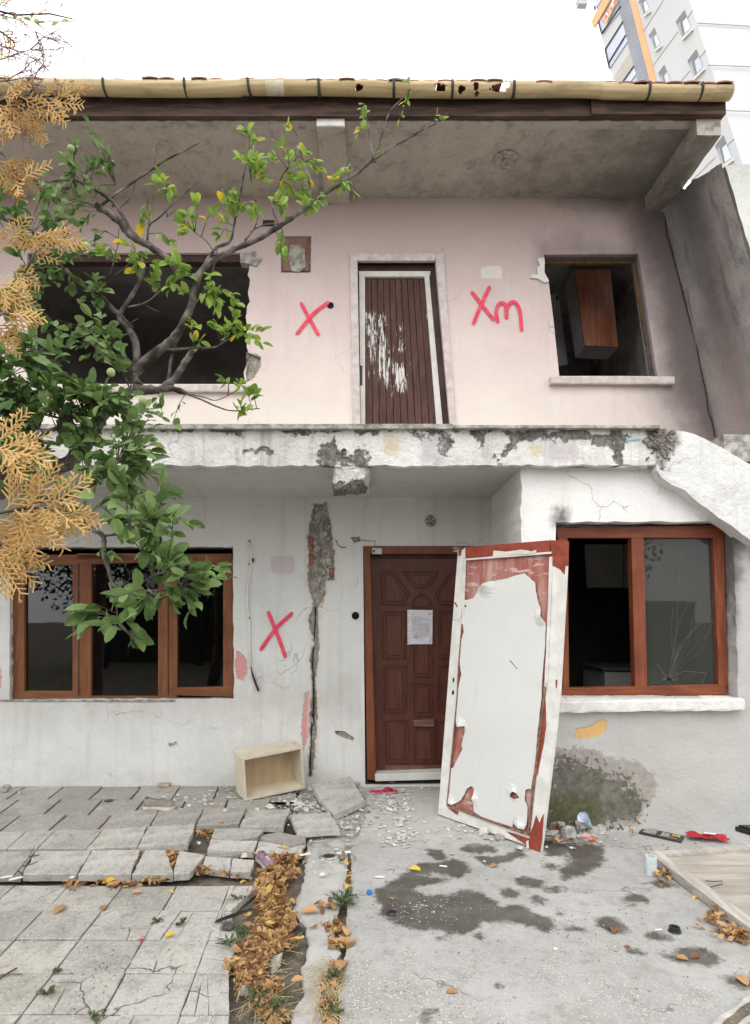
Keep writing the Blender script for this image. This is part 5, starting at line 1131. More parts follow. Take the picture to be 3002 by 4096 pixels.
for q, o_ in PATCHES:
    m = MB(); dprism(m, q, o_, .0035, amp=.003); m.build('bare_patch', bpy.data.materials['bare_red_rail'], leaf_)
m = MB(); dprism(m, [(742,215),(1295,180),(1290,480),(1255,1060),(1215,1480),(1160,1995),(620,1808),(690,1100),(722,540)], -.010, .022); m.build('inner_panel', M['redpanel'], leaf_)
# torn white laminate: a slightly bulging sheet with curled tears
sheetP = [(742,482),(775,478),(800,470),(812,452),(838,405),(870,398),(905,372),(950,356),(1010,346),(1080,322),(1128,312),(1160,340),(1196,370),(1200,420),(1215,490),(1232,530),(1240,590),(1266,630),(1262,760),(1250,900),(1240,1020),(1236,1130),(1218,1300),(1205,1440),(1190,1580),(1172,1700),(1135,1705),(1128,1770),(1148,1820),(1140,1930),(1128,1960),(1095,1950),(1058,1925),(1062,1880),(1050,1945),(990,1925),(900,1895),(845,1875),(800,1845),(800,1760),(804,1700),(785,1680),(760,1695),(720,1770),(690,1790),(665,1802),(640,1780),(634,1740),(642,1570),(670,1560),(730,1440),(722,1420),(746,1330),(745,1295),(700,1300),(684,1250),(690,1120),(700,1060),(722,960),(712,900),(716,760),(738,690),(730,610),(742,560)]
P = dl(sheetP, .0); ux = bdir; uy = Nd.cross(ux).normalized(); uy = uy if uy.z > 0 else -uy; o0 = BL
poly = rag([((p-o0).dot(ux), (p-o0).dot(uy)) for p in P], .003, .02, 71)
hole_ = rag([((p-o0).dot(ux), (p-o0).dot(uy)) for p in dl([(1035,1750),(1060,1715),(1100,1735),(1090,1760),(1060,1765)])], .003, .015, 72)[::-1]
pts = [Vector(p) for p in poly + hole_]; ed = [(i, (i+1) % len(poly)) for i in range(len(poly))] + [(len(poly)+i, len(poly)+(i+1) % len(hole_)) for i in range(len(hole_))]
gx_, gy_ = np.meshgrid(np.arange(-.2, 1.2, .028), np.arange(-.1, 2.2, .028)); gx_ = gx_.ravel(); gy_ = gy_.ravel(); kp = inpoly(gx_, gy_, poly) & ~inpoly(gx_, gy_, hole_) & (dline(gx_, gy_, poly) > .01) & (dline(gx_, gy_, hole_) > .01)
pts += [Vector((float(a), float(b))) for a, b in zip(gx_[kp], gy_[kp])]
vo, eo, fo = delaunay_2d_cdt(pts, ed, [], 0, 1e-6)[:3]; V = np.array([(p.x, p.y) for p in vo]); T = np.array(fo); c = V[T].mean(axis=1); T = T[inpoly(c[:,0], c[:,1], poly) & ~inpoly(c[:,0], c[:,1], hole_)]
curls = [dl([q])[0] for q in ((880,380),(1058,1725),(715,1290),(1236,600),(1100,1940),(800,1760),(655,1790))]; cw = [.05,.03,.035,.025,.03,.025,.03]; cr_ = [.10,.05,.06,.06,.05,.05,.05]
def lift(x, y):
    p = o0 + ux*x + uy*y; h = .0025 + .004*max(0, mnoise.noise(Vector((x*3, y*2, 1))))
    for q, a, r in zip(curls, cw, cr_): h += a*max(0, 1 - (p-q).length/r)**1.5
    return h
vs = [o0 + ux*x + uy*y + Nd*lift(x, y) for x, y in V]
m = MB(); m.add(vs, [tuple(int(i) for i in f) for f in T]); sh_ = m.build('laminate_sheet', M['white_sheet'], leaf_); so = sh_.modifiers.new('solid', 'SOLIDIFY'); so.thickness = .0025; so.offset = 1
m = MB(); 
for q in ([(838,405),(850,378),(900,362),(952,356),(905,385)], [(1060,1712),(1075,1700),(1108,1765),(1085,1745)], [(925,165),(1000,172),(1100,158),(1170,170),(1200,160),(1200,182),(1100,195),(920,205)], [(684,1252),(700,1248),(745,1296),(700,1300)], [(1135,2040),(1150,2030),(1155,2080),(1140,2090)], [(1212,1015),(1240,1022),(1238,1040)]): dprism(m, q, .012, .002, amp=.003)
m.build('torn_flap', plain('torn_backing', (.66,.63,.56), .7, .1, 20, .001), leaf_)
def dbar(pts, w, out, mat, name, th=.012):
    m = MB()
    for a, b in zip(pts[:-1], pts[1:]):
        A, B = dl([a, b], out); t = (B-A).normalized(); s = t.cross(Nd)*w/2
        m.prism([A - s, B - s, B + s, A + s], -Nd*th)
    return m.build(name, mat, leaf_, bevel=.001)
dbar([(744,222),(1296,178)], .014, .012, M['white_paint'], 'moulding'); dbar([(740,225),(728,540),(722,640)], .014, .012, M['white_paint'], 'moulding'); dbar([(1293,205),(1285,480),(1262,1020)], .018, .013, M['white_paint'], 'moulding')
dbar([(720,650),(700,900),(690,1110),(655,1480),(628,1790)], .010, .010, M['raw_edge'], 'split_moulding'); dbar([(625,1800),(850,1890),(1150,1995)], .016, .012, M['raw_edge'], 'split_moulding'); dbar([(1256,1040),(1240,1180),(1205,1480),(1180,1700),(1150,1990)], .014, .012, M['raw_edge'], 'split_moulding')
m = MB(); dprism(m, [(652,900),(692,900),(680,1155),(645,1158)], .0015, .002); m.build('lock_plate', M['white_paint'], leaf_, bevel=.001)
m = MB(); dprism(m, [(664,985),(673,983),(671,1012),(662,1014)], .003, .001); dprism(m, [(658,1070),(672,1068),(670,1092),(657,1094)], .003, .001); 
dprism(m, [(663,1060),(668,1060),(667,1068),(662,1068)], .003, .001); dprism(m, [(1028,872),(1034,872),(1082,928),(1076,926)], .006, .001); dprism(m, [(740,515),(752,518),(750,530),(742,528)], .006, .001)
m.build('keyhole', M['hole'], leaf_)
m = MB()
for (a, b) in (((1388,262),(1383,375)), ((1342,1075),(1336,1150)), ((1250,1840),(1245,1910))): m.tube(dl([a, b], -.01), .008, 10)
m.build('hinge', M['white_paint'], leaf_, smooth=True)
m = MB(); q = dl([(586,1828)], .002)[0]; m.tube([q, q + Nd*.005], .011, 12); m.build('knob', M['white_paint'], leaf_)
m = MB(); m.tube(dl([(727,570),(715,600),(690,616),(660,606),(635,575),(632,560)], .02), .0014, 5); m.build('wire', M['iron'], leaf_)
# notice on the entrance door
nt_ = thing('notice_sheet', at(1682, 2508, YD-.02), 'printed white notice in a plastic sleeve taped to the brown entrance door', 'notice')
m = MB(); qn = [(380,546),(534,548),(532,768),(381,768)]; NX, NY = 8, 10; vs = []
q4 = [at(*dz(*p), YD - .022) for p in qn]
for j in range(NY+1):
    for i in range(NX+1):
        a = q4[0].lerp(q4[1], i/NX); b = q4[3].lerp(q4[2], i/NX); p = a.lerp(b, j/NY); p.y += .005*mnoise.noise(Vector((i*.8, j*.7, 3))); vs.append(p)
m.add(vs, [(j*(NX+1)+i, (j+1)*(NX+1)+i, (j+1)*(NX+1)+i+1, j*(NX+1)+i+1) for j in range(NY) for i in range(NX)]); m.build('paper', plain('notice_paper', (.66,.65,.72), .25, .06, 12, .002, .5), nt_)
m = MB(); rnd = random.Random(3)
for k in range(17):
    y = 590 + k*8.2; x1 = 515 - (rnd.random() < .3)*rnd.uniform(20, 60) if k not in (0, 16) else 470; quadprism(m, [(400,y),(x1,y),(x1,y+1.6),(400,y+1.6)], YD - .0285, .0003, dz)
for q in ([(402,568),(412,568),(412,580),(402,580)], [(508,568),(522,568),(522,578),(508,578)], [(512,745),(519,745),(519,754),(512,754)]): quadprism(m, q, YD - .0288, .0003, dz)
m.build('print_lines', plain('print_grey', (.40,.40,.46), .5, .1, 50, 0), nt_)
m = MB(); c = at(*dz(428,720), YD - .029); m.prism([(c.x + .016*math.cos(a), c.y, c.z + .016*math.sin(a)) for a in np.linspace(0, 6.1, 18)], (0,.0003,0)); m.build('red_stamp', plain('stamp_red', (.62,.28,.36), .5, .2, 90, 0), nt_)
m = MB(); quadprism(m, [(371,546),(380,546),(381,772),(372,772)], YD - .024, .0008, dz)
m.build('sleeve_edge', M['white_plastic'], nt_); m = MB()
for k in range(9): quadprism(m, [(373.5,560+k*24),(377.5,560+k*24),(377.5,566+k*24),(373.5,566+k*24)], YD - .026, .0008, dz)
m.build('punch_hole', M['iron'], nt_)

# ---------------------------------------------------------------- drawer standing on its side
dpt = gnd(*z1(1080,446), .006)
dr_ = thing('drawer', dpt, 'cream wooden drawer standing on its long side against the white wall', 'drawer')
Fd = [dpt, gnd(*z1(1346,392), .01)]   # front bottom edge, right end is farther and lifted by the slabs
y0d = dpt.y
fbl = dpt; fbr = at(*z1(1346,390), Fd[1].y - .08); ftl = at(*z1(1068,258), y0d - .01); ftr = at(*z1(1333,206), fbr.y - .01)
back = at(*z1(1033,235), y0d + .17) - ftl; back.y = .17; back = Vector((back.x, .17, .02))
m = MB(); th = .018
wx = (fbr - fbl).normalized(); wz = (ftl - fbl).normalized()
def hexa(a, b, c, d, v, m): m.add([a, b, c, d, a+v, b+v, c+v, d+v], [(0,1,2,3), (7,6,5,4), (0,4,5,1), (1,5,6,2), (2,6,7,3), (3,7,4,0)])
mb_ = MB(); hexa(fbl, fbr, fbr + wz*th, fbl + wz*th, back, mb_); mb_.build('side_board', plain('cream_laminate', (.60,.55,.43), .5, .08, 6, .001), dr_, bevel=.001)
cream = bpy.data.materials['cream_laminate']
mb_ = MB(); hexa(ftl - wz*th - wx*.004, ftr - wz*th + wx*.004, ftr + wx*.004, ftl - wx*.004, back*1.02, mb_); mb_.build('side_board', cream, dr_, bevel=.001)
mb_ = MB(); hexa(fbl + wz*th, fbl + wz*th + wx*th, ftl - wz*th + wx*th, ftl - wz*th, back, mb_); mb_.build('end_board', cream, dr_, bevel=.001)
mb_ = MB(); hexa(fbr + wz*th - wx*th, fbr + wz*th, ftr - wz*th, ftr - wz*th - wx*th, back, mb_); mb_.build('end_board', cream, dr_, bevel=.001)
mb_ = MB(); o_ = back*.93; hexa(fbl + wz*th + wx*th + o_, fbr + wz*th - wx*th + o_, ftr - wz*th - wx*th + o_, ftl - wz*th + wx*th + o_, back*.05, mb_); mb_.build('base_board', wood('drawer_base', (.47,.34,.20), (.58,.44,.28), 'z', .5, 3), dr_)
m = MB(); q = ftr - wx*.03 + back*.5 + Vector((0,0,.001)); m.tube([q, q + Vector((0,0,.002))], .008, 10); m.build('dowel_hole', M['iron'], dr_)

# ---------------------------------------------------------------- shoes and litter
def shoe(name, p, rz, L, col, sole, label, W=.36, hgt=.32, dark=(.05,.05,.05), roll=0):
    t = thing(name, p, label, 'shoe', None, rz); out = [(-.5,.13),(-.46,.17),(-.3,.165),(-.1,.14),(.1,.17),(.28,.185),(.42,.15),(.49,.07),(.5,0)]
    def prof(s, k): return [(x*L, y*L*k*W/.36) for x, y in s] + [(x*L, -y*L*k*W/.36) for x, y in s[::-1][1:]]
    m = MB(); P = prof(out, 1); Q = prof(out, 1.02); hz = .02; OFFp = Vector(p)
    m.add([OFFp + Vector((x, y, 0)) for x, y in P] + [OFFp + Vector((x, y, .018)) for x, y in Q] + [OFFp + Vector((x*.99, y*.96, .021)) for x, y in P], [(i, (i+1) % len(P), len(P)+(i+1) % len(P), len(P)+i) for i in range(len(P))] + [(len(P)+i, len(P)+(i+1) % len(P), 2*len(P)+(i+1) % len(P), 2*len(P)+i) for i in range(len(P))] + [tuple(range(len(P)))[::-1], tuple(2*len(P)+i for i in range(len(P)))]); m.build('sole', sole, t, smooth=False)
    m = MB(); NS, NR = 22, 16; vs = []
    for i in range(NS+1):
        s = -.5 + i/NS; w = np.interp(s, [o[0] for o in out], [o[1] for o in out])*L*.95*W/.36; top_ = np.interp(s, [-.5,-.4,-.1,.08,.25,.42,.5], [.24,.27,.22,.26,.20,.13,.05])*L*hgt/.32; op = np.interp(s, [-.5,-.44,-.4,.02,.10], [0,0,.62,.55,0])
        for j in range(NR+1):
            a = math.pi*j/NR; y = w*math.cos(a); z = .02 + top_*math.sin(a)**.7
            if op > 0 and .22 < j/NR < .78: c_ = (j/NR-.5)/.28; y = w*.62*c_*.9; z = .02 + top_*(.35 + .65*abs(c_)**3)*(1-op*.0) - op*.4*top_*(1-abs(c_)**4)
            vs.append(OFFp + Vector((s*L*.985, y, z + .0015*mnoise.noise(Vector((s*20, j, 1))))))
    m.add(vs, [(i*(NR+1)+j, i*(NR+1)+j+1, (i+1)*(NR+1)+j+1, (i+1)*(NR+1)+j) for i in range(NS) for j in range(NR)] + [tuple(range(NR+1))[::-1], tuple(NS*(NR+1)+j for j in range(NR+1))]); m.build('upper', col, t, smooth=True)
    m = MB()
    for k in range(4):
        x = (.08 + k*.05)*L; m.tube([OFFp + Vector((x, -.05*L, .02+.245*L*hgt/.32*(1-k*.09))), OFFp + Vector((x+.012, 0, .02+.27*L*hgt/.32*(1-k*.09))), OFFp + Vector((x, .05*L, .02+.245*L*hgt/.32*(1-k*.09)))], .0022, 5)
    m.build('laces', M['white_plastic'], t); return t
ps = gnd(*z1(706,478), .012); shoe('canvas_shoe', ps, R(-4), .24, plain('grey_canvas', (.24,.22,.20), .9, .2, 20, .002), plain('dirty_sole', (.52,.49,.43), .8, .2, 20, .001), 'worn grey canvas shoe lying on the paving left of the drawer', hgt=.36)
ps = gnd(*z1(1172,728), -.025); shoe('canvas_shoe', ps, R(-58), .19, plain('purple_canvas', (.26,.17,.22), .9, .35, 60, .002), plain('pale_sole', (.52,.48,.45), .8, .2, 20, .001), 'small purple patterned shoe with laces lying in the dry leaves', hgt=.26)
pf = gnd(*dz(222,1725), .004); ff = thing('flip_flop', pf, 'dark pink flip flop lying before the entrance threshold', 'flip flop', None, R(6))
out = [(-.115,.0),(-.11,.022),(-.07,.031),(0,.026),(.06,.036),(.10,.030),(.118,.0),(.10,-.030),(.06,-.036),(0,-.026),(-.07,-.031),(-.11,-.022)]
m = MB(); m.prism([pf + Vector((x, y, 0)) for x, y in out], (0,0,.010)); m.build('sole', plain('flip_sole', (.45,.25,.28), .8, .2, 20, .001), ff, bevel=.003); m = MB(); m.prism([pf + Vector((x*.98, y*.95, .0102)) for x, y in out], (0,0,.007)); m.build('footbed', plain('flip_pink', (.50,.03,.09), .6, .2, 20, .001), ff, bevel=.002)
m = MB(); m.tube([pf + Vector(q) for q in ((-.01,.032,.012),(.03,.02,.040),(.07,0,.022),(.03,-.02,.040),(-.01,-.032,.012))], .006, 7); m.build('strap', plain('flip_strap', (.38,.02,.07), .6, .2, 20, .001), ff, smooth=True)
# flimsy plank board bottom right, a weathered wooden panel with a raised border
zp = .10
pb = [gnd(*z2(1200,690), .0), gnd(*z2(1660,648), .02), gnd(3450, 3480, .02), gnd(*(3300, 3880), .02)]
A0 = gnd(*z2(1202,668), .055); dL = (gnd(*z4(1652,345), .05) - A0).normalized(); dW = (gnd(*z2(1660,636), .06) - A0).normalized()
Pq = [A0, A0 + dW*1.1, A0 + dW*1.1 + dL*1.25, A0 + dL*1.25]; Pq = [Pq[0], Pq[1], Pq[2], Pq[2].lerp(Pq[3], .5), Pq[3]]
ctr = sum(Pq, Vector())/len(Pq)
bd = thing('wooden_panel', (ctr.x, ctr.y, .0), 'weathered beige wooden panel with a raised border lying at the right edge', 'panel')
wp = wood('weathered_ply', (.30,.27,.235), (.45,.415,.365), 'x', .85, 3, .06, (.20,.17,.14)); wf = wood('weathered_border', (.33,.30,.27), (.56,.53,.49), 'y', .85, 5, .08, (.15,.13,.11))
m = MB(); m.prism([p - Vector((0,0,.016)) for p in Pq], (0,0,-.028)); m.build('board', wp, bd)
m = MB()
def border(a, b, w, ca=0):
    d = (b-a).normalized(); s = Vector((d.y, -d.x, 0)); s = s if s.dot(ctr - a) > 0 else -s
    k = 14; vs = []
    for i in range(k+1):
        p = a.lerp(b, i/k) + s*.006*mnoise.noise(Vector((i*1.3, w, 0))); vs += [p - Vector((0,0,.045)), p, p + s*w, p + s*w - Vector((0,0,.0165))]
    m.add(vs, [(i*4+j, (i+1)*4+j, (i+1)*4+(j+1) % 4, i*4+(j+1) % 4) for i in range(k) for j in range(4)] + [(0,1,2,3)[::-1], tuple(4*k+j for j in (0,1,2,3))])
border(Pq[0], Pq[4], .075); m.build('border', wf, bd)
m = MB(); border(Pq[0] + Vector((.004,0,.002)), Pq[1], .055); border(Pq[1], Pq[2], .055); m.build('border', wf, bd)
m = MB(); m.tube([gnd(*z4(x, y), .045 + h) for x, y, h in ((1455,135,0),(1490,138,.01),(1530,136,.012),(1528,150,.008),(1470,165,0))], .0022, 5); tag(m.build('bent_wire', M['iron'], None, loc=gnd(*z4(1490,148), .04)), 'thin bent wire lying on the weathered panel', 'wire')
# curved stone rim at the bottom right corner
m = MB(); rim = gxy([(1480,775),(1520,735),(1580,700),(1660,640),(1760,560),(1900,470),(1960,520),(1800,640),(1700,720),(1620,780),(1560,860),(1500,900),(1420,900)], z4, .03); m.prism([(x, y, -.02) for x, y in rag(rim, .006, .04, 3)], (0,0,.055)); rb = gnd(*z4(1600,720), -.02)
tag(m.build('stone_rim', plain('white_edged_stone', (.50,.49,.47), .9, .35, 8, .010), None, loc=rb), 'white worn stone rim cutting the bottom right corner', 'stone rim')
m = MB(); m.prism([(x, y, .036) for x, y in rag(gxy([(1530,771),(1600,715),(1660,672),(1760,590),(1780,620),(1680,700),(1600,765),(1560,800)], z4, .03), .006, .03, 4)], (0,0,.003)); tag(m.build('rim_dirt', M['soil'], None, loc=rb), 'brown dirt streak on the worn stone rim', 'dirt')

# small items
def item(name, p, label, cat, parts, rz=0, group=None):
    t = thing(name, p, label, cat, group, rz)
    for nm, mb, mt, kw in parts:
        mb.v = [tuple(Vector(v) + Vector(p)) for v in mb.v]; mb.build(nm, mt, t, **kw)
    return t
def lathe(prof, n=20, axis='z'):
    m = MB(); vs = [(r*math.cos(2*math.pi*i/n), r*math.sin(2*math.pi*i/n), z) for i in range(n) for r, z in prof]; k = len(prof)
    m.add(vs, [(i*k+j, ((i+1) % n)*k+j, ((i+1) % n)*k+j+1, i*k+j+1) for i in range(n) for j in range(k-1)]); return m
cupp = gnd(*z2(935,545), .10); m = lathe([(0,0),(.024,0),(.036,.085),(.038,.087),(.035,.084),(.022,.004),(0,.004)]); Mr = Matrix.Rotation(R(-140), 4, 'X') @ Matrix.Rotation(R(20), 4, 'Y'); Mr = Matrix.Rotation(R(68), 4, 'X') @ Matrix.Rotation(R(-40), 4, 'Z') @ Matrix.Rotation(R(-42), 4, 'Y'); m.v = [tuple(Mr @ Vector(v)) for v in m.v]
m2 = lathe([(.0255,.01),(.0345,.072)], 20); m2.v = [tuple(Mr @ Vector((v[0]*1.02, v[1]*1.02, v[2]))) for v in m2.v]
item('paper_cup', cupp, 'blue white printed paper cup tipped over on the rubble beside the mossy wall', 'cup', [('cup', m, plain('cup_paper', (.55,.62,.74), .5, .3, 60, 0), dict(smooth=True)), ('printed_band', m2, plain('cup_print', (.35,.47,.68), .5, .6, 90, 0), dict(smooth=True))])
def tray(w, d, h, wall=.006):
    m = MB(); m.box((-w/2,-d/2,0), (w/2,d/2,.004)); m.box((-w/2,-d/2,.004), (w/2,-d/2+wall,h)); m.box((-w/2,d/2-wall,.004), (w/2,d/2,h)); m.box((-w/2,-d/2+wall,.004), (-w/2+wall,d/2-wall,h)); m.box((w/2-wall,-d/2+wall,.004), (w/2,d/2-wall,h)); return m
m2 = MB(); m2.box((-.10,-.065,.005), (.10,.065,.012)); item('black_tray', gnd(*z2(1355,545), .004), 'flat black plastic tray by the foot of the grey right wall', 'tray', [('tray', tray(.235,.15,.035), M['black'], dict(bevel=.003)), ('base_plate', m2, plain('tray_base', (.03,.03,.033), .6, .2, 20, 0), {})], R(-3))
m = MB(); m.box((-.13,-.06,0), (.13,.06,.012)); m2 = MB(); m2.box((-.11,-.045,.0125), (-.03,.045,.0135)); m2.box((.0,-.03,.0125), (.05,.035,.0135)); m3 = MB(); m3.box((-.015,-.04,.0125),(.10,-.034,.0135)); m3.box((.06,.0,.0125),(.11,.04,.0137))
item('squashed_carton', gnd(*z2(1262,597), .004), 'squashed black carton with yellowish print lying before the black tray', 'carton', [('carton', m, plain('carton_black', (.035,.037,.037), .6, .5, 25, .003), dict(bevel=.004)), ('label_print', m2, plain('carton_print', (.25,.25,.22), .6, .5, 60, 0), {}), ('stripe', m3, plain('carton_ochre', (.38,.28,.08), .6, .4, 60, 0), {})], R(-38))
m = MB(); NX = 12; vs = [];
for j in range(NX+1):
    for i in range(NX+1): x, y = -.12 + .24*i/NX, -.055 + .11*j/NX; vs.append((x + .01*mnoise.noise(Vector((j*.8,i*.3,5))), y + .012*mnoise.noise(Vector((i*.5,j*.2,9))), .022 + .022*mnoise.noise(Vector((x*22, y*22, 3)))))
m.add(vs, [(j*(NX+1)+i, j*(NX+1)+i+1, (j+1)*(NX+1)+i+1, (j+1)*(NX+1)+i) for j in range(NX) for i in range(NX)]); m2 = MB(); m2.box((-.02,-.02,.040), (.05,.0,.043))
item('red_cloth', gnd(*z2(1462,612), .004), 'crumpled red cloth lying behind the weathered panel', 'cloth', [('cloth', m, plain('red_cloth', (.36,.02,.03), .8, .3, 30, .003), {}), ('white_tag', m2, M['white_plastic'], {})], R(-14))
m = MB(); m.box((-.07,-.10,0),(.07,.10,.03)); m.box((-.05,-.07,.031),(.05,.07,.04)); item('black_case', gnd(*z2(1652,580), .004), 'dark plastic case cut by the right edge beside the wall foot', 'case', [('case', m, M['black'], dict(bevel=.004))], R(30))
m = lathe([(0,0),(.030,0),(.030,.10),(.024,.10),(.024,.012),(0,.012)], 18); m2 = lathe([(.0245,.100),(.024,.02)], 18); item('pipe_piece', gnd(*z2(1218,765), .0), 'short pale blue pipe piece standing at the corner of the weathered panel', 'pipe piece', [('pipe', m, plain('pale_blue', (.55,.63,.64), .5, .15, 20, .001), dict(smooth=False)), ('inner_lining', m2, M['hole'], {})])  # black lining on the inner wall of the pipe
m = lathe([(0,.014),(.013,.014),(.015,.011),(.015,0),(0,0)], 18); item('bottle_cap', gnd(*z3(1628,190), .004), 'bright blue bottle cap beside the weeds in the joint', 'bottle cap', [('cap', m, plain('cap_blue', (.01,.19,.60), .35, .1, 9, 0), dict(smooth=False))])
m = lathe([(0,.012),(.012,.012),(.014,.02),(.024,.02),(.026,.004),(.030,0),(0,0)], 20); item('rubber_stopper', gnd(*z4(1320,357), .002), 'round black rubber stopper on the open concrete, right side', 'stopper', [('ring', m, M['black'], dict(smooth=False))])
m = lathe([(0,.008),(.014,.008),(.02,.012),(.026,.004),(0,0)], 20); item('rubber_stopper', gnd(*z4(75,280), .002), 'round black rubber disc on the big damp patch near its left end', 'stopper', [('ring', m, M['black'], dict(smooth=False))])
m = lathe([(0,.010),(.009,.010),(.011,0),(0,0)], 14); item('bottle_cap', gnd(*z1(668,372), .008), 'tiny orange red cap by the foot of the white wall', 'bottle cap', [('cap', m, plain('cap_orange', (.70,.10,.03), .4, .1, 9, 0), {})])
m = lathe([(0,0),(.0045,0),(.0045,.045),(0,.045)], 10); m.v = [(v[2]-.02, v[0], v[1]+.005) for v in m.v]; item('cigarette_butt', gnd(*z4(300,75), .001), 'white cigarette butt on the curved damp patch', 'cigarette butt', [('filter', m, M['white_plastic'], {})], R(-15))
for i, (u, v, w, h, rz, lab) in enumerate(((1345,20,.022,.07,-60,'white plastic strip standing among leaves near the drain'), (1515,12,.09,.03,15,'white plastic sheet scrap beside the drain'))):
    m = MB(); m.box((-w/2,-h/2,0), (w/2,h/2,.004)); p = gnd(*z3(u, v), .012); t = item('plastic_scrap', p, lab, 'plastic scrap', [('scrap', m, M['white_plastic'], dict(bevel=.001))], R(rz))
for (x, y, w, h, rz, lab, f) in ((30,118,.07,.03,20,'torn white paper scrap at the left edge of the front row','z3'),(70,125,.07,.035,30,'second torn white paper scrap at the left edge, right one','z3'),(318,120,.025,.035,10,'small white paper scrap at the lower edge of the front row slab','z3'),(-1478+1500,118,.06,.03,-5,'pale bluish sheet scrap on the concrete left of the damp patch','z4'),(1247,351,.04,.014,8,'white oblong plastic scrap left of the black rubber stopper','z4'),(795,435,.022,.018,40,'small white chip in the middle of the open concrete','z4')):
    m = MB(); m.prism([(a*w, b*h, 0) for a, b in ((-.5,-.4),(.1,-.5),(.5,-.3),(.45,.4),(0,.5),(-.4,.3))], (0,0,.0015)); p = gnd(*(z3 if f == 'z3' else z4)(x, y), .014 if f == 'z3' else .004); tag_ = item('paper_scrap', p, lab, 'paper scrap', [('scrap', m, M['white_plastic'], {})], R(rz))
m = MB(); m.tube([(-.05,0,.004),(0,.004,.006),(.05,.01,.003)], .0022, 5)
item('black_umbrella_cloth', gnd(*z3(1030,300), .01), 'black torn plastic piece at the left edge of the leaf bed', 'plastic piece', [('plastic', (lambda q: (q.prism([(-.09,-.02,0),(0,-.012,.01),(.09,.03,.012),(.085,.045,.01),(0,.015,.012),(-.08,.004,0)], (0,0,.004)), q)[1])(MB()), M['black'], {})], R(18)).name = 'plastic_piece'
m = MB(); m.prism([(-.03,-.02,0),(.02,-.025,0),(.035,.01,0),(.0,.035,0),(-.032,.02,0)], (0,0,.018)); item('dark_stone', gnd(*z3(1008,345), .0), 'flat dark stone under the black torn plastic piece', 'stone', [('stone', m, plain('dark_stone', (.08,.08,.07), .8, .3, 20, .004), dict(bevel=.006))])
m = MB(); m.box((-.05,-.028,0),(.05,.028,.026)); m2 = MB(); m2.box((-.045,-.029,.008),(.0,.0285,.018)); item('brick_piece', gnd(*z1(724,380), .008), 'pinkish brick lump leaning at the foot of the white wall', 'brick', [('brick', m, plain('pink_brick', (.42,.31,.26), .9, .3, 40, .006), dict(bevel=.004))], R(4))

# rubble chips: larger ones one by one, the crumbs as one scatter
def chunk(m, p, r, flat, rnd, sub=False):
    n = rnd.randint(5, 7); a0 = rnd.uniform(0, 6); rot = Matrix.Rotation(rnd.uniform(-.5,.5), 3, 'X') @ Matrix.Rotation(rnd.uniform(-.4,.4), 3, 'Y'); vs = []
    for s, k in ((-1, .85), (1, .75)):
        for i in range(n):
            a = a0 + 2*math.pi*i/n; rr = r*k*rnd.uniform(.55,1.4); vs.append(Vector(p) + rot @ Vector((rr*math.cos(a), rr*math.sin(a)*.8, s*r*flat*rnd.uniform(.6,1))) + Vector((0,0,r*flat)))
    m.add(vs, [tuple(range(n))[::-1], tuple(range(n, 2*n))] + [(i, (i+1) % n, n+(i+1) % n, n+i) for i in range(n)])
M['chip'] = plain('plaster_chip', (.55,.54,.51), .9, .3, 14, .002); M['chip_grey'] = plain('mortar_chip', (.34,.33,.31), .95, .3, 20, .005); M['chip_brick'] = plain('brick_chip', (.40,.16,.10), .9, .3, 30, .004); M['chip_pink'] = plain('pink_chip', (.50,.30,.29), .9, .2, 30, .002)
big = [(1552,478,.035,'w'),(1372,400,.03,'w'),(1475,420,.03,'w'),(1350,485,.028,'w'),(1575,515,.02,'w'),(1552,597,.014,'w'),(1640,398,.03,'p'),(998,355,.03,'p'),(1570,378,.04,'g'),(1400,350,.035,'g'),(1460,360,.03,'w'),(1500,345,.04,'g'),(995,493,.026,'w'),(1190,482,.045,'w'),(785,422,.02,'w'),(820,432,.018,'w'),(875,633,.020,'w'),(1370,622,.012,'w'),(1080,690,.03,'w'),(972,705,.012,'w'),(88,410,.028,'g'),(30,388,.04,'g'),(20,400,.035,'g'),(310,595,.014,'g'),(975,548,.02,'o')]
rnd = random.Random(21); cm = {'w': M['chip'], 'g': M['chip_grey'], 'p': M['chip_pink'], 'o': M['chip_brick']}; cn = {'w': 'white plaster lump', 'g': 'grey mortar lump', 'p': 'pink plaster lump', 'o': 'reddish brick chip'}
def lump(p, r, c, lab, grp='rubble lumps'):
    m = MB(); chunk(m, (0,0,0), r, .35, rnd); p = Vector(p); m.v = [tuple(Vector(v)+p) for v in m.v]; o = m.build({'w':'plaster_lump','g':'mortar_lump','p':'plaster_lump','o':'brick_chip'}[c], cm[c], None, loc=p); tag(o, lab, 'rubble', grp)
for i, (x, y, r, c) in enumerate(big): 
    reg = 'near the tilted slab by the drawer' if x > 1340 else ('among the loose slabs' if x > 850 and y > 470 else ('on the paving by the white wall foot' if y < 420 or x < 850 else 'below the drawer'))
    lump(gnd(*z1(x, y), .012), r, c, f'{cn[c]} lying {reg}', f'{cn[c]}s {reg}')
for i, (x, y, r, c) in enumerate([(480,590,.055,'w'),(495,610,.03,'w'),(552,615,.035,'g'),(635,655,.028,'w'),(100,555,.04,'w'),(118,530,.03,'w'),(145,482,.025,'w'),(72,368,.03,'w'),(205,390,.02,'w'),(255,340,.02,'g'),(75,468,.02,'w'),(95,440,.016,'w'),(10,518,.02,'g'),(130,582,.022,'w'),(540,660,.010,'o')]): lump(gnd(*z2(x, y), .004), r, c, f'{cn[c]} on the concrete before the entrance', f'{cn[c]}s before the entrance')
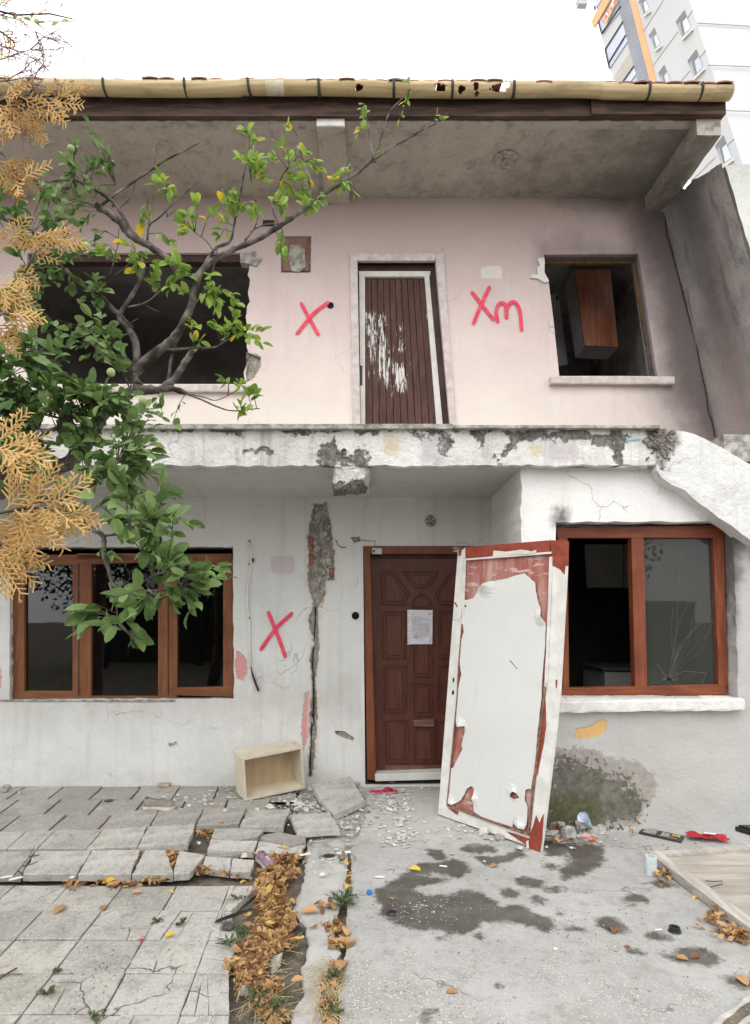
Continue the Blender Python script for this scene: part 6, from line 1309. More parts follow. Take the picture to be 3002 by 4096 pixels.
for i, (x, y, r, c) in enumerate([(860,610,.085,'g'),(775,600,.06,'g'),(930,615,.05,'p'),(900,560,.055,'g'),(850,575,.05,'w'),(960,620,.04,'o'),(820,560,.05,'g'),(1170,548,.04,'w'),(1070,565,.03,'g'),(1040,560,.03,'g'),(800,580,.03,'o'),(780,575,.035,'o'),(880,655,.014,'o'),(830,632,.03,'p'),(1195,560,.03,'w')]): lump(gnd(*z2(x, y), .005 + .035*(r > .045)), r, c, f'{cn[c]} in the heap at the mossy wall foot', f'{cn[c]}s at the mossy wall foot')
for (x, y, r) in ((1210,515,.05),(1095,640,.055),(1390,478,.02),(1180,290,.02)): lump(gnd(*z3(x, y), -.03), r, 'g', 'pale stone half sunk in the leaf bed', 'stones in the leaf bed')
def scatter(name, n, regions, mat, rmin, rmax, label, cat, seed=0, zf=.0, flat=.22):
    rnd = random.Random(seed); m = MB(); W = [r[4] for r in regions]
    for i in range(n):
        cx, cy, rx, ry, w, f = rnd.choices(regions, W)[0]; a, q = rnd.uniform(0, 6.28), abs(rnd.gauss(0, .62)); p = gnd(*f(cx + rx*q*math.cos(a), cy + ry*q*math.sin(a)), zf)
        if p.y > YW - .02 or (p.x > XR - .02 and p.y > YR - .02): continue
        chunk(m, p, rmin + (rmax-rmin)*rnd.random()**3.5, flat*rnd.uniform(.4,1.2), rnd)
    tag(m.build(name, mat), label, cat, kind='stuff')
RG = [(80,450,170,90,5,z2),(130,600,200,60,1.5,z2),(1330,460,150,60,4,z1),(1500,560,200,60,1.5,z1),(1080,400,220,40,2,z1),(900,450,220,60,1.2,z1),(900,600,180,40,1.2,z2),(1440,720,110,60,.25,z1),(400,560,260,80,1.0,z2),(1250,350,100,30,2,z1)]
scatter('plaster_crumbs', 2600, RG, M['chip'], .0018, .022, 'small white plaster crumbs strewn before the entrance and under the crack', 'rubble', 1, .006)
scatter('mortar_crumbs', 700, RG + [(300,250,400,150,1,z4),(1200,640,300,40,2,z2),(700,700,500,60,1,z2)], M['chip_grey'], .002, .014, 'small grey mortar crumbs strewn over the yard', 'rubble', 2, .004)
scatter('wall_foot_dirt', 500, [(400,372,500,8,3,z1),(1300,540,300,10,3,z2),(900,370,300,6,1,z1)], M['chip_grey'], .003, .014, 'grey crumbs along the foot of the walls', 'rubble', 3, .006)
scatter('yard_grit', 900, [(800,350,700,250,1,z4),(200,250,300,120,1,z4),(450,500,500,250,.7,z3)], plain('dark_grit', (.10,.095,.09), .9, .5, 30, 0), .0015, .005, 'dark grit lying all over the yard', 'grit', 4, .003)
scatter('pale_grit', 900, [(800,450,700,300,1,z4),(200,250,300,120,1.5,z4),(450,500,500,250,.7,z3)], M['chip'], .0015, .005, 'pale grit lying all over the yard', 'grit', 5, .003)

# ---------------------------------------------------------------- leaves on the ground
def leafmat(name, a, b, c=None, tr=.25, rough=.6):
    t = NT(name); r = t.attr('rnd'); col = t.mix(t.rng(r, 0, .8), a, b)
    if c: col = t.mix(t.rng(r, .92, .94), col, c)
    col = t.mix(t.rng(t.noise(30, 4), .55, .8, 0, .45), col, tuple(x*.5 for x in a))
    t.fin(col, rough, .25); tl = t.n('ShaderNodeBsdfTranslucent'); t.put(tl.inputs[0], col); mx = t.n('ShaderNodeMixShader'); mx.inputs[0].default_value = tr
    t.t.links.new(t.b.outputs[0], mx.inputs[1]); t.t.links.new(tl.outputs[0], mx.inputs[2]); t.t.links.new(mx.outputs[0], t.out.inputs[0]); return t.m
M['dry'] = leafmat('dry_leaves', (.20,.10,.045), (.52,.32,.155), (.62,.45,.14), .15)
LEAF = [(-.5,0),(-.38,.17),(-.12,.27),(.16,.26),(.38,.14),(.5,0)]
def leaf(m, p, L, d, nrm, curl=.3, fold=.25, r=0.0, wid=1.0, rows=2, k='rnd'):
    d = d.normalized(); s = nrm.cross(d)
    if s.length < .01: s = Vector((1,0,0)).cross(d)
    s.normalize(); nn = d.cross(s); vs = []; fs = []
    for x, w in LEAF: 
        h = -curl*(x*x)*L; vs.append(p + d*x*L + nn*h)
    for sgn in (1, -1):
        for x, w in LEAF[1:-1]: vs.append(p + d*x*L + s*sgn*w*L*wid + nn*(-curl*x*x*L + fold*w*L))
    # mid 0..5, right 6..9, left 10..13
    for o in (6, 10): fs += [(0,1,o), (1,2,o+1,o), (2,3,o+2,o+1), (3,4,o+3,o+2), (4,5,o+3)]
    m.add(vs, fs, **{k: r})
def dryleaf(m, p, rnd, L=None):
    L = L or rnd.uniform(.030,.066); a = rnd.uniform(0, 6.28); n0 = len(m.v); leaf(m, Vector(p) + Vector((0,0,L*.12)), L, Vector((math.cos(a), math.sin(a), rnd.uniform(-.35,.35))), Vector((rnd.uniform(-.6,.6), rnd.uniform(-.6,.6), 1)), rnd.choice((-1,1))*rnd.uniform(.3,1.5), rnd.uniform(-.3,1.2), rnd.random(), rnd.uniform(.55,1.1))
    for k in range(n0, len(m.v)): v = Vector(m.v[k]); m.v[k] = tuple(v + Vector((rnd.gauss(0,1), rnd.gauss(0,1), rnd.gauss(0,1)))*L*.055)
rnd = random.Random(31); m = MB(); bed_path = [(1270,30,60),(1230,95,75),(1190,170,75),(1195,230,70),(1215,290,70),(1200,350,85),(1190,410,95),(1150,455,75),(1100,520,65),(1110,575,60),(1170,620,50),(1160,680,50),(1200,740,55)]
for i in range(1800):
    j = rnd.choices(range(len(bed_path)), [1,1.3,1.5,1.3,1.4,1.6,1.6,1.2,1,.9,.5,.35,.35])[0]; x, y, r = bed_path[j]; p = gnd(*z3(x + rnd.gauss(0, .5)*r, y + rnd.gauss(0, 22)), -.045 + rnd.uniform(0,.055)); dryleaf(m, p, rnd)
for (x, y, rx, ry, n, f, z) in ((900,580,40,20,26,z1,-.02),(760,700,22,45,30,z1,-.02),(330,160,45,25,10,z3,.005),(480,155,120,16,24,z3,-.01),(690,140,60,12,12,z3,-.01),(900,95,60,22,22,z3,-.02),(1020,100,60,14,18,z3,-.02),(620,670,40,20,10,z1,-.02),(1520,690,40,30,6,z1,0),(1545,150,14,30,12,z3,-.02),(1480,340,40,40,22,z3,-.02),(1490,420,40,25,18,z3,-.02),(1480,510,30,25,14,z3,-.02),(1450,610,30,40,14,z3,-.02),(1450,720,30,40,14,z3,-.02),(1450,250,50,20,10,z3,-.005),(1275,110,40,18,14,z4,.01),(1500,300,60,30,22,z4,.01),(1560,370,60,25,22,z4,.01),(1620,390,40,20,12,z4,.01),(780,560,50,15,12,z2,.02),(830,610,40,20,8,z2,.02),(1130,585,30,10,3,z2,.005),(1270,530,30,16,8,z1,.0),(1180,700,90,20,10,z1,-.01)):
    for i in range(n): dryleaf(m, gnd(*f(x + rnd.gauss(0,.6)*rx, y + rnd.gauss(0,.6)*ry), z + rnd.uniform(0,.012)), rnd)
tag(m.build('leaf_litter', M['dry']), 'thick bed of dry brown leaves filling the broken joint between paving and concrete', 'dry leaves', kind='stuff')
m = MB()
for i in range(420):   # dry grass straws
    j = rnd.randrange(4, len(bed_path)); x, y, r = bed_path[j]
    if rnd.random() < .35: x, y, r = rnd.choice(((1450,640,40),(1460,720,40),(1440,560,30)))
    p = gnd(*z3(x + rnd.gauss(0,.6)*r, y + rnd.gauss(0,25)), -.01); a = rnd.uniform(0,6.28); L = rnd.uniform(.04,.12); m.tube([p, p + Vector((math.cos(a)*L*.5, math.sin(a)*L*.5, .02)), p + Vector((math.cos(a+.4)*L, math.sin(a+.4)*L, .005))], .0011, 3, cap=False)
tag(m.build('straw', plain('straw', (.45,.36,.20), .8, .2, 20, 0)), 'dry grass straws tangled in the leaf bed', 'dry grass', kind='stuff')
def oneleaf(u, v, f, L, label, grp=None, mt='dry', r=None, z=.003):
    p = gnd(*f(u, v), z); m = MB(); a = rnd.uniform(0,6.28); leaf(m, Vector(p) + Vector((0,0,L*.1)), L, Vector((math.cos(a)*1, math.sin(a)*.5, rnd.uniform(-.1,.1))), Vector((rnd.uniform(-.3,.3), -.3, 1)), rnd.uniform(.2,.5), rnd.uniform(.1,.6), rnd.random()*.8 if r is None else r, 1.0)
    o = m.build('dry_leaf', M[mt], None, loc=p); tag(o, label, 'leaf', grp)
M['yellowleaf'] = leafmat('yellow_leaf', (.70,.45,.04), (.78,.55,.06), None, .2)
for u, v, f, L, lab in ((1045,353,z4,.075,'curled brown leaf on the round damp spot in the open concrete'),(1355,478,z4,.05,'light brown leaf, left one on the damp patch at far right'),(1410,470,z4,.05,'light brown leaf, right one on the damp patch at far right'),(1258,158,z4,.05,'brown leaf just below the corner of the weathered panel'),(1615,575,z4,.075,'large tan leaf near the right edge above the stone rim'),(525,72,z4,.055,'orange brown leaf between the two damp patches before the white leaf'),(340,625,z4,.045,'thin brown leaf low on the open concrete left of centre'),(75,215,z4,.03,'small brown leaf near the left tip of the big damp patch'),(1112,427,z4,.03,'small orange leaf right of the middle of the open concrete'),(448,582,z1,.055,'brown leaf on the joint between the two back slabs'),(612,386,z1,.04,'brown leaf by the foot of the white wall above the canvas shoe'),(573,490,z1,.035,'brown leaf right beside the canvas shoe heel'),(930,445,z1,.05,'brown leaf on the paving left of the drawer bottom'),(1098,563,z1,.06,'orange brown leaf under the loose slab edge'),(1622,494,z1,.05,'brown leaf on the concrete right of the tilted slab'),(978,553,z1,.05,'brown leaf at the corner of the leaf bed pieces'),(265,265,z3,.09,'pale tan leaf on the field paving left part'),(455,255,z3,.06,'brown leaf in the dark joint of the field paving'),(605,188,z3,.05,'tan leaf on the field paving above its middle'),(1365,270,z3,.085,'long brown leaf across the concrete path'),(1310,572,z3,.05,'curled leaf on the lower concrete path'),(1505,508,z3,.09,'large leaf lying over the joint of path and yard'),(60,420,z2,.05,'brown leaf beside the flip flop'),(1325,560,z2,.07,'brown leaf before the black tray, left one'),(1350,568,z2,.06,'brown leaf before the black tray, right one'),(1400,592,z1,.05,'flat brown leaf on the mortar bed right of the bright loose slab'),(800,368,z1,.035,'brown leaf leaning at the white wall foot right of the brick lump')): oneleaf(u, v, f, L, lab)
for u, v, f, L, lab in ((750,375,z3,.045,'yellow leaf standing out on the middle of the field paving'),(178,88,z4,.07,'yellow green leaf on the curved damp patch'),(1408,212,z4,.035,'yellow leaf beside the edge of the weathered panel'),(480,145,z3,.08,'large yellow leaf in the gap under the front row of slabs'),(756,186,z3,.03,'small yellow leaf on a dark joint of the field paving'),(1530,492,z1,.05,'yellowish leaf scrap on the white crumbs right of the tilted slab')): oneleaf(u, v, f, L, lab, mt='yellowleaf')
m = MB(); c = gnd(*z3(626,397), .004); m.prism([c + Vector((.012*math.cos(a), .008*math.sin(a), 0)) for a in (0,1.3,2.4,3.6,5)], (0,0,.004)); tag(m.build('red_scrap', plain('red_scrap', (.55,.03,.04), .5, .1, 9, 0), None, loc=c), 'tiny red scrap on the field paving', 'scrap')
m = MB(); c = gnd(*z1(480,443), .006); m.prism([c + Vector((.034*math.cos(a), .030*math.sin(a), 0)) for a in np.linspace(0,6.1,16)], (0,0,.003)); tag(m.build('dark_disc', M['black'], None, loc=c), 'dark flat disc on the paving left of the canvas shoe', 'disc')
# weeds
M['weed'] = leafmat('weed_green', (.08,.11,.05), (.19,.24,.11), None, .2)
def weed(u, v, f, R_, n, label, z=0):
    p0 = gnd(*f(u, v), z); t = thing('weed', p0, label, 'weed', 'weeds in the joints'); m = MB(); ms = MB()
    for i in range(n):
        a = rnd.uniform(0,6.28); r = R_*rnd.uniform(.3,1); tip = p0 + Vector((math.cos(a)*r, math.sin(a)*r*.9, rnd.uniform(.2,.9)*R_*.7)); ms.tube([p0, p0.lerp(tip, .5) + Vector((0,0,.01)), tip], .0012, 3, cap=False)
        for k in range(9):
            q = p0.lerp(tip, rnd.uniform(.25,1)); leaf(m, q, rnd.uniform(.008,.02), Vector((rnd.uniform(-1,1), rnd.uniform(-1,1), rnd.uniform(-.2,.6))), Vector((0,0,1)), .2, .2, rnd.random(), .8)
    m.build('leaves', M['weed'], t); ms.build('stems', M['weed'], t)
for a in ((1515,235,z3,.11,46,'large green weed tuft in the joint between path and yard'),(692,318,z3,.035,9,'small weed in the crack of the field paving, left of the yellow leaf'),(802,330,z3,.04,9,'small weed in the crack of the field paving, above the yellow leaf'),(208,637,z3,.05,9,'weed tuft in the lower left joint of the field paving'),(1010,415,z3,.08,16,'weed at the paving edge beside a white chip'),(1060,372,z3,.07,14,'weed at the left border of the leaf bed'),(1190,705,z3,.09,20,'weed tuft low in the leaf bed near the bottom edge'),(1470,560,z3,.06,14,'weed in the lower joint between path and yard'),(1465,712,z3,.05,12,'lowest weed in the joint between path and yard'),(420,745,z3,.04,6,'faded weed at the bottom edge of the field paving'),(1050,215,z3,.045,8,'tiny weed on the crack beside the leaf bed top'),(250,535,z3,.03,6,'tiny weed in the left joint of the field paving'),(1130,650,z3,.06,12,'weed behind the half sunk pale stone')): weed(*a)
m = MB(); 
for br in ([(60,775),(95,735),(130,690),(150,650),(155,640)], [(100,730),(140,722),(170,712)], [(130,690),(175,682)], [(80,752),(100,765)]): m.tube([gnd(*z1(x, y), .018 + .004*i) for i, (x, y) in enumerate(br)], [.0035*(1-.15*i) for i in range(len(br))], 5)
tag(m.build('dry_twig', plain('twig', (.09,.07,.05), .9, .2, 30, 0), None, loc=gnd(*z1(110,720), .02)), 'forked dry twig lying across the front row slabs at the left', 'twig')
m = MB(); m.tube([gnd(*z3(x, y), .008) for x, y in ((-10,570),(40,540),(75,520))], .004, 5); m.tube([gnd(*z3(x, y), .008) for x, y in ((0,552),(50,545),(100,548))], .002, 5); tag(m.build('dry_twig', bpy.data.materials['twig'], None, loc=gnd(*z3(40,540), .008)), 'dry twig poking in from the left edge on the lower field paving', 'twig')

# ---------------------------------------------------------------- trees
M['bark'] = (lambda t: (t.bump(t.noise(1, 6, .7, vec=t.vec((60,60,20))), .004), t.fin(t.mix(t.rng(t.noise(14, 6), .35, .7), (.045,.035,.030), (.20,.18,.165)), .9, .15))[1])(NT('fruit_tree_bark'))
M['leafA'] = leafmat('quince_leaf', (.07,.135,.035), (.19,.29,.10), None, .32, .5)
M['leafB'] = leafmat('young_leaf', (.17,.30,.045), (.32,.46,.10), (.78,.55,.05), .4, .5)
M['leafC'] = leafmat('dried_scale', (.46,.27,.09), (.76,.54,.23), (.30,.24,.10), .3, .7)
fruit = thing('quince_tree', (-2.15, 2.75, 0), 'leafy fruit tree with dark gnarled branches reaching in from the left before the house', 'tree')
BR = []     # (list of points with radius)
mt = MB(); twigs = MB()
def limb(pts, r0, r1, f=None, sm=True):
    P = [at(*(f(p[0], p[1]) if f else (p[0], p[1])), p[2]) for p in pts]; Q = []; n = len(P)
    for k in range(n-1):
        p0, p1, p2, p3 = P[max(k-1,0)], P[k], P[k+1], P[min(k+2,n-1)]; c_ = 6
        for j in range(c_):
            t = j/c_; q = .5*((2*p1) + (p2-p0)*t + (2*p0-5*p1+4*p2-p3)*t*t + (3*p1-p0-3*p2+p3)*t**3); Q.append(q + mnoise.noise_vector(q*9)*.006)
    Q.append(P[-1]); N = len(Q); rr = [r0 + (r1-r0)*(i/(N-1))**.8 for i in range(N)]
    rr = [r*(1 + .16*mnoise.noise(Q[i]*25)) for i, r in enumerate(rr)]
    mt.tube(Q, rr, 12 if r0 > .012 else 6, .45); BR.append([(q, r) for q, r in zip(Q, rr)]); return Q
# trunk off to the left, main limb, then the forks read from the photograph
tr_base = Vector((-2.15, 2.75, -.06))
mt.tube([tr_base, Vector((-2.13,2.75,.5)), Vector((-2.05,2.74,1.1)), at(-260,2060,2.75), at(-60,1990,2.75)], [.11,.085,.075,.055,.05], 12, .3)
limb([(-60,1990,2.75),(60,1925,2.7),(180,1890,2.7),(300,1830,2.7),(370,1720,2.72),(430,1640,2.74),(540,1560,2.78)], .042, .026)
limb([(540,1560,2.78),(620,1558,2.8),(690,1555,2.8),(745,1572,2.8)], .026, .010)
limb([(640,1558,2.8),(700,1510,2.82),(745,1440,2.85),(768,1400,2.85)], .020, .012)
limb([(530,1495,2.9),(600,1430,2.9),(690,1360,2.9),(760,1240,2.9),(800,1100,2.9),(880,1030,2.9),(1000,970,2.92),(1140,890,2.95),(1280,790,3.0),(1400,710,3.0),(1480,650,3.0),(1610,565,3.05),(1745,495,3.1)], .026, .0035)
limb([(530,1495,2.9),(548,1400,2.9),(520,1320,2.9),(480,1275,2.9),(500,1225,2.9),(560,1130,2.9),(580,1050,2.9)], .020, .008)
limb([(480,1400,2.88),(525,1480,2.9),(560,1545,2.85)], .016, .018)
limb([(260,1080,2.85),(330,1140,2.86),(400,1180,2.88),(470,1250,2.9),(530,1310,2.9)], .010, .013)
limb([(390,820,2.88),(470,880,2.88),(530,950,2.9),(600,985,2.9),(680,1040,2.9),(715,1095,2.9),(790,1110,2.9)], .017, .018)
limb([(180,725,2.85),(300,722,2.85),(400,770,2.88),(470,830,2.88),(510,900,2.9),(560,960,2.9)], .006, .010)
limb([(395,830,2.88),(470,775,2.9),(560,710,2.92),(650,650,2.95),(740,600,2.95),(800,570,2.95)], .009, .003)
for pts, r in (([(620,680),(620,620),(612,590)],.004),([(590,970),(600,900),(650,860),(750,760),(785,715)],.006),([(590,960),(600,860),(615,780)],.003),([(668,870),(665,790),(675,740)],.004),([(800,1100),(860,1000),(920,960),(950,840),(970,740),(990,640),(1010,570),(1015,525)],.009),([(980,960),(1030,880),(1010,760),(1000,690)],.005),([(1120,900),(1090,830),(1130,700),(1180,640),(1190,600)],.006),([(1250,790),(1230,700),(1200,600),(1195,530)],.006),([(1480,650),(1500,620),(1510,590)],.004),([(1490,640),(1530,530),(1560,450),(1620,380),(1640,350)],.006),([(1500,650),(1480,560),(1470,480),(1460,440)],.005),([(1610,565),(1700,520),(1730,480)],.003),([(880,1035),(820,960),(780,930)],.004),([(1140,890),(1060,900),(1000,930)],.005),([(760,1240),(840,1130),(870,1000)],.007),([(1400,705),(1410,675),(1405,660)],.004),([(1395,712),(1388,690)],.003),
    ([(670,1400),(760,1395),(850,1390),(900,1365),(940,1340)],.008),([(745,1572),(810,1600),(870,1625),(930,1640),(1040,1635)],.006),([(740,1570),(820,1590),(870,1600),(950,1560)],.004),([(690,1365),(760,1240),(790,1180)],.008),([(665,1555),(690,1420),(740,1290),(770,1200),(800,1140)],.010),([(510,1230),(600,1200),(680,1120)],.006),([(560,1210),(640,1250)],.003),([(520,1290),(555,1275)],.003),([(450,830),(470,780),(465,740)],.004),([(480,830),(530,780),(545,700)],.004),([(440,1100),(470,990),(480,900)],.004),([(460,1100),(500,1070),(545,1030)],.003)):
    limb([(u, v, 2.9 + .03*i) for i, (u, v) in enumerate(pts)], r, r*.4)
limb([(60,1925,2.6),(150,1880,2.5),(260,1860,2.45)], .03, .02)
limb([(300,2080,2.2),(360,2110,2.15),(415,2145,2.1),(418,2230,2.1),(435,2280,2.1),(455,2340,2.1),(520,2360,2.1),(620,2360,2.1),(720,2355,2.1)], .012, .003)
limb([(0,1890,2.4),(80,1930,2.35),(180,2010,2.3),(300,2080,2.2)], .028, .012)
limb([(415,2145,2.1),(480,2140,2.12),(600,2120,2.15)], .006, .003); limb([(535,2355,2.1),(600,2310,2.1),(660,2285,2.1)], .005, .002); limb([(440,2330,2.1),(470,2430,2.08),(480,2500,2.05),(540,2560,2.0)], .005, .002); limb([(600,2355,2.1),(640,2400,2.05)], .004, .002)
limb([(180,2010,2.3),(330,1960,2.3),(420,1900,2.35),(470,1850,2.4)], .012, .006); limb([(100,1880,2.4),(150,1760,2.4),(240,1700,2.45),(330,1640,2.5)], .014, .006)
limb([(-40,1750,2.5),(30,1650,2.5),(40,1500,2.5),(-10,1400,2.5)], .012, .006); limb([(-20,1560,2.5),(100,1640,2.5),(200,1660,2.5),(300,1700,2.5)], .010, .004); limb([(-30,1200,2.6),(60,1130,2.62),(130,1080,2.65),(260,1085,2.7)], .012, .006); limb([(-20,860,2.65),(80,900,2.65),(150,940,2.68),(260,1080,2.7)], .010, .007)
# leaf clusters
def cluster(m, u, v, Y, ru, rv, n, Lm, kind, droop=.3, depth=.15):
    allp = [(q, r) for b in BR for q, r in b]
    c = at(u, v, Y); allp.sort(key=lambda t: (t[0]-c).length + (0 if (t[0]-c).length < 1 else 5)); near = allp[:40]
    k = max(1, n//6); done = 0; sx = ru/F*Y; sz = rv/F*Y
    for i in range(k):
        e = c + Vector((rnd.gauss(0,.55)*sx, rnd.gauss(0,.55)*depth, rnd.gauss(0,.55)*sz)); s0 = min(near, key=lambda t: (t[0]-e).length)[0]
        mid = s0.lerp(e, .5) + Vector((rnd.uniform(-.02,.02), rnd.uniform(-.02,.02), .03)); twigs.tube([s0, mid, e], [.0028,.002,.001], 4)
        for j in range(6):
            t = .35 + .65*j/5; p = s0.lerp(mid, t*2) if t < .5 else mid.lerp(e, t*2-1); d = (e - s0).normalized() + Vector((rnd.uniform(-1,1), rnd.uniform(-1,1), rnd.uniform(-.8,.7) - droop)); d.normalize()
            L = Lm*((1.30 if Y < 2.3 else 1.12) if kind == 0 else 1.18)*rnd.uniform(.6,1.15); nr = Vector((rnd.uniform(-.8,.8), rnd.uniform(-1.2,.2), rnd.uniform(.2,1.2))); leaf(m, p + d*L*.6, L, d, nr, rnd.uniform(-.1,.8), rnd.uniform(.0,.55), rnd.random(), rnd.uniform(.8,1.2))
mA, mB_ = MB(), MB()
for u, v, Y, ru, rv, n, L in ((30,1500,2.5,120,160,110,.066),(150,1420,2.5,130,110,80,.064),(330,1290,2.6,100,90,56,.058),(420,1400,2.6,80,70,20,.056),(60,1700,2.45,130,130,110,.068),(220,1600,2.5,140,110,110,.066),(400,1620,2.5,120,80,80,.062),(550,1640,2.5,110,70,80,.058),(100,1830,2.4,120,80,80,.066),(330,1740,2.45,110,70,60,.062),(620,1690,2.5,50,50,26,.055),
    (420,1900,2.3,110,60,70,.060),(540,1830,2.35,80,70,60,.058),(250,1960,2.3,110,50,36,.058),(560,1960,2.25,80,80,66,.062),(480,2060,2.2,110,70,70,.060),(600,2090,2.15,50,80,50,.056),(740,2090,2.1,60,40,26,.052),(700,2210,2.1,60,60,30,.054),(560,2170,2.1,80,50,34,.056),(450,2230,2.1,50,30,12,.056),(640,2260,2.1,90,50,40,.056),(800,2290,2.08,80,50,50,.056),(740,2380,2.05,80,40,44,.056),(560,2410,2.05,90,40,40,.058),(400,2470,2.02,60,26,18,.060),(300,2500,2.0,30,16,5,.062),(540,2490,2.0,50,40,20,.056),(550,2560,2.0,40,16,7,.058),(870,2310,2.08,30,20,10,.05),
    (120,1100,2.65,120,60,60,.060),(250,1000,2.65,80,70,34,.058),(60,1250,2.6,100,80,60,.062),(80,900,2.65,90,60,40,.058),(300,720,2.8,90,50,40,.055),(380,640,2.85,60,60,44,.052),(200,830,2.75,110,50,40,.056),(260,860,2.75,60,60,22,.056),(340,900,2.8,60,50,18,.056),(410,550,2.88,30,20,12,.05),(20,720,2.6,60,40,12,.055),(340,1180,2.8,70,50,24,.056),(450,1330,2.8,70,50,24,.056)): cluster(mA, u, v, Y, ru, rv, int(n*(1.25 if Y > 2.32 else .8)), L, 0)
for u, v, Y, ru, rv, n, L in ((1000,540,2.95,30,40,12,.045),(980,650,2.95,35,50,16,.048),(1040,680,2.95,30,50,14,.048),(960,760,2.95,40,40,12,.046),(1010,800,2.95,60,30,12,.044),(1110,640,3.0,40,40,10,.042),(1180,610,3.0,40,30,12,.042),(1240,640,3.0,40,30,12,.042),(1210,700,3.0,60,40,16,.042),(1290,690,3.0,50,40,12,.042),(1140,740,3.0,60,40,16,.044),(1200,770,3.0,50,40,14,.044),(1230,850,3.0,50,30,10,.044),(1120,850,2.95,50,40,14,.046),(970,880,2.95,60,50,20,.048),(860,900,2.92,60,50,18,.048),(700,910,2.92,70,50,20,.05),(640,740,2.92,50,40,16,.05),(580,800,2.92,30,30,6,.048),(540,860,2.92,40,20,6,.048),(760,830,2.92,40,50,10,.046),(560,1070,2.9,50,40,18,.052),(420,1000,2.88,40,50,12,.048),(730,1130,2.9,70,50,22,.05),(800,1170,2.9,60,50,18,.05),(600,1130,2.9,40,60,12,.05),(850,1180,2.9,50,40,14,.05),(790,1300,2.9,50,40,8,.05),(920,1190,2.9,40,30,10,.046),(560,1010,2.9,50,30,8,.048),(930,1320,2.9,60,30,20,.048),(1010,1330,2.9,50,30,22,.048),(1050,1370,2.9,20,20,6,.046),(750,1360,2.9,30,20,5,.046),(800,1380,2.9,20,15,4,.044),(980,1560,2.9,50,30,16,.046),(950,1640,2.9,60,40,18,.046),(920,1530,2.9,20,15,4,.04),(1440,460,3.05,30,20,8,.034),(1430,540,3.05,20,20,4,.032),(1610,400,3.1,25,20,5,.032),(1640,370,3.1,20,16,4,.032),(1610,440,3.1,16,16,3,.032),(1540,620,3.05,30,14,4,.030),(1750,492,3.1,20,10,3,.030),(1360,780,3.0,40,30,10,.038),(1290,820,3.0,40,30,9,.04),(1330,720,3.0,40,40,8,.038),(1100,1000,2.95,30,20,6,.046),(1130,1000,2.95,20,12,4,.046),(1390,660,3.0,30,16,5,.034),(1160,560,3.0,20,30,6,.036)): cluster(mB_, u, v, Y, ru, rv, max(6, n+4), L*1.12, 1, .1, .08)
for u, v, Y in ((-250,1500,2.6),(-200,1150,2.6),(-300,1800,2.6),(-150,900,2.65),(-420,1350,2.7)): limb([(-260,2060,2.75),((u-200)/2-40,(v+2060)/2,2.7),(u,v,Y)], .018, .005); cluster(mA, u, v, Y, 170, 150, 90, .06, 0)
mt.build('trunk', M['bark'], fruit, smooth=True); twigs.build('twigs', M['bark'], fruit)
mA.build('crown', M['leafA'], fruit)['label'] = 'dark green mature leaves'; mB_.build('crown', M['leafB'], fruit)['label'] = 'bright green young leaves with a few yellow ones'
M['fruit'] = plain('quince_fruit', (.33,.40,.18), .8, .15, 20, .001)
for u, v, Y in ((285,595,2.8),(345,985,2.7),(445,1490,2.5),(572,1605,2.5)):
    c = at(u, v, Y-.08); m = MB(); n = 10; k = 8; vs = []
    for j in range(k+1):
        for i in range(n):
            th = math.pi*j/k; r = .017*math.sin(th)*(1+.06*math.cos(3*2*math.pi*i/n)); vs.append(c + Vector((r*math.cos(2*math.pi*i/n), r*math.sin(2*math.pi*i/n), .019*math.cos(th))))
    m.add(vs, [(j*n+i, j*n+(i+1) % n, (j+1)*n+(i+1) % n, (j+1)*n+i) for j in range(k) for i in range(n)]); m.build('fruit', M['fruit'], fruit, smooth=True)

# dried conifer sprays reaching in at the left
con = thing('cypress_tree', (-1.75, 1.55, 0), 'dried golden brown cypress with flat lacy sprays at the left edge', 'tree')
mc, mw = MB(), MB()
mw.tube([(-1.75,1.55,-.06),(-1.72,1.56,1.0),(-1.74,1.6,2.2),(-1.7,1.6,3.6)], [.07,.06,.05,.03], 10, .2)
def seg(m, a, b, w0, w1, nn, rv):
    d = (b-a); s = d.cross(nn); s = s.normalized() if s.length > 1e-9 else Vector((1,0,0)); h = nn*.0012
    m.add([a - s*w0, a + h, a + s*w0, b - s*w1, b + h, b + s*w1, a - h, b - h], [(0,1,4,3), (1,2,5,4), (2,6,7,5), (6,0,3,7), (3,4,5,7)], rnd=rv)
def spray(base, d, nn, L, dep, rv):
    n = max(3, int(L/(.0115 if dep < 2 else .0080))); p = base.copy(); dd = d.copy(); st = L/n
    for i in range(n):
        dd = (dd + Vector((rnd.uniform(-.10,.10), rnd.uniform(-.08,.08), rnd.uniform(-.10,.09)))).normalized(); q = p + dd*st; w = .0025 if dep < 2 else .0020
        seg(mc, p, q, w*(1.15 - .3*i/n), w*(1.1 - .35*(i+1)/n), nn, rv)
        if dep > 0 and i > 0:
            sd_ = nn.cross(dd).normalized()*(1 if i % 2 else -1); l = L*(.50 if dep == 2 else .46)*(1 - .72*i/n)*rnd.uniform(.75,1.2)
            if l > .011: spray(q, (dd*.75 + sd_*.75 + nn*rnd.uniform(-.14,.14)).normalized(), (nn + Vector((rnd.uniform(-.15,.15),)*3)).normalized(), l, dep-1, min(1, max(0, rv + rnd.uniform(-.12,.12))))
        p = q
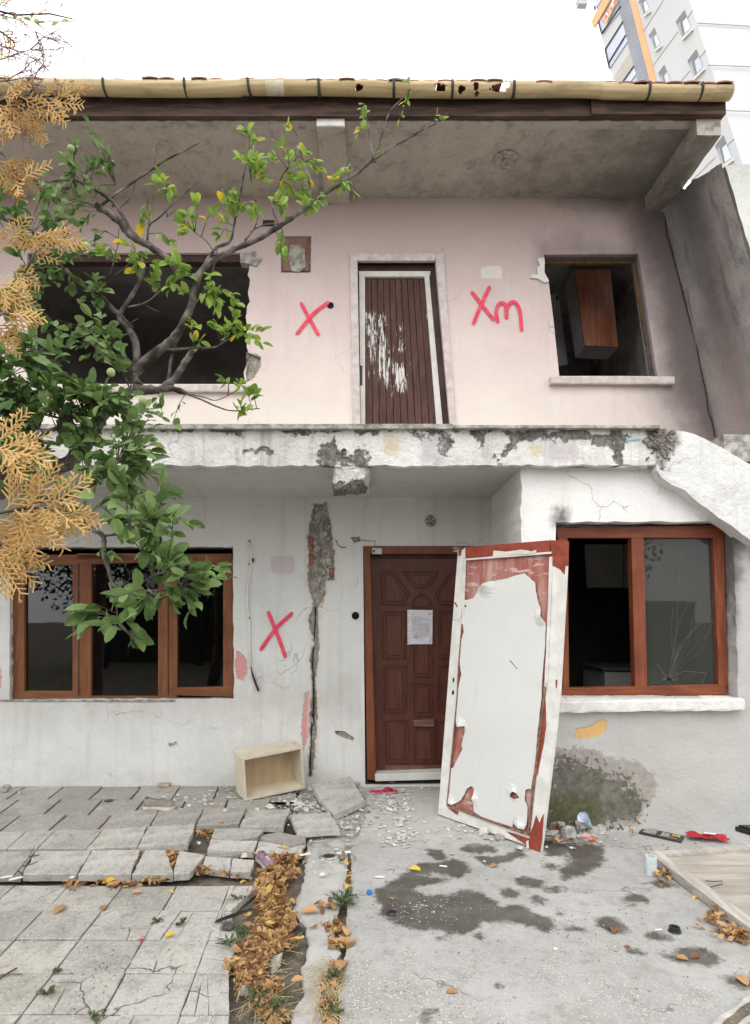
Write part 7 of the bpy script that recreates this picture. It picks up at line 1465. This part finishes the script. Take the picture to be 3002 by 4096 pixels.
def conbranch(pts, Y, r, tips):
    P = [at(u, v, Y + .01*i) for i, (u, v) in enumerate(pts)]; mw.tube([Vector((-1.73, 1.57, P[0].z - .12)), Vector((-1.73, 1.57, P[0].z - .12)).lerp(P[0], .6) + Vector((0,0,.05)), P[0]], [r*2, r*1.4, r], 6) if P[0].x > -1.7 else None; mw.tube(P, [r*(1-.7*i/len(P)) for i in range(len(P))], 6)
    for (u, v, du, dv, L) in [q_ for i_, q_ in enumerate(tips) if i_ % 6 != 5]:
        b = at(u, v, Y + rnd.uniform(-.03,.05)); d = Vector((du, rnd.uniform(-.25,.25), -dv)).normalized(); nn = Vector((rnd.uniform(-.25,.25), -1, rnd.uniform(-.25,.35))).normalized(); nn = (nn - d*nn.dot(d)).normalized()
        spray(b, d, nn, L, 3 if L > .09 else 2, rnd.random()*.9)
YC = 1.45
conbranch([(-120,2080),(0,2050),(120,2030),(220,2030),(300,2050)], YC, .006, [(20,2045,.6,-.9,.13),(60,2040,.8,.8,.15),(110,2032,.7,-.8,.13),(160,2030,.9,.5,.14),(190,2030,.8,-.7,.13),(240,2035,1,-.3,.11),(260,2045,1,.35,.10),(-20,2055,.5,.9,.17),(90,2035,.3,1,.15),(170,2030,.55,.9,.12),(0,2050,.9,.15,.15),(-60,2060,.4,-1,.14),(300,2050,1,.1,.07),(220,2035,.8,.75,.10),(-40,2060,.2,1,.17)])
conbranch([(-100,2200),(0,2180),(70,2190)], YC, .005, [(-40,2190,.8,.7,.14),(10,2185,1,.5,.12),(-30,2190,.5,.9,.15),(40,2188,.9,-.4,.10),(-60,2240,.7,.5,.10),(-60,2300,.6,.5,.09)])
conbranch([(-120,1820),(0,1790),(60,1780),(120,1800)], YC, .005, [(-20,1790,.6,-.8,.12),(30,1785,.8,-.5,.10),(60,1785,.9,.4,.09),(-10,1795,.7,.8,.13),(100,1795,1,.1,.06),(-60,1800,.3,-1,.13),(-40,1790,.8,.2,.14),(20,1790,.7,.9,.10)])
for pts, Y, tips in (([(-100,1180),(60,1180),(140,1010),(200,960)], 1.75, [(60,1000,.8,-.6,.12),(100,960,.9,.1,.12),(150,930,1,0,.14),(40,1080,.8,.3,.12),(0,1010,.7,-.6,.14),(180,940,1,.1,.11),(-30,1130,.9,.4,.15),(210,930,.9,-.3,.08),(120,1000,.9,.5,.10),(230,960,1,.3,.09)]),
    ([(-80,560),(20,620),(80,720),(60,760)], 1.75, [(0,600,.7,-.7,.13),(30,640,.8,.5,.13),(90,720,.9,-.5,.10),(60,700,.5,.9,.09),(-20,620,.4,1,.15),(110,700,.6,.5,.08),(-20,520,.6,-.5,.12)]),
    ([(-80,420),(60,380),(160,400),(260,385)], 1.75, [(20,390,.6,.8,.12),(80,385,.9,.5,.13),(150,395,.9,-.4,.10),(200,395,1,.3,.12),(240,385,1,-.2,.10),(120,400,.5,1,.12),(180,400,.7,.8,.12),(0,400,.9,-.3,.13),(90,430,.4,1,.13),(130,470,.6,.9,.11),(290,380,1,-.3,.07),(40,350,.8,-.6,.08),(-20,400,.6,.9,.14)]),
    ([(-80,1300),(20,1250),(60,1260)], 1.7, [(-20,1250,.8,-.5,.13),(10,1260,.9,.3,.12),(40,1255,1,.1,.09),(-30,1290,.8,.6,.12),(-20,1340,.7,.3,.09)]),
    ([(-60,30),(60,60),(200,55),(290,75)], 2.4, [(-20,30,.8,-.4,.10),(60,60,.7,.4,.06),(140,60,.9,-.6,.06)]),
    ([(-60,100),(10,130),(60,170)], 2.2, [(-10,120,.8,.3,.09),(30,150,.6,.9,.05),(-20,200,.8,.4,.07),(0,300,.8,.3,.05)])):
    conbranch(pts, Y, .005, tips)
mw.build('trunk', M['bark'], con, smooth=True); mc.build('crown', M['leafC'], con)
# thin twigs of a third tree against the sky, top left
tw = thing('twiggy_tree', (-3.3, 3.6, 0), 'thin purplish twigs with a few green leaves against the sky, top left corner', 'tree'); m = MB(); ml = MB()
m.tube([(-3.3,3.6,-.06),(-3.25,3.6,2),(-3.1,3.55,4.0),(-2.9,3.5,5.5)], [.09,.07,.05,.02], 8)
def fine(p, d, L, dep):
    q = [p]
    for k in range(3): d = (d + Vector((rnd.uniform(-.35,.35),)*1 + (rnd.uniform(-.3,.3), rnd.uniform(-.35,.25)))).normalized(); q.append(q[-1] + d*L/3)
    m.tube(q, [.0018*(dep+1)*.8*(1-.2*i) for i in range(4)], 4)
    if dep: 
        for k in range(4): fine(q[rnd.randint(1,3)], (d + Vector((rnd.uniform(-1,1), rnd.uniform(-.6,.6), rnd.uniform(-1,1)))).normalized(), L*.55, dep-1)
for u, v, du, dv in ((-60,60,1,0),(-60,230,1,-.2),(-40,330,1,-.3),(-50,420,1,-.4),(-50,160,1,.3),(-30,500,1,.1)): fine(at(u, v, 3.5), Vector((du, 0, -dv)), .30, 3)
for u, v in ((60,62),(110,75),(190,10),(250,20),(262,82),(148,85),(165,90),(220,95),(130,60),(20,75)):
    leaf(ml, at(u, v, 3.5), .05, Vector((rnd.uniform(-1,1),0,rnd.uniform(-1,.2))), Vector((rnd.uniform(-.5,.5),-1,.3)), .2, .2, rnd.random(), 1.1)
fine(at(-40,70,3.5), Vector((1,0,.02)), .5, 2)
m.build('trunk', plain('purple_twig', (.22,.14,.15), .9, .2, 20, 0), tw); ml.build('crown', M['leafB'], tw)

# things of one kind that look alike are told apart by their order from left to right
ORD = ['first', 'second', 'third', 'fourth', 'fifth', 'sixth', 'seventh', 'eighth', 'ninth', 'tenth', 'eleventh', 'twelfth', 'thirteenth', 'fourteenth', 'fifteenth']
by = {}
for o in SC.objects:
    if o.parent is None and o.get('label'): by.setdefault(o['label'], []).append(o)
for lab, L in by.items():
    if len(L) < 2: continue
    L.sort(key=lambda o: o.location.x / max(.1, o.location.y))
    short = ' '.join(lab.split()[:11]).rstrip(',')
    for i, o in enumerate(L): o['label'] = f'{short}, {ORD[min(i, 14)]} from the left'
